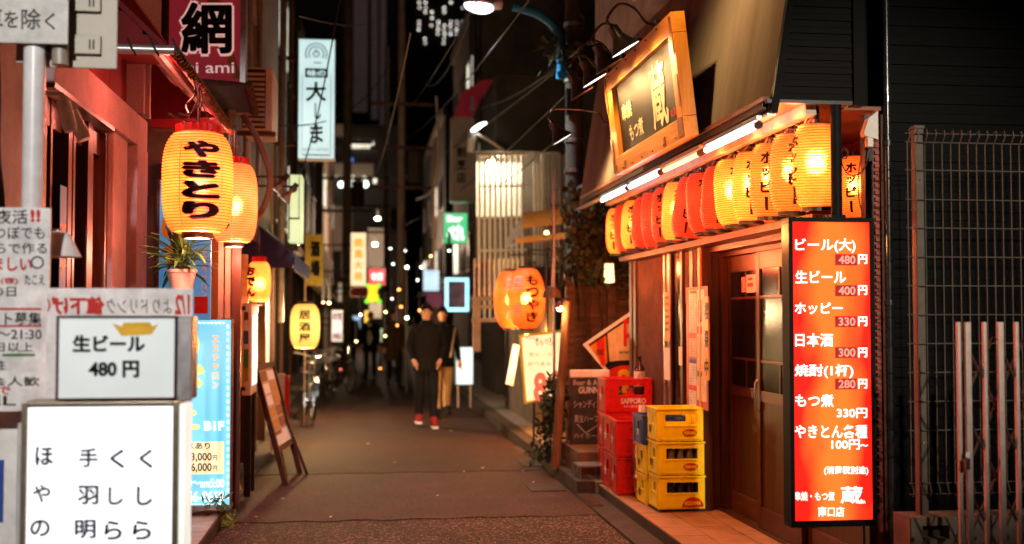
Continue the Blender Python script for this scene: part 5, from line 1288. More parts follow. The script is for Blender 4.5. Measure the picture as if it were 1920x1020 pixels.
# oden lantern and izakaya lantern
big_lantern(486, 491, 566, 42, 11.0, pap_k, 'small amber oden lantern with bright spot above the menu box', 'おでん', 0, -math.pi / 2 - .75, 24, 30)
pap_i = lantern_paper('pale yellow lantern paper', (1.35, .82, .18), (1.2, .68, .12), .95, .05, None, .18, .34)
def plain_lantern(u, v, rx, rv, y, label, words):
    c = aY(u, v, y); R = rx * y / F; H = 2 * rv * y / F
    T = thing('paper_lantern', label, 'paper lantern', c); pr = lantern_profile(R, H, 16, rib=.006, neck=.55)
    MB().lathe(pr, 36).build('paper_shade', pap_i, T, smooth=True, local=True); t = MB()
    for i, s in enumerate(words): wrap(t, s, pr, -math.pi / 2 + .02, H * (.26 - .26 * i), R * .8, H * .2, .03, lift=.01)
    spill('lantern_light', c - V((0, 0, H / 2 + .1)), 150, (1, .6, .2), T)
    t.build('lettering', m_ink, T, local=True)
    for z, nm in ((H / 2, 'top_cap'), (-H / 2 - .025, 'bottom_ring')): MB().lathe([(R * .5, 0), (R * .52, .03), (R * .3, .035)], 20, (0, 0, z)).build(nm, m_rust, T, local=True)
plain_lantern(572, 612, 27, 41, 14.5, 'pale yellow lantern with three black characters above the bicycles', '居酒屋')
tp = thing('blue_tarp', 'dark blue tarpaulin awning over the small shops past the lanterns', 'awning', (-1.1, 14, 2.6))
MB().prism([(-1.55, 12.2, 2.9), (-.72, 12.2, 2.25), (-.72, 15.8, 2.25), (-1.55, 15.8, 2.9)], (0, 0, .015)).build('canvas', m_tarp, tp); MB().prism([(-.72, 12.2, 2.25), (-.72, 15.8, 2.25), (-.72, 15.8, 2.08), (-.72, 12.2, 2.08)], (.008, 0, 0)).build('valance', m_tarp, tp)
MB().prism([(-1.55, 12.2, 2.9), (-.73, 12.2, 2.25), (-.73, 12.2, 2.1), (-1.55, 12.2, 2.1)], (0, .01, 0)).build('end_flap', m_tarp, tp)
for k, (u, v) in enumerate(((520, 352), (536, 370))):
    c = aY(u, v, 12.5); T = thing('clip_spotlight', ('upper' if k == 0 else 'lower') + ' of two clip spotlights reaching out toward the green sign', 'lamp', c)
    rot = V((0, 0, 1)).rotation_difference(V((-.62, 0, -.78)) * -1).to_matrix()
    MB().lathe([(.022, .17), (.026, .06), (.03, .05), (.085, -.04), (.08, -.038), (.025, .045)], 20, c, rot).build('shade', mat('copper shade', (.32, .14, .09), .4, .4), T, smooth=True)
    MB().lathe([(.026, .19), (.03, .18), (.03, .10)], 14, c, rot).build('socket', m_blackmetal, T)
    MB().lathe([(.0005, -.03), (.078, -.036)], 18, c, rot).build('bulb', glow('spot mouth', (5, 4.2, 3.2), 1.0), T)
    MB().tube([c + rot @ V((0, 0, .15)), c + V((-.35, 0, .12)), (-1.27, 12.5, c.z + .1)], .012, 8).build('arm', m_rust, T)
gs = thing('green_lit_sign', 'pale yellow green vertical lit sign box behind the clip spotlights', 'sign', aY(556, 392, 15.2))
A, Bq = aY(540, 452, 15.2), aY(566, 328, 15.2)
m_pg = glow('pale green lit face', (.80, .95, .48), .9, (.7, .85, .4))
MB().box(A.x, Bq.x, 15.2, 15.7, A.z, Bq.z).build('case', m_pg, gs)
for a, b, c, d in ((541, 330, 544, 450), (560, 330, 562, 410), (541, 408, 562, 411)):
    P0, P1 = aY(a, d, 15.19), aY(c, b, 15.19); MB().box(P0.x, P1.x, 15.185, 15.198, P0.z, P1.z).build('trim_line', m_rust, gs)
t = MB(); fpx(t, 'つ', 543, 347, 558, 362, lambda u, v: aY(u, v, 15.18), .04); t.build('lettering', m_rust, gs)
yb_ = thing('yellow_banner', 'yellow vertical banner with dark characters below the green lit sign', 'banner', aY(588, 470, 16.5))
A, Bq = aY(572, 535, 16.5), aY(606, 440, 16.5)
MB().box(A.x, Bq.x, 16.5, 16.52, A.z, Bq.z).build('cloth', mat('yellow banner cloth', (.42, .34, .05), .7), yb_)
MB().tube([(A.x, 16.51, .05), (A.x, 16.51, Bq.z + .1)], .012, 8).build('banner_pole', m_steel, yb_)
t = MB()
for i, s in enumerate('酒場'): fpx(t, s, 582, 452 + i * 36, 600, 482 + i * 36, lambda u, v: aY(u, v, 16.49), .06)
t.build('lettering', m_black, yb_)

# 大しま sign
dsn = thing('hanging_sign', 'tall white lit sign with circle emblem and black characters high over the alley', 'sign', aY(593, 186, 16.8))
YO = 16.8; A, Bq = aY(558, 298, YO), aY(629, 74, YO)
m_do = glow('pale aqua lit face', (.72, 1.0, .98), .95, (.50, .78, .78), nz=(.8, 1))
MB().box(A.x, Bq.x, YO, YO + .22, A.z, Bq.z).build('case', m_greywall, dsn); MB().box(A.x + .01, Bq.x - .01, YO - .006, YO - .001, A.z + .012, Bq.z - .012).build('face', m_do, dsn)
MB().box(-1.3, A.x, YO + .08, YO + .14, Bq.z - .3, Bq.z - .24).build('bracket', m_rust, dsn); MB().box(-1.3, A.x, YO + .08, YO + .14, A.z + .2, A.z + .26).build('bracket', m_rust, dsn)
po = lambda d: (lambda u, v: aY(u, v, YO - .006 - d))
m_dk = mat('sign ink', (.012, .02, .02), .5); m_tealp = glow('teal print lit through', (.10, .24, .25), 1.0)
t = MB()
for s, a, b, c, d in (('大', 573, 153, 612, 190), ('し', 590, 193, 602, 224), ('ま', 581, 233, 606, 269)): fpx(t, s, a, b, c, d, po(.004), .03)
t.build('lettering', m_dk, dsn)
P0, P1 = aY(572, 145, YO), aY(615, 129, YO); MB().box(P0.x, P1.x, YO - .011, YO - .007, P0.z, P1.z).build('black_panel', m_dk, dsn)
t = MB(); fpx(t, '味の', 576, 131, 611, 143, po(.008), .03); t.build('lettering', m_do, dsn)
t = MB(); fpx(t, '8371-4700', 568, 277, 616, 284, po(.004), .01)
for a, b, c, d in ((565, 140, 567.5, 292), (619, 140, 621.5, 292), (567.6, 289.5, 618.9, 292)): P0, P1 = aY(a, d, YO), aY(c, b, YO); t.box(P0.x, P1.x, YO - .010, YO - .0075, P0.z, P1.z)
ce = aY(593, 101, YO - .009); s_ = YO / F
for r0, r1, a0_, a1_ in ((21, 18, -.5, 3.64), (15, 12, -.6, 3.74)):
    n = 24; t.add([ce + V(((r if k else r) * s_ * math.cos(a0_ + (a1_ - a0_) * i / n), 0, r * s_ * math.sin(a0_ + (a1_ - a0_) * i / n))) for r, k in ((r0, 0), (r1, 1)) for i in range(n + 1)], [(i, i + 1, n + 2 + i, n + 1 + i) for i in range(n)])
t.lathe([(7 * s_, 0), (4 * s_, .0)], 20, ce, Matrix.Rotation(rad(90), 3, 'X')); t.bar(ce + V((-.04, 0, -.13)), ce + V((.08, 0, -.13)), .02, .002, (0, 1, 0)); t.bar(ce, ce + V((0, 0, .08)), .02, .002, (0, 1, 0))
t.build('lettering', m_tealp, dsn)

# ------------------------------------------------------------------ foreground left: sign stack and traffic pole
YF_ = 4.55
fs_ = thing('white_lit_sign', 'bright white lit stand sign with brushed black characters in the foreground', 'sign', (-1.05, YF_, .1))
pf_ = lambda d: (lambda u, v: aY(u, v, YF_ - d))
A, Bq = aY(32, 1330, YF_), aY(336, 752, YF_)
m_wl = glow('white lit face', (1.25, 1.25, 1.3), 1.0, (1.2, 1.2, 1.26)); m_brz = mat('bronze frame', (.30, .25, .17), .35, .6)
MB().box(A.x + .02, Bq.x - .02, YF_ + .004, YF_ + .012, A.z + .02, Bq.z - .02).build('face', m_wl, fs_)
g = MB(); tw = .022; g.box(A.x, A.x + tw, YF_ - .01, YF_ + .2, A.z, Bq.z); g.box(Bq.x - tw, Bq.x, YF_ - .01, YF_ + .2, A.z, Bq.z); g.box(A.x + tw + .001, Bq.x - tw - .001, YF_ - .009, YF_ + .2, Bq.z - .014, Bq.z); g.box(A.x + tw + .001, Bq.x - tw - .001, YF_ - .009, YF_ + .2, A.z, A.z + tw); g.build('frame', m_brz, fs_, bevel=.003)
MB().box(Bq.x + .001, Bq.x + .022, YF_ + .01, YF_ + .19, A.z + .02, Bq.z - .015).build('side_panel', glow('lit acrylic side', (.95, 1.0, .9), .9), fs_)
MB().box(A.x + .03, Bq.x - .03, YF_ + .02, YF_ + .195, A.z + .02, Bq.z - .02).build('case', m_white, fs_)
for x in (A.x + .03, Bq.x - .03):
    for y in (YF_ + .03, YF_ + .17): MB().box(x - .02, x + .02, y - .02, y + .02, .1, A.z - .001).build('leg', m_steel, fs_)
m_ink2 = mat('blue grey brush ink', (.025, .03, .045), .5)
t = MB()
for s, x, y, w_, h_ in (('ほ', 83, 855, 34, 36), ('や', 78, 925, 34, 34), ('の', 75, 990, 38, 32), ('手', 166, 858, 36, 36), ('羽', 165, 928, 40, 36), ('明', 160, 992, 40, 36), ('く', 220, 860, 28, 36), ('し', 217, 930, 28, 34), ('ら', 212, 994, 34, 36), ('く', 274, 860, 26, 36), ('し', 271, 930, 30, 36), ('ら', 266, 994, 36, 36)):
    fpx(t, s, x - w_ / 2, y - h_ / 2, x + w_ / 2, y + h_ / 2, pf_(.002), .030)
t.build('lettering', m_ink2, fs_)
# beer price box standing on it
bz = thing('beer_sign', 'grey lit beer price box standing on the white foreground sign', 'sign', (-1.0, YF_, 1.25))
A2, B2 = aY(102, 752, YF_), aY(331, 592, YF_)
m_gl = glow('dim grey green lit face', (.36, .42, .40), .9, (.30, .35, .33)); m_bzf = mat('maroon black frame', (.05, .015, .015), .4)
MB().box(A2.x + .008, B2.x - .008, YF_ + .02, YF_ + .026, A2.z + .008, B2.z - .008).build('face', m_gl, bz)
g = MB(); tw = .009; y0_, y1_ = YF_ + .012, YF_ + .05
g.box(A2.x, A2.x + tw, y0_, y1_, A2.z, B2.z); g.box(B2.x - tw, B2.x, y0_, y1_, A2.z, B2.z); g.box(A2.x + tw, B2.x - tw, y0_ + .001, y1_, A2.z, A2.z + tw); g.box(A2.x + tw, B2.x - tw, y0_ + .001, y1_, B2.z - tw, B2.z); g.build('frame', m_bzf, bz)
MB().box(A2.x + .002, B2.x + .055, YF_ + .052, YF_ + .18, A2.z, B2.z - .002).build('case', mat('clear acrylic case', (.38, .32, .31), .2, coat=.5), bz)
MB().box(B2.x + .001, B2.x + .05, YF_ + .03, YF_ + .051, A2.z, B2.z - .01).build('case_edge', m_alu, bz)
pbz = lambda u, v: aY(u, v, YF_ + .018)
t = MB(); fpx(t, '生ビール', 136, 628, 272, 660, pbz, .045); fpx(t, '480 円', 166, 676, 261, 708, pbz, .045); t.build('lettering', m_black, bz)
t = MB(); t.prism([pbz(*p) for p in ((210, 606), (228, 612), (232, 605), (280, 604), (286, 612), (297, 607), (284, 627), (228, 630))], (0, .001, 0)); t.build('crown_mark', mat('gold crown print', (.75, .42, .03), .5), bz)
pap = thing('price_paper', 'white paper with mirrored red and black writing behind the beer box', 'paper notice', (-1.0, YF_ + .2, 1.3))
A3, B3 = aY(85, 760, YF_ + .2), aY(362, 541, YF_ + .2)
MB().box(A3.x, B3.x, YF_ + .2, YF_ + .202, A3.z, B3.z).build('sheet', mat('thin white sheet', (.78, .74, .72), .6), pap)
ppp = lambda u, v: aY(u, v, YF_ + .1985)
t = MB(); fpx(t, '値下げ', 96, 556, 196, 590, ppp, .05, True); fpx(t, '(', 88, 560, 95, 584, ppp, .03, True); fpx(t, '1/2', 328, 552, 356, 590, ppp, .04, True); t.build('lettering', m_red, pap)
t = MB(); fpx(t, 'よりドリンク', 200, 560, 322, 588, ppp, .0, True); t.build('lettering', m_rust, pap)
# handwritten poster board
hp = thing('handwritten_poster', 'white poster board covered in black and red handwriting at the pole', 'poster', (-1.45, YF_ + .3, 1.4))
YH = YF_ + .32; A4, B4 = aY(-90, 772, YH), aY(95, 390, YH)
MB().box(A4.x, B4.x, YH, YH + .012, A4.z, B4.z).build('board', mat('poster board', (.72, .72, .70), .5), hp)
ph = lambda u, v: aY(u, v, YH - .002)
t = MB()
for s, a, b, c, d in (('今夜活', -40, 393, 52, 420), ('ひとつぼでも', -60, 425, 84, 448), ('うちらで作る', -60, 455, 88, 476), ('たこえ', 46, 515, 84, 534), ('2の日', -30, 538, 30, 556), ('バイト募集', -50, 585, 78, 610), ('18:00〜21:30', -60, 618, 78, 636), ('週2日以上', -50, 642, 62, 660), ('男女性', -60, 675, 10, 694), ('社会人歓', -50, 706, 74, 724), ('TEL', -60, 742, 30, 760)): fpx(t, s, a, b, c, d, ph, .012)
t.build('lettering', m_black, hp)
t = MB(); fpx(t, '!!', 57, 393, 76, 416, ph, .04); fpx(t, 'おいましい', -70, 482, 60, 508, ph, .03); fpx(t, '〜(夜)', -20, 520, 34, 534, ph, .02); fpx(t, 'まで', -30, 724, 20, 740, ph, .02)
for v in (579, 611): P0, P1 = aY(-85, v + 2, YH), aY(78, v - 1.5, YH); t.box(P0.x, P1.x, YH - .003, YH - .001, P0.z, P1.z)
t.build('lettering', m_red, hp)
P0, P1 = aY(5, 668, YH), aY(66, 663, YH); MB().box(P0.x, P1.x, YH - .003, YH - .001, P0.z, P1.z).build('green_underline', m_green, hp)
c = ph(70, 492); MB().lathe([(.02, 0), (.026, 0), (.026, .001), (.02, .001)], 18, c, Matrix.Rotation(rad(90), 3, 'X')).build('face_doodle', m_black, hp)
for x in (A4.x + .1, A4.x + .33): MB().box(x - .012, x + .012, YH + .013, YH + .04, .1, B4.z - .1).build('leg', m_steel, hp)
ap_ = thing('advert_board', 'white and blue board leaning low behind the handwritten poster', 'sign', (-1.55, YF_ + .5, .1))
P0, P1 = aY(-60, 1300, YF_ + .5), aY(40, 772, YF_ + .5)
MB().box(P0.x, P1.x, YF_ + .5, YF_ + .52, .1, P1.z).build('board', m_white, ap_); P2_, P3 = aY(-40, 980, YF_ + .5), aY(8, 862, YF_ + .5); MB().box(P2_.x, P3.x, YF_ + .494, YF_ + .499, P2_.z, P3.z).build('print', m_bluepr, ap_)
wlp = thing('wall_lamp', 'small white lampshade on the wall behind the handwritten poster', 'lamp', aX(108, 460, LX + .35)); c = V(wlp.location)
MB().lathe([(.02, .06), (.05, .05), (.10, -.05), (.095, -.05), (.045, .045)], 18, c).build('shade', m_white, wlp, smooth=True); MB().tube([c + V((0, 0, .06)), c + V((-.3, 0, .12))], .01, 8).build('arm', m_blackmetal, wlp)

YT = 5.02; tpole = thing('traffic_sign_pole', 'white traffic pole with a white text plate and the grey back of another sign', 'sign', (-1.27, YT, .1))
xc = aY(62, 300, YT).x; m_polew = mat('white pole enamel', (.70, .69, .68), .3, coat=.3, nz=(6, .25))
MB().tube([(xc, YT, .1), (xc, YT, 4)], 0.044, 20).build('pole', m_polew, tpole, smooth=True)
A, Bq = aY(-70, 78, YT - .06), aY(130, -60, YT - .06)
MB().box(A.x, Bq.x, YT - .065, YT - .055, A.z, Bq.z).build('text_plate', mat('white plate', (.60, .59, .55), .45), tpole, bevel=.004)
t = MB()
for s, a, b, c, d in (('車', -40, 14, 5, 55), ('を', 8, 20, 34, 52), ('除', 40, 16, 76, 55), ('く', 84, 24, 104, 56)): fpx(t, s, a, b, c, d, lambda u, v: aY(u, v, YT - .068), .012)
t.build('lettering', mat('grey black print', (.05, .05, .05), .5), tpole)
A, Bq = aY(82, 126, YT + .07), aY(222, -80, YT + .07); m_back = mat('grey sign back', (.34, .31, .25), .5, .2, nz=(4, .25))
MB().box(A.x, Bq.x, YT + .07, YT + .08, A.z, Bq.z).build('sign_back', m_back, tpole, bevel=.005)
A5, B5 = aY(30, 118, YT + .09), aY(120, -80, YT + .09); MB().box(A5.x, B5.x, YT + .085, YT + .095, A5.z, B5.z).build('sign_back', m_back, tpole, bevel=.004)
for v in (82, 2): 
    P0, P1 = aY(84, v + 18, YT + .06), aY(190, v - 14, YT + .06); MB().box(P0.x, P1.x, YT + .045, YT + .069, P0.z, P1.z).build('rail_channel', m_back, tpole, bevel=.003)
    for u in (168, 175): P0, P1 = aY(u - 1.5, v + 10, YT + .04), aY(u + 1.5, v - 8, YT + .04); MB().box(P0.x, P1.x, YT + .042, YT + .0445, P0.z, P1.z).build('slot', m_black, tpole)
MB().tube([aY(113, 122, YT - .0), aY(113, 78, YT - .0)], .034, 16).build('clamp', m_back, tpole, smooth=True)
# ------------------------------------------------------------------ far alley buildings
m_conc_d = mat('dim concrete', (.14, .115, .095), .9, nz=(2, .45), bump=(25, .3))
m_wallA = mat('far plaster', (.24, .19, .15), .9, nz=(1.5, .4)); m_wallB = mat('far dark cladding', (.05, .042, .037), .7, nz=(1.5, .4)); m_wallC = mat('far pink grey tower', (.14, .10, .10), .8, nz=(.6, .3))
m_winD = mat('dark far window', (.012, .014, .018), .12, coat=.4)
m_winL = glow('lit far window', (1.5, 1.45, 1.2), 1.0, (1.0, .9, .65)); m_winW = glow('warm far window', (1.2, .65, .28), .8, (.6, .3, .1))
def building(label, x0, x1, y0, y1, h, m, face, rows=3, cols=4, z0=3.2, lit=.1):
    T = thing('alley_building', label, 'building', ((x0 + x1) / 2, (y0 + y1) / 2, .1))
    MB().box(x0, x1, y0, y1, .05, h).build('wall', m, T)
    fx = x1 if face > 0 else x0
    MB().box(fx - .12, fx + .12, y0 - .05, y1 + .05, h - .25, h + .1).build('parapet', m_conc_d, T)
    for r in range(rows):
        for c in range(cols):
            ya = y0 + (y1 - y0) * (c + .2) / cols; yb = y0 + (y1 - y0) * (c + .8) / cols; za = z0 + r * 2.9
            if za + 1.4 > h: continue
            w_ = MB().box(fx + face * .01 - .012, fx + face * .01 + .012, ya, yb, za, za + 1.3).build('window', m_winL if rnd.random() < lit else m_winD, T)
            g = MB(); g.box(fx + face * .03 - .02, fx + face * .03 + .02, ya - .05, yb + .05, za - .06, za - .01); g.box(fx + face * .03 - .015, fx + face * .03 + .015, (ya + yb) / 2 - .02, (ya + yb) / 2 + .02, za, za + 1.3); g.build('window_frame', m_alu, w_)
    for i in range(3):
        y = y0 + (y1 - y0) * rnd.random(); MB().tube([(fx + face * .06, y, .2), (fx + face * .06, y, h)], .04, 8).build('pipe', m_rust, T)
    g = MB(); g.box(fx - .02, fx + face * .5 if face > 0 else fx + .02, y0 + .3, y1 - .3, 2.55, 2.65) if face > 0 else g.box(fx - .5, fx + .02, y0 + .3, y1 - .3, 2.55, 2.65); g.build('shop_canopy', m_wallB, T)
    d_ = MB().box(fx + face * .01 - .012, fx + face * .01 + .012, y0 + .4, y0 + 1.5, .1, 2.3).build('shop_door', m_winW if rnd.random() < .35 else m_winD, T)
    return T
building('dark plaster building carrying the white hanging sign', -9, -1.45, 16.9, 24, 8.5, m_wallB, 1)
building('tan plaster building beyond the hanging sign', -9, -1.75, 24.2, 33, 6.0, m_wallA, 1, lit=.0)
building('dark narrow building deep on the bicycle side of the alley', -9, -1.9, 33.2, 46, 10, m_wallB, 1)
building('far brown building near the alley end on the bicycle side', -9, -1.6, 46.5, 62, 9, m_wallA, 1, lit=.2)
building('dark block behind the mesh of cables past the white grille', 4.2, 14, 24.4, 34, 7, m_wallB, -1, lit=.0)
building('dim concrete building beyond the red roof corner', 3.6, 14, 34.5, 46, 12, m_wallA, -1, lit=.1)
building('dark building near the alley end on the grille side', 3.3, 14, 46.5, 64, 10, m_wallB, -1, lit=.2)
# building with the white grille gate
gb = thing('grille_building', 'dim building with a lit stairwell behind tall white metal bars', 'building', (4.5, 19, .12))
def G(name, m, *b, **k): return MB().box(*b).build(name, m, gb, **k)
G('wall', m_conc_d, 2.45, 14, 18.6, 18.9, .12, 2.5); G('wall', m_wallB, 4.2, 14, 14.8, 18.5, .12, 7); G('wall', m_wallB, 2.5, 14, 21.6, 24.2, .12, 6.2)
m_stair = glow('lit stairwell wall', (1.0, .82, .48), .85, (.35, .30, .2), nz=(1.2, 1), base=(.5, .5, .45))  # stair light is put into the wall's own emission
YG2 = 18.5; A, Bq = aY(900, 480, YG2), aY(985, 296, YG2)
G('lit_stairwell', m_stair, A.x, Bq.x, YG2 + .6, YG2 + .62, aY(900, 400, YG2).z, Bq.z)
G('stairwell_back', m_conc_d, A.x, aY(1062, 300, YG2).x, YG2 + .64, YG2 + .7, 2.5, Bq.z + .2)
for i, u in enumerate(range(899, 986, 10)):
    x = aY(u, 400, YG2).x; v1 = 292 - (4 if 905 < u < 975 else 0)
    MB().tube([(x, YG2, aY(u, 600, YG2).z), (x, YG2, aY(u, v1, YG2).z)], .022, 6).build('grille_bar', m_white, gb)
for v in (291, 350, 408, 470): MB().tube([aY(897, v, YG2 - .01), aY(987, v - 2, YG2 - .01)], .03 if v == 291 else .018, 6).build('grille_rail', m_white, gb)
for i, u in enumerate(range(1002, 1064, 7)):
    x = aY(u, 400, YG2).x; MB().box(x - .016, x + .016, YG2 - .02, YG2 + .02, aY(u, 500, YG2).z, aY(u, 300 - (10 if u > 1015 else -5), YG2).z).build('grille_bar', m_white if i < 3 else m_alu, gb)
for i, u in enumerate(range(890, 986, 9)):
    x = aY(u, 400, YG2 - 1.2).x; MB().box(x - .012, x + .012, YG2 - 1.22, YG2 - 1.18, aY(u, 565, YG2 - 1.2).z, aY(u, 485, YG2 - 1.2).z).build('railing_bar', m_alu, gb)
for v in (560, 575, 600): a, b = aY(884, v, YG2 - 1.25), aY(960, v, YG2 - 1.25); MB().box(a.x, b.x, YG2 - 1.27, YG2 - 1.23, a.z - .03, a.z + .03).build('railing_rail', m_canvastan, gb)
a = aY(893, 700, YG2 - 1.2); MB().box(a.x - .05, a.x + .06, YG2 - 1.25, YG2 - 1.15, aY(893, 655, YG2).z, aY(893, 560, YG2).z).build('railing_post', m_canvastan, gb)
lb2 = MB().ball(aY(922, 308, YG2 + .45), .085, 12).build('bulb', glow('stair bulb', (22, 19, 12), 1.0), gb)
ld = bpy.data.lights.new('stair_light', 'POINT'); ld.energy = 45; ld.color = (1, .86, .58); ld.shadow_soft_size = .1
lo = bpy.data.objects.new('stair_light', ld); COL.objects.link(lo); lo.location = aY(935, 320, YG2 + .25) - V(gb.location); lo.parent = gb
wl2 = thing('boundary_wall', 'grimy concrete boundary wall beside the white kerb sign', 'wall', (2.5, 17, .12)); MB().box(2.30, 2.45, 14.6, 18.55, .12, 1.95).build('wall_face', m_conc_d, wl2); MB().box(2.27, 2.48, 14.58, 18.57, 1.951, 2.01).build('coping', m_kerb, wl2)
# orange tent awning
oa = thing('orange_awning', 'small orange lit awning with tan side in front of the white grille', 'awning', (2.5, 15.4, 2.5))
YA = 15.6; po_ = lambda u, v, y=YA: aY(u, v, y)
MB().prism([po_(982, 402), po_(1062, 390), po_(1056, 420, 15.0), po_(978, 428, 15.0)], (0, 0, .02)).build('canvas', m_canvasor, oa)
MB().prism([po_(968, 447, 14.9), po_(1062, 438, 14.9), po_(1062, 447, 14.8), po_(966, 457, 14.8)], (0, 0, .015)).build('lower_canvas', m_canvasor, oa)
MB().prism([po_(980, 404), po_(976, 430, 15.0), po_(950, 465, 14.9), po_(952, 445)], (.02, 0, 0)).build('side_canvas', m_canvastan, oa)
MB().tube([po_(978, 430, 15.0), po_(966, 456, 14.85), po_(958, 470, 14.85)], .012, 6).build('frame_tube', m_alu, oa)
for u in (990, 1050): MB().tube([po_(u, 430, 15.02), po_(u, 600, 15.02)], .015, 6).build('frame_tube', m_rust, oa)
al = bpy.data.lights.new('awning_light', 'POINT'); al.energy = 26; al.color = (1, .6, .2); al.shadow_soft_size = .05
ao = bpy.data.objects.new('awning_light', al); COL.objects.link(ao); ao.location = aY(1025, 440, 15.25) - V(oa.location); ao.parent = oa
MB().ball(aY(1025, 437, 15.25), .035, 8).build('bulb', glow('awning bulb', (10, 6, 2), 1.0), oa)

def face_sign(name, label, cat, u0, v0, u1, v1, y, m, texts=(), depth=.15, case=None, post=None, tm=None, bold=.03):
    A, B = aY(u0, v1, y), aY(u1, v0, y); T = thing(name, label, cat, ((A.x + B.x) / 2, y, A.z))
    MB().box(A.x, B.x, y, y + depth, A.z, B.z).build('case', case or m_alu, T); e = .012
    MB().box(A.x + e, B.x - e, y - .004, y - .001, A.z + e, B.z - e).build('face', m, T)
    t = MB(); n = 0
    for s, a, b, c, d in texts: fpx(t, s, a, b, c, d, lambda u, v: aY(u, v, y - .008), bold); n += 1
    if n: t.build('lettering', tm or m_black, T)
    if post:
        x = A.x if post < 0 else B.x
        g = MB()
        for z in (A.z + (B.z - A.z) * .25, A.z + (B.z - A.z) * .75): g.box(min(x, x + post), max(x, x + post), y + .05, y + .09, z, z + .04)
        g.build('bracket', m_rust, T)
    return T
face_sign('vertical_sign', 'unlit grey vertical signboard with faded black characters', 'sign', 845, 222, 890, 378, 23.5, mat('faded grey board', (.26, .22, .19), .7, nz=(2, .3)), [(s, 856, 275 + i * 24, 874, 295 + i * 24) for i, s in enumerate('割烹店')], .3, post=1.0)
rr = thing('red_roof_sign', 'dark red roofline sign corner above the grey vertical signboard', 'sign', aY(890, 190, 25)); MB().prism([aY(852, 218, 25), aY(866, 172, 25), aY(905, 150, 25), aY(955, 150, 25), aY(950, 162, 25), aY(905, 176, 25), aY(888, 218, 25)], (0, .3, 0)).build('panel', glow('dim red panel', (.075, .004, .006), 1.0, base=(.1, .006, .006)), rr)
t = MB(); fpx(t, 'l', 883, 182, 888, 214, lambda u, v: aY(u, v, 24.99), .05); t.build('lettering', m_whiteprint, rr)
lt = thing('arm_street_lamp', 'white led street lamp on a long thin arm above the white grille', 'street lamp', aY(900, 240, 21.5))
MB().ball(aY(898, 238, 21.5), .17, 16, (1, .5, .28), Matrix.Rotation(rad(-30), 3, 'Y')).build('lamp_head', glow('led head', (7, 7.5, 6.5), 1.0), lt)
MB().tube([aY(893, 252, 21.5), aY(915, 262, 21.5), aY(948, 285, 21.5)], .03, 6).build('arm', m_alu, lt); MB().tube([aY(884, 285, 21.6), aY(886, 250, 21.6)], .08, 8).build('lit_post', m_white, lt)
face_sign('bar_sign', 'small green lit sign with white script over the alley', 'sign', 831, 399, 877, 457, 25, glow('green lit face', (.008, .62, .24), 1.15, (.006, .5, .17)), [('Bar', 838, 404, 868, 416), ('ぺれ', 837, 421, 871, 452)], .2, post=1.2, tm=glow('lit white script', (1.6, 1.7, 1.7), 1.0), bold=.06)
m_cyan = glow('cyan led frame', (.3, 1.5, 2.1), 1.0)
lf = face_sign('led_sign', 'dark shop display edged by a bright cyan led frame', 'sign', 836, 524, 877, 580, 20, glow('dim display', (.16, .05, .09), .5, (.02, .02, .03), nz=(6, 1), base=(.02, .02, .025)), [], .1, case=m_blackmetal, post=.6, tm=m_lit)
for a, b, c, d in ((834, 521, 879, 527.5), (834, 577, 879, 584)): P0, P1 = aY(a, d, 19.98), aY(c, b, 19.98); MB().box(P0.x, P1.x, 19.95, 19.99, P0.z, P1.z).build('led_strip', m_cyan, lf)
for a, b, c, d in ((834, 528, 840.5, 576.5), (872.5, 528, 879, 576.5)): P0, P1 = aY(a, d, 19.98), aY(c, b, 19.98); MB().box(P0.x, P1.x, 19.95, 19.99, P0.z, P1.z).build('led_strip', m_cyan, lf)
kp = face_sign('kerb_sign', 'white lit kerb sign with a faint picture beside the man in khaki trousers', 'sign', 854, 650, 888, 722, 18.4, glow('cool white face', (1.0, 1.15, 1.15), 1.0, (.7, .95, 1.0)), [], .2, case=mat('teal case', (.1, .3, .33), .4), tm=m_cream)
P0 = aY(871, 724, 18.4)
for dx in (-.1, .1): MB().box(P0.x + dx - .015, P0.x + dx + .015, 18.45, 18.5, .12, P0.z).build('leg', m_steel, kp)
ps2 = thing('leaning_light', 'narrow pale lit panel leaning at the kerb under the round lanterns', 'sign', aY(960, 690, 14.6))
MB().prism([aY(963, 645, 14.6), aY(974, 648, 14.6), aY(962, 724, 14.5), aY(949, 720, 14.5)], (0, .06, 0)).build('panel', glow('pale strip panel', (.65, .62, .5), 1.0, (.25, .22, .18), nz=(5, 1)), ps2)
face_sign('lightbox', 'pale blue white square lit sign between the cables deep in the alley', 'sign', 793, 506, 824, 546, 30, glow('pale blue face', (.75, 1.0, 1.2), 1.05, (.55, .8, .9)), [], .2, post=1.5, tm=m_bluepr)
face_sign('dark_sign', 'dim magenta sign just below the pale blue square sign', 'sign', 800, 548, 830, 576, 31, glow('dim magenta', (.11, .01, .045), 1.0), [], .2, post=1.2, tm=m_red)
face_sign('vertical_lightbox', 'tall cream lit sign with amber characters deep in the alley', 'sign', 657, 436, 687, 536, 28, glow('cream yellow face', (1.25, .98, .62), 1.0, (1.15, .85, .45), nz=(1.5, 1)), [(s, 663, 446 + i * 21, 681, 464 + i * 21) for i, s in enumerate('焼鳥大将')], .2, post=-1.2, tm=glow('amber lit print', (1.2, .45, .04), 1.0), bold=.05)
face_sign('red_lightbox', 'small red and white lit sign beside the tall cream one', 'sign', 690, 503, 723, 535, 31, glow('red pink face', (1.3, .18, .20), 1.0, (1.0, .05, .07)), [('食堂', 695, 511, 718, 526)], .2, post=-.8, tm=m_lit, bold=.06)
nb = thing('neon_sign', 'yellow rounded neon with green edge glowing under the red lightbox', 'sign', aY(699, 550, 30))
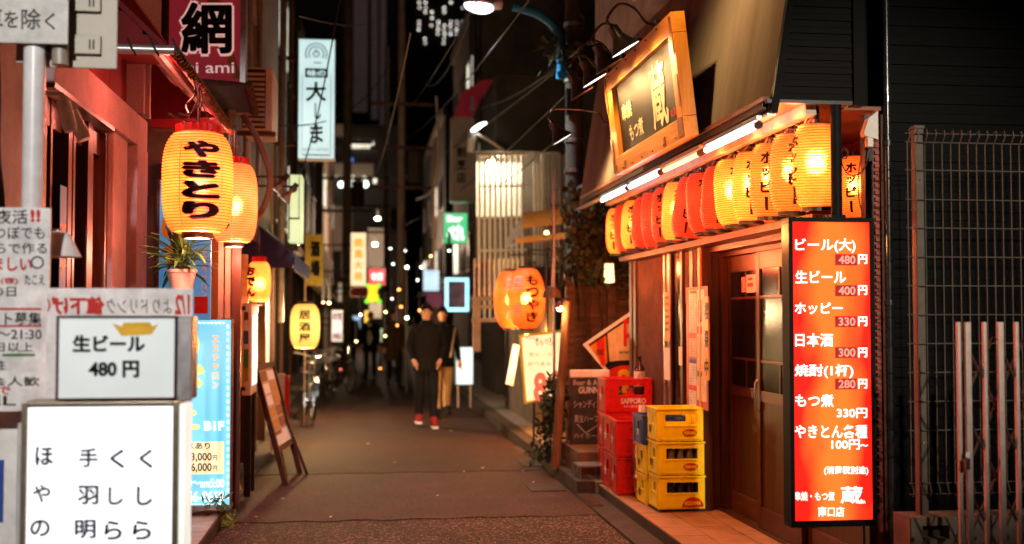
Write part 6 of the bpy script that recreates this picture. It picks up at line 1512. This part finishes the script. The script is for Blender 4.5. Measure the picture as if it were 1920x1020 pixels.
for du, v, r in ((0, 542, 9.5), (0, 557, 11)):
    MB().ball(aY(699 + du, v, 30), r * 30 / F, 16, (1, .4, 1)).build('neon_body', glow('yellow neon', (1.1, .95, .02), 1.1), nb)
for u, v in ((689, 536), (710, 536), (688, 565), (711, 565)): MB().ball(aY(u, v, 30.02), 4.2 * 30 / F, 10).build('neon_edge', glow('green neon', (.25, 1.2, .05), 1.2), nb)
face_sign('red_banner', 'dull red sign panel under the tall cream lit sign', 'sign', 657, 538, 690, 557, 29, mat('dull red panel', (.35, .03, .03), .5), [], .1, post=-1, tm=m_whiteprint)
face_sign('poster_light', 'bright white lit poster stand on the bicycle side of the alley', 'sign', 621, 581, 643, 641, 25, glow('busy white poster', (1.2, 1.15, 1.0), 1.0, (.9, .7, .6), nz=(8, 1)), [('飲放題', 624, 586, 640, 600), ('980', 624, 625, 640, 637)], .15, case=m_yelcrate, tm=m_red)
face_sign('cyan_sign', 'small cyan lit shop sign behind the walkers', 'sign', 643, 592, 676, 617, 38, glow('cyan white face', (.35, .85, 1.3), .9, (.5, .5, .6), nz=(4, 1)), [], .2, post=-1, tm=m_lit)
face_sign('amber_sign', 'small amber lit vertical sign behind the walkers', 'sign', 683, 582, 697, 611, 36, glow('amber face', (1.6, 1.0, .2), 1.0, (1.5, .7, .05), nz=(2, 1)), [], .2, post=-1, tm=m_rust)
face_sign('cream_sign', 'small cream square lit sign under the yellow neon', 'sign', 692, 568, 716, 597, 40, glow('cream small face', (1.3, .95, .6), .7, (.7, .45, .25), nz=(2, 1)), [], .2, post=-1, tm=m_rust)
face_sign('pale_strip_sign', 'slim pale lit strip left of the tall cream sign', 'sign', 634, 530, 650, 566, 34, glow('pale dim face', (.6, .48, .34), .9, (.3, .22, .15)), [], .2, post=-1)
face_sign('slim_light', 'slim greenish lit sign at the waist of the farthest walkers', 'sign', 713, 616, 725, 641, 42, glow('greenish pale face', (.9, 1.0, .6), .9), [], .2)
face_sign('brown_sign', 'dim brown signboard behind the cables beside the tall cream sign', 'sign', 690, 428, 724, 500, 63, glow('dim brown board', (.07, .022, .018), 1.0, (.09, .05, .012), nz=(1, 1)), [], .2, post=-1, tm=m_rust)
# small far lights
L_ = [(676, 590, 3.5, 'tiny white lamp right of the cyan shop sign', .9), (723, 585, 3.6, 'small warm lamp beside the little cream sign', .9), (735, 560, 3.5, 'faint pinkish lamp above the middle walkers', .9), (752, 575, 3.6, 'orange small lamp between the middle walkers and the tall man', .9), (775, 630, 4, 'dim pink lamp low at the shoulder of the tall man', .9), (722, 630, 3.5, 'tiny yellow lamp at waist height of the middle walker', .9), (668, 640, 3.5, 'small warm lamp behind the navy jacket walker', .9), (760, 470, 3.2, 'tiny dim lamp high on the transformer pole', .9), (842, 470, 4, 'warm lamp just under the green bar sign', .6), (808, 480, 3, 'tiny warm lamp above the pale blue square sign', .9), (745, 610, 3.2, 'tiny orange lamp beside the brown coat walker', .9), (708, 410, 8, 'white oval lamp highest over the far alley', .55), (703, 458, 7, 'white oval lamp below the highest one over the far alley', .7), (732, 466, 5, 'dim double lamp over the middle of the far alley', .5), (737, 495, 4.2, 'dim round lamp under the double one', .8), (763, 501, 5, 'bright round lamp at the middle of the far alley', .95),
      (790, 501, 4.2, 'small lamp just beside the pale blue square sign', .8), (817, 459, 4, 'warm lamp on top of a lit pole beside the green sign', .8), (617, 568, 4.5, 'yellowish round lamp above the bright poster stand', .9), (606, 567, 4, 'reddish round lamp beside the yellowish one', .8), (763, 596, 5, 'green white lamp beside the head of the man in front', .95),
      (763, 612, 4, 'dim lamp low beside the head of the man in front', .8), (831, 606, 5, 'white lamp glimpsed past the shoulder of the man in khaki trousers', .85), (787, 582, 4, 'orange lamp just left of the tall man', .8), (783, 525, 4, 'faint pink lamp under the small one by the square sign', .9), (748, 543, 4, 'orange tinted small lamp deep behind the walkers', .9), (713, 691, 4, 'orange light near the ground behind the walkers', .4), (640, 693, 3.5, 'red rear reflector glow among the far bicycles', .9)]
for i, (u, v, r, l, sq) in enumerate(L_):
    y = 48 + (i % 5) * 3 if u in (708, 703, 817, 831) else 22.6 + (i % 5) * .4; c = aY(u, v, 18.5 if u in (606, 617) else y) if v < 680 else aY(u, v, 26)
    y = c.y; T = thing('far_lamp', l, 'lamp', c, 0, 'small lamps far down the alley')
    k = (2.2, 2.3, 2.0)
    if 'warm' in l or 'yellow' in l: k = (2.4, 1.8, .6)
    if 'red' in l: k = (2.0, .4, .2)
    if 'orange' in l: k = (2.4, .7, .15)
    if 'dim' in l or 'faint' in l: k = tuple(x * .45 for x in k)
    if 'green' in l: k = (1.8, 2.4, 1.6)
    MB().ball(c, r * .62 * y / F, 12, (1, .6, sq)).build('globe', glow('far globe', k, 4.5), T)
    MB().tube([c + V((0, .02, 0)), c + V((0, .02, -max(.3, c.z - .1) if u in (817, 763) else .4))], .03, 6).build('stem', m_canvastan if u == 817 else m_blackmetal, T)
    if u in (606, 617):
        ld = bpy.data.lights.new('near_light', 'POINT'); ld.energy = 170; ld.color = (1, .6, .3); ld.shadow_soft_size = .1
        lo = bpy.data.objects.new('near_light', ld); COL.objects.link(lo); lo.location = (.1, -.6, -.15); lo.parent = T
    if u in (708, 703, 817):
        ld = bpy.data.lights.new('far_light', 'POINT'); ld.energy = 700; ld.color = (1, .66, .42); ld.shadow_soft_size = .2
        lo = bpy.data.objects.new('far_light', ld); COL.objects.link(lo); lo.location = (0, -.35, -.1); lo.parent = T
# towers and the overhead bridge block
tw_ = thing('pink_tower', 'dark tower with pinkish vertical piers and a ladder of small slabs', 'building', (0, 80, 0)); YW = 80
def TW(name, m, u0, u1, v0, v1, dy0, dy1): 
    A, B = aY(u0, v1, YW), aY(u1, v0, YW); return MB().box(A.x, B.x, YW + dy0, YW + dy1, max(0, A.z), B.z).build(name, m, tw_)
TW('core', m_wallB, 640, 722, -60, 240, 0, 14); m_pinkd = glow('self lit tower pier', (.022, .014, .014), 1.0, base=(.25, .17, .16))  # piers glow by themselves: light from below is put into the material
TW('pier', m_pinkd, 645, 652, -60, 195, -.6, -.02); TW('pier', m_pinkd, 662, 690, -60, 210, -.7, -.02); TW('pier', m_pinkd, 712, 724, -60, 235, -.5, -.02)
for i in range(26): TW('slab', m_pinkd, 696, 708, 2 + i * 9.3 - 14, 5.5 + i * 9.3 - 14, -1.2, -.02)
br = thing('overhead_block', 'tan building block with lit upper windows closing off the alley', 'building', (0, 66, 0)); YV = 66
def BR(name, m, u0, u1, v0, v1, dy0=-.3, dy1=-.02):
    A, B = aY(u0, v1, YV), aY(u1, v0, YV); return MB().box(A.x, B.x, YV + dy0, YV + dy1, A.z, B.z).build(name, m, br)
BR('wall', m_wallB, 560, 760, 235, 620, 0, 10); m_tanfar = glow('self lit tan wall', (.035, .023, .015), 1.0, (.022, .015, .010), base=(.3, .22, .15)); BR('band', m_tanfar, 570, 700, 308, 331); BR('band', m_tanfar, 590, 655, 235, 255); BR('band', m_tanfar, 600, 660, 388, 470); BR('wall_panel', m_tanfar, 640, 660, 390, 520, -.5, -.31)  # bands glow faintly, in place of town light falling on them
for u in range(654, 702, 8): BR('window', m_winL, u, u + 6.5, 266 + rnd.uniform(0, 3), 278)
for a, b, v0, v1 in ((592, 606, 333, 347), (608, 620, 333, 344), (623, 632, 331, 337), (655, 664, 330, 340), (680, 690, 332, 342), (700, 706, 334, 344)): BR('window', m_winL, a, b, v0, v1)
for u in (617, 640, 661, 685): MB().ball(aY(u, 346, YV - 1), .17, 10).build('lamp', glow('white round lamp', (5, 5.5, 5), 1.0), br)
BR('blue_light', glow('small blue light', (.02, .25, 1.1), 1.0), 653, 662, 299, 304, -.6, -.3)
ht = thing('office_tower', 'far office tower with scattered rows of lit windows against the black sky', 'building', (10, 150, 0)); YK = 150
A, B = aY(770, 100, YK), aY(925, -120, YK); MB().box(A.x, B.x, YK, YK + 25, 0, B.z).build('wall', m_wallB, ht)
m_wk = [glow('tower window light', c, 3.2) for c in ((1.0, 1.02, .95), (1.0, .95, .8), (.7, .62, .55), (.45, .38, .38))]
for r, v in enumerate((4, 14, 22, 33, 40, 47, 55, 63, 72, 80)):
    for c in range(11):
        u = 784 + c * 11.8 + rnd.uniform(-1, 1)
        pr = (.2, .3, .2, .2, .6, .85, .7, .35, .3, .3)[r] if 800 < u < 908 else .3
        if rnd.random() < pr:
            P0, P1 = aY(u, v + 2.2, YK), aY(u + 3, v, YK); MB().box(P0.x, P1.x, YK - .2, YK - .02, P0.z, P1.z).build('window', rnd.choice(m_wk), ht)
for u, v, mi in ((980, 120, 0), (993, 118, 2), (1003, 118, 2), (987, 122, 3)):
    pass
d2_ = thing('dark_tower', 'black tower block with one lit window near the curved street lamp', 'building', (20, 120, 0)); P0, P1 = aY(935, 330, 120), aY(1075, -80, 120); MB().box(P0.x, P1.x, 120, 135, 0, P1.z).build('wall', m_wallB, d2_)
for u, v, mi in ((978, 115, 0), (990, 116, 1), (1000, 116, 2), (1006, 118, 3)): Q0, Q1 = aY(u, v + 7, 120), aY(u + 6, v, 120); MB().box(Q0.x, Q1.x, 119.8, 119.98, Q0.z, Q1.z).build('window', m_wk[mi], d2_)

# poles and overhead cables
def pole(label, u, y, r, h=11):
    x = aY(u, 500, y).x; T = thing('utility_pole', label, 'pole', (x, y, 0)); MB().tube([(x, y, .05), (x, y, h)], [r, r * .75], 12).build('pole', m_wallA, T, smooth=True)
    for z in (4.5, 5.4, 6.4): MB().bar((x - .7, y - .05, z), (x + .7, y - .05, z), .07).build('cross_arm', m_rust, T)
    MB().tube([(x + .3, y - .15, 4.6), (x + .3, y - .15, 5.3)], .18, 12).build('transformer', m_wallB, T)
    return T
pole('dark utility pole with transformer in the middle distance', 752, 26, .10); pole('thin utility pole standing behind the walkers', 724, 40, .10); pole('far utility pole near the tall cream sign', 650, 32, .14)
wires = [((560, 30, 10), (735, 20, 30)), ((520, 235, 13), (735, 110, 28)), ((770, 60, 9), (690, 330, 30)), ((1060, 120, 13), (740, 340, 40)), ((1060, 180, 13), (760, 420, 40)), ((1066, 240, 13), (845, 380, 24)), ((900, -10, 10), (760, 210, 26)), ((1000, -10, 10), (762, 260, 26)), ((1090, 90, 12), (860, 200, 26)), ((640, -20, 12), (552, 350, 16)), ((790, 150, 26), (880, 40, 14)), ((1180, 20, 11), (1060, 60, 13))]
wl_ = ['thin cable sloping across the night sky beside the white hanging sign', 'cable crossing in front of the lower half of the white hanging sign', 'cable falling steeply past the transformer pole', 'cable leaving the pole with the blue lamp for the depth of the alley',
       'second cable from the pole with the blue lamp, slightly lower', 'cable from the blue lamp pole to the grey vertical signboard', 'cable crossing the lit windows of the office tower', 'cable sagging under the office tower toward the transformer pole', 'cable over the red roof sign beside the blue arm', 'cable dropping beside the upper edge of the hanging sign', 'short cable by the head of the blue armed lamp', 'cable reaching from the izakaya corner to the utility pole']
m_wire = mat('weathered overhead cable', (.022, .018, .016), .6)
for i, ((u0, v0, y0), (u1, v1, y1)) in enumerate(wires):
    a, b = aY(u0, v0, y0), aY(u1, v1, y1); sag = rnd.uniform(.1, .5)
    tag(MB().tube([a.lerp(b, t / 12) - V((0, 0, sag * 4 * (t / 12) * (1 - t / 12))) for t in range(13)], rnd.choice((.005, .007, .009)) * (1 + y0 / 40), 5).build('overhead_cable', m_wire, None), wl_[i], 'cable', 'cables strung over the alley')
ll = thing('cable_loop', 'pale cable looping down in a hook from the overhead wires', 'cable', aY(800, 340, 20)); MB().tube(curve([aY(818, 180, 20), aY(822, 270, 20), aY(818, 335, 20), aY(806, 362, 20), aY(780, 374, 20)], 6), .022, 6).build('cable_run', m_alu, ll)
tt_ = thing('tan_awning', 'tan fabric awning over the shops beyond the bicycles', 'awning', aY(600, 545, 19)); MB().prism([aY(548, 500, 18.5), aY(590, 520, 18.5), aY(634, 562, 21), aY(596, 552, 22)], (0, 0, .02)).build('canvas', m_canvastan, tt_)
MB().tube([aY(590, 522, 18.5), aY(632, 563, 21)], .02, 6).build('frame_tube', m_alu, tt_)
rp_ = thing('red_pillar', 'narrow red upright panel behind the leaning menu board', 'panel', aY(535, 750, 13.5)); P0, P1 = aY(533, 790, 13.5), aY(543, 704, 13.5); MB().box(P0.x, P1.x, 13.5, 13.53, P0.z, P1.z).build('panel_face', m_red, rp_); MB().box(P0.x - .16, P0.x - .002, 13.5, 13.54, .05, P1.z + .02).build('side_board', m_cream, rp_)

# ------------------------------------------------------------------ bicycles
m_tyre = mat('tyre rubber', (.015, .015, .015), .8); m_chrome = mat('chrome', (.6, .6, .6), .18, 1.0)
def bicycle(label, x, y, rz, paint, lean=.0, basket=True):
    T = thing('bicycle', label, 'bicycle', (x, y, .03), rz, 'bicycles parked along the left kerb'); T.rotation_euler = (0, lean, rz)
    RW = .33; fw, rw_ = V((0, -.52, RW)), V((0, .52, RW))
    M90 = Matrix.Rotation(rad(90), 3, 'Y')
    for c in (fw, rw_):
        w_ = MB().lathe([(RW - .03 + .018 * math.cos(a), .018 * math.sin(a)) for a in [i * math.pi / 4 for i in range(9)]], 32, c, M90).build('wheel', m_tyre, T, local=True, smooth=True)
        MB().lathe([(RW - .05, -.012), (RW - .058, 0), (RW - .05, .012), (RW - .044, .0), (RW - .05, -.012)], 32, c, M90).build('rim', m_chrome, w_, local=True)
        s = MB()
        for i in range(16): a = i * math.pi / 8; s.tube([c + V((.02 * (-1) ** i, 0, 0)), c + V((0, math.cos(a) * (RW - .055), math.sin(a) * (RW - .055)))], .0018, 4, False)
        s.tube([c + V((-.05, 0, 0)), c + V((.05, 0, 0))], .02, 8); s.build('spokes', m_chrome, w_, local=True)
        MB().add([(c + V((sx, math.cos(a) * (RW + .02), math.sin(a) * (RW + .02)))) for a in [.1 + i * math.pi * .9 / 12 for i in range(13)] for sx in (-.024, .024)], [(2 * i, 2 * i + 1, 2 * i + 3, 2 * i + 2) for i in range(12)]).build('fender', m_chrome, T, local=True)
    bb_, st, hd = V((0, .08, .29)), V((0, .22, .72)), V((0, -.36, .80)); hl = V((0, -.42, .58))
    f = MB(); f.tube([bb_, st], .016, 8); f.tube([hd, hl], .018, 8); f.tube([hl + V((0, .01, .02)), bb_.lerp(hl, .5) - V((0, 0, .06)), bb_], .02, 8); f.tube([hd.lerp(hl, .5), V((0, .1, .42))], .014, 8)
    for sx in (-.05, .05): f.tube([bb_ + V((sx * .6, 0, 0)), rw_ + V((sx, 0, 0))], .009, 6); f.tube([st - V((0, .02, .06)), rw_ + V((sx, 0, 0))], .008, 6)
    f.build('frame', paint, T, local=True, smooth=True)
    q = MB()
    for sx in (-.05, .05): q.tube([hl, hl + V((sx, 0, -.04)), fw + V((sx, 0, 0))], .011, 8)
    q.build('fork', m_chrome, T, local=True)
    q = MB(); q.tube([hd, hd + V((0, .01, .16))], .012, 8); q.tube(curve([(-.28, .06, .99), (-.24, -.1, 1.0), (-.06, -.36, .96), (.06, -.36, .96), (.24, -.1, 1.0), (.28, .06, .99)], 4), .011, 8); q.build('handlebar', m_chrome, T, local=True, smooth=True)
    MB().ball(st + V((0, .03, .12)), .13, 12, (.75, 1, .32)).build('saddle', m_blackmetal, T, local=True, smooth=True); MB().tube([st, st + V((0, .01, .1))], .012, 8).build('seat_post', m_chrome, T, local=True)
    if basket:
        q = MB(); 
        for z, k in ((.68, .8), (.76, .87), (.84, .94), (.92, 1.0)): 
            a_, b_ = .17 * k, .13 * k; q.tube([(-a_, -.56 - b_, z), (a_, -.56 - b_, z), (a_, -.56 + b_, z), (-a_, -.56 + b_, z), (-a_, -.56 - b_, z)], .005, 5)
        for i in range(7):
            x0 = -.17 + i * .0567
            for sy in (-1, 1): q.tube([(x0 * .8, -.56 + sy * .104, .68), (x0, -.56 + sy * .13, .92)], .0035, 4)
        for i in range(5):
            y0_ = -.13 + i * .065
            for sx in (-1, 1): q.tube([(sx * .136, -.56 + y0_ * .8, .68), (sx * .17, -.56 + y0_, .92)], .0035, 4)
        q.build('basket', m_steel, T, local=True)
    MB().lathe([(.001, -.05), (.03, -.045), (.035, .02), (.001, .025)], 12, (0, -.5, .64), Matrix.Rotation(rad(90), 3, 'X')).build('headlight', m_chrome, T, local=True)
    q = MB(); q.tube([bb_ + V((-.09, 0, 0)), bb_ + V((.09, 0, 0))], .012, 8); q.tube([bb_ + V((.08, 0, 0)), bb_ + V((.08, -.05, -.16))], .009, 6); q.tube([bb_ + V((-.08, 0, 0)), bb_ + V((-.08, .05, .16))], .009, 6); q.box(.07, .16, -.0, .06, .115, .135); q.box(-.16, -.07, .1, .16, .44, .46); q.build('crank', m_chrome, T, local=True)
    MB().ball((0, .86, .55), .03, 8).build('rear_light', m_red, T, local=True)
    MB().box(-.07, .07, .4, .78, .68, .69).build('rack', m_steel, T, local=True)
    return T
m_bk1 = mat('bike blue paint', (.05, .10, .14), .35); m_bk2 = mat('bike silver paint', (.45, .45, .45), .3, .6); m_bk3 = mat('bike black paint', (.02, .02, .02), .3)
p = aZ(575, 792, .03); bicycle('nearest parked bicycle, seen front on, under the pale yellow lantern', p.x, p.y + .55, .16, m_bk1, .06, False)
p = aZ(622, 747, .03); bicycle('silver bicycle parked behind the nearest one', p.x - .05, p.y + .6, -.12, m_bk2, -.05)
p = aZ(638, 740, .03); bicycle('third bicycle parked farther along, nearer the road', p.x, p.y + .5, .35, m_bk3, .04, False)

# ------------------------------------------------------------------ people
def person(loc, rz, h, top, bottom, shoe, label, phase=1, stride=.16, hands='pocket', coat_len=.80, hair_l=0, bag=False, turn=0):
    T = thing('person', label, 'person', loc, rz); k = h / 1.72
    J = {}; E = []
    def j(n, x, y, z, rx, ry=None): J[n] = (V((x, y, z)) * k, rx * k, (ry or rx) * k)
    j('pelvis', 0, 0, .95, .155, .115); j('waist', 0, 0, 1.08, .15, .11); j('chest', 0, -.005, 1.27, .185, .125); j('upper', 0, 0, 1.40, .16, .10); j('neck0', 0, .0, 1.475, .062, .06); j('neck1', 0, -.012, 1.535, .05)
    j('jaw', 0, -.03, 1.575, .058, .066); j('face', 0, -.022, 1.63, .07, .082); j('crown', 0, -.012, 1.685, .062, .075)
    E += [('pelvis', 'waist'), ('waist', 'chest'), ('chest', 'upper'), ('upper', 'neck0'), ('neck0', 'neck1'), ('neck1', 'jaw'), ('jaw', 'face'), ('face', 'crown')]
    for s, n in ((1, 'L'), (-1, 'R')):
        f = phase * s
        j('sh' + n, s * .185, 0, 1.40, .072); 
        if hands == 'pocket': j('el' + n, s * .25, .07, 1.13, .060); j('wr' + n, s * .185, -.10, .945, .040)
        else: j('el' + n, s * .235, .05 + .07 * f, 1.12, .054); j('wr' + n, s * .235, -.02 + .18 * f, .885, .036)
        j('hip' + n, s * .09, 0, .88, .10); j('kn' + n, s * .095, -.03 - stride * f * .55, .50, .074); j('ca' + n, s * .095, .02 - stride * f * .6, .33, .070); j('an' + n, s * .095, .03 - stride * f, .09 + (.05 if f < 0 else 0), .058); j('to' + n, s * .115, -.13 - stride * f, .045, .040, .034); j('he' + n, s * .095, .06 - stride * f, .042 + (.05 if f < 0 else 0), .036)
        E += [('upper', 'sh' + n), ('sh' + n, 'el' + n), ('el' + n, 'wr' + n), ('pelvis', 'hip' + n), ('hip' + n, 'kn' + n), ('kn' + n, 'ca' + n), ('ca' + n, 'an' + n), ('an' + n, 'to' + n), ('an' + n, 'he' + n)]
    ns = list(J); me = bpy.data.meshes.new('b'); me.from_pydata([J[n][0] for n in ns], [(ns.index(a), ns.index(b)) for a, b in E], [])
    o = bpy.data.objects.new('b', me); COL.objects.link(o); md = o.modifiers.new('s', 'SKIN'); md.use_smooth_shade = True
    sub = o.modifiers.new('u', 'SUBSURF'); sub.levels = 2; sub.render_levels = 2
    for i, n in enumerate(ns): sv = me.skin_vertices[0].data[i]; sv.radius = (J[n][1], J[n][2]); sv.use_root = (n == 'pelvis')
    dg = bpy.context.evaluated_depsgraph_get(); m2 = bpy.data.meshes.new_from_object(o.evaluated_get(dg)); bpy.data.objects.remove(o)
    V_ = [tuple(v.co) for v in m2.vertices]; F_ = [tuple(p.vertices) for p in m2.polygons]; bpy.data.meshes.remove(m2)
    segs = [(J[a][0], J[b][0], a, b) for a, b in E]
    def cls(p):
        best = None
        for a, b, na, nb in segs:
            d = b - a; t = max(0, min(1, (p - a).dot(d) / d.length_squared)); q = (p - a - d * t).length
            if best is None or q < best[0]: best = (q, na, nb, t)
        _, na, nb, t = best
        if nb[:2] in ('to', 'he') or (nb[:2] == 'an' and t > .9): return 3
        if nb[:2] in ('kn', 'ca', 'an', 'hi'): return 2 if not (nb[:2] == 'hi') else 1 if p.z > .9 * k else 2
        if nb in ('neck1', 'jaw', 'face', 'crown') or (nb == 'neck0' and t > .75): return 0
        return 1
    mb = MB(); mb.v = V_; mb.f = F_; mb.m = [cls(sum((V(V_[i]) for i in f), V()) / len(f)) for f in F_]
    # hands: palm and five bent fingers rooted in it, part of the one body mesh
    for s, n in ((1, 'L'), (-1, 'R')):
        wv = J['wr' + n][0]; el = J['el' + n][0]; d = (wv - el).normalized(); d = (d + V((-s * .25, 0, -.3))).normalized() if hands == 'pocket' else d
        sd_ = V((0, -1, 0)) if hands != 'pocket' else V((s * .2, -.9, .3)).normalized(); sd_ = (sd_ - d * sd_.dot(d)).normalized(); nn = d.cross(sd_)
        mb.cm = 0
        mb.tube([wv - d * .02, wv + d * .03, wv + d * .085], [.026 * k, .034 * k, .034 * k], 10)
        for i, L0 in enumerate((.062, .072, .068, .052)):
            r0 = wv + d * .08 + sd_ * (.027 - .018 * i); p1 = r0 + d * L0 * .5; p2 = p1 + (d * .8 - nn * s * .5).normalized() * L0 * .5
            mb.tube([r0 - d * .02, r0, p1, p2], [.009, .009, .0085, .006], 6)
        r0 = wv + d * .02 + sd_ * .028; mb.tube([r0 - sd_ * .015, r0 + sd_ * .02 + d * .02, r0 + sd_ * .03 + d * .05], [.011, .010, .007], 6)
    # nose and ears
    fc = J['face'][0]
    mb.cm = 0; mb.ball(fc + V((0, -.088, -.012)) * k, .016 * k, 8, (.8, 1, 1.3))
    for s in (-1, 1): mb.ball(fc + V((s * .074, .01, -.005)) * k, .024 * k, 8, (.35, .7, 1.15))
    mb.build('body', [m_skin, top, bottom, shoe], T, smooth=True, local=True)
    fm = MB()
    for s in (-1, 1): fm.ball(fc + V((s * .03, -.079, .012)) * k, .010 * k, 8, (1.3, .5, .7)); fm.bar(fc + V((s * .018, -.083, .034)) * k, fc + V((s * .045, -.074, .034)) * k, .008, .006)
    fm.build('eyes', m_hair, T, local=True); MB().ball(fc + V((0, -.083, -.048)) * k, .02 * k, 8, (1.1, .35, .3)).build('mouth', mat('lips', (.35, .12, .09), .5), T, local=True)
    hm = MB(); c = J['crown'][0] + V((0, .012, -.02)) * k; n1, n2 = 9, 20; vs = []
    for a in range(n1 + 1):
        for b in range(n2):
            th = a / n1 * (1.75 if hair_l == 0 else 2.15); ph = 2 * math.pi * b / n2
            fr = -math.sin(ph); th2 = th * (.62 if fr > .55 else .82 if fr > .2 else 1.0); r = (.102 + rnd.uniform(-.005, .006)) * k
            vs.append(c + V((r * .84 * math.sin(th2) * math.cos(ph), r * .98 * math.sin(th2) * math.sin(ph), r * math.cos(th2) * (1 if th2 < 1.57 else 1.6))))
    hm.add(vs, [(a * n2 + b, a * n2 + (b + 1) % n2, (a + 1) * n2 + (b + 1) % n2, (a + 1) * n2 + b) for a in range(n1) for b in range(n2)]); hm.build('hair', m_hair, T, smooth=True, local=True)
    # jacket shell, open hem, collar
    ck = MB(); pf = [(.205, coat_len), (.195, coat_len + .12), (.185, 1.05), (.20, 1.22), (.205, 1.33), (.165, 1.43), (.085, 1.475), (.075, 1.52)]
    ck.lathe([(r * k, z * k) for r, z in pf], 24, sy=.72)
    for i, v_ in enumerate(ck.v): ck.v[i] = (v_[0] * (1 + .03 * math.sin(i * 1.3)), v_[1] * (1 + .05 * math.sin(i * 2.1)), v_[2])
    ck.build('jacket', top, T, smooth=True, local=True)
    MB().lathe([(.082 * k, 1.47 * k), (.088 * k, 1.515 * k), (.075 * k, 1.525 * k)], 18, sy=.95).build('collar', top, T, local=True)
    if not bag and coat_len < .75: MB().bar((0, -.147 * k, (coat_len + .02) * k), (0, -.15 * k, 1.36 * k), .012, .006, (0, 1, 0)).build('zip', m_black, T, local=True)
    for s, n in ((1, 'L'), (-1, 'R')):
        an, to = J['an' + n][0], J['to' + n][0]
        MB().obox(((an + to) / 2 + V((0, .0, 0)))[:2] + (min(an.z, to.z) * .0 + .014 + (.05 * k if an.z > .12 * k else 0),), (.088 * k, .27 * k, .026)).build('shoe_sole', m_white if shoe is m_shoered else m_black, T, local=True, bevel=.006)
    if bag: MB().bar((.19 * k, -.10 * k, 1.42 * k), (.10 * k, -.15 * k, .95 * k), .035, .012).build('bag_strap', m_canvastan, T, local=True)
    return T
p = aZ(799, 801, .007); person((p.x, p.y, .007), .03, 1.73, m_coat, m_trou, m_shoered, 'man in black jacket and trousers with red canvas shoes, hands at his pockets', 1, .10)
p = aZ(829, 782, .007); person((p.x, p.y, .007), .12, 1.70, m_coat, m_khaki, m_shoeblk, 'man in dark jacket and khaki trousers just behind the man in black', -1, .14, 'swing', bag=True)
p = aZ(738, 726, .007); person((p.x, p.y, .007), .1, 1.68, m_brown, m_trou, m_shoeblk, 'walker in a brown coat behind the shoulder of the man in black', 1, .16, 'swing', .62, 1)
p = aZ(694, 709, .007); person((p.x, p.y, .007), -.1, 1.66, m_coat, m_jean, m_shoeblk, 'walker in open dark coat and pale shirt, in the middle of the far road', -1, .16, 'swing', .70, 1)
p = aZ(657, 692, .007); person((p.x, p.y, .007), math.pi, 1.72, m_navy, m_trou, m_shoeblk, 'walker in dark navy jacket seen from behind near the bicycles', 1, .14, 'swing')
sh_ = [o for o in bpy.data.objects if o.name.startswith('person') and 'pale shirt' in o.get('label', '')][0]
MB().lathe([(.06, .86), (.075, 1.0), (.07, 1.2), (.05, 1.40)], 10, (0, -.095, 0), sy=.7).build('shirt', m_paper, sh_, local=True)

# two added lamps out of view behind the camera, aimed spots to fill the foreground
sv = thing('street_lamp', 'added unseen lamp behind the viewer, filling light on the left foreground', 'street lamp', (-2.6, -3.2, 0), 0, None)
MB().tube([(-2.6, -3.2, -.03), (-2.6, -3.2, 4.6)], .07, 12).build('post', m_bluepaint, sv, smooth=True)
MB().tube(curve([(-2.6, -3.2, 4.6), (-2.55, -3.2, 5.1), (-2.2, -3.2, 5.35), (-1.5, -3.2, 5.4)], 5), .04, 10).build('arm', m_bluepaint, sv, smooth=True)
MB().ball((-1.35, -3.2, 5.38), .18, 16, (1, .7, .45)).build('lamp_glass', glow('fill lamp glass near', (5, 5.2, 5), 1.0), sv, smooth=True)
MB().ball((-1.35, -3.2, 5.45), .19, 16, (1.05, .75, .4)).build('head_cap', m_steel, sv, smooth=True)
sv2 = thing('street_lamp', 'added unseen lamp behind the viewer, filling light on the crates and fence', 'street lamp', (4.6, -4.4, 0))  # second added lamp: its spot fills the right-hand side
MB().tube([(4.6, -4.4, -.03), (4.6, -4.4, 4.2)], .07, 12).build('post', m_bluepaint, sv2, smooth=True)
MB().tube(curve([(4.6, -4.4, 4.2), (4.55, -4.4, 4.7), (4.2, -4.4, 4.95), (3.6, -4.4, 5.0)], 5), .04, 10).build('arm', m_bluepaint, sv2, smooth=True)
MB().ball((3.45, -4.4, 4.98), .18, 16, (1, .7, .45)).build('lamp_glass', glow('fill lamp glass warm', (5, 4, 2.6), 1.0), sv2, smooth=True)
MB().ball((3.45, -4.4, 5.05), .19, 16, (1.05, .75, .4)).build('head_cap', m_steel, sv2, smooth=True)
ld = bpy.data.lights.new('fill_light_warm', 'SPOT'); ld.energy = 4300; ld.color = (1, .86, .66); ld.spot_size = rad(19); ld.spot_blend = .9; ld.shadow_soft_size = .12
lo = bpy.data.objects.new('fill_light_warm', ld); COL.objects.link(lo); lo.location = V((3.45, -4.4, 4.8)) - V(sv2.location); lo.parent = sv2
lo.rotation_euler = V((0, 0, -1)).rotation_difference((V((2.75, 8.6, 1.25)) - V((3.45, -4.4, 4.8))).normalized()).to_euler()
ld = bpy.data.lights.new('fill_light_near', 'SPOT'); ld.energy = 3000; ld.color = (1, .94, .9); ld.spot_size = rad(31); ld.spot_blend = 1; ld.shadow_soft_size = .12
lo = bpy.data.objects.new('fill_light_near', ld); COL.objects.link(lo); lo.location = V((-1.35, -3.2, 5.2)) - V(sv.location); lo.parent = sv
lo.rotation_euler = V((0, 0, -1)).rotation_difference((V((-1.35, 4.7, 2.2)) - V((-1.35, -3.2, 5.2))).normalized()).to_euler()
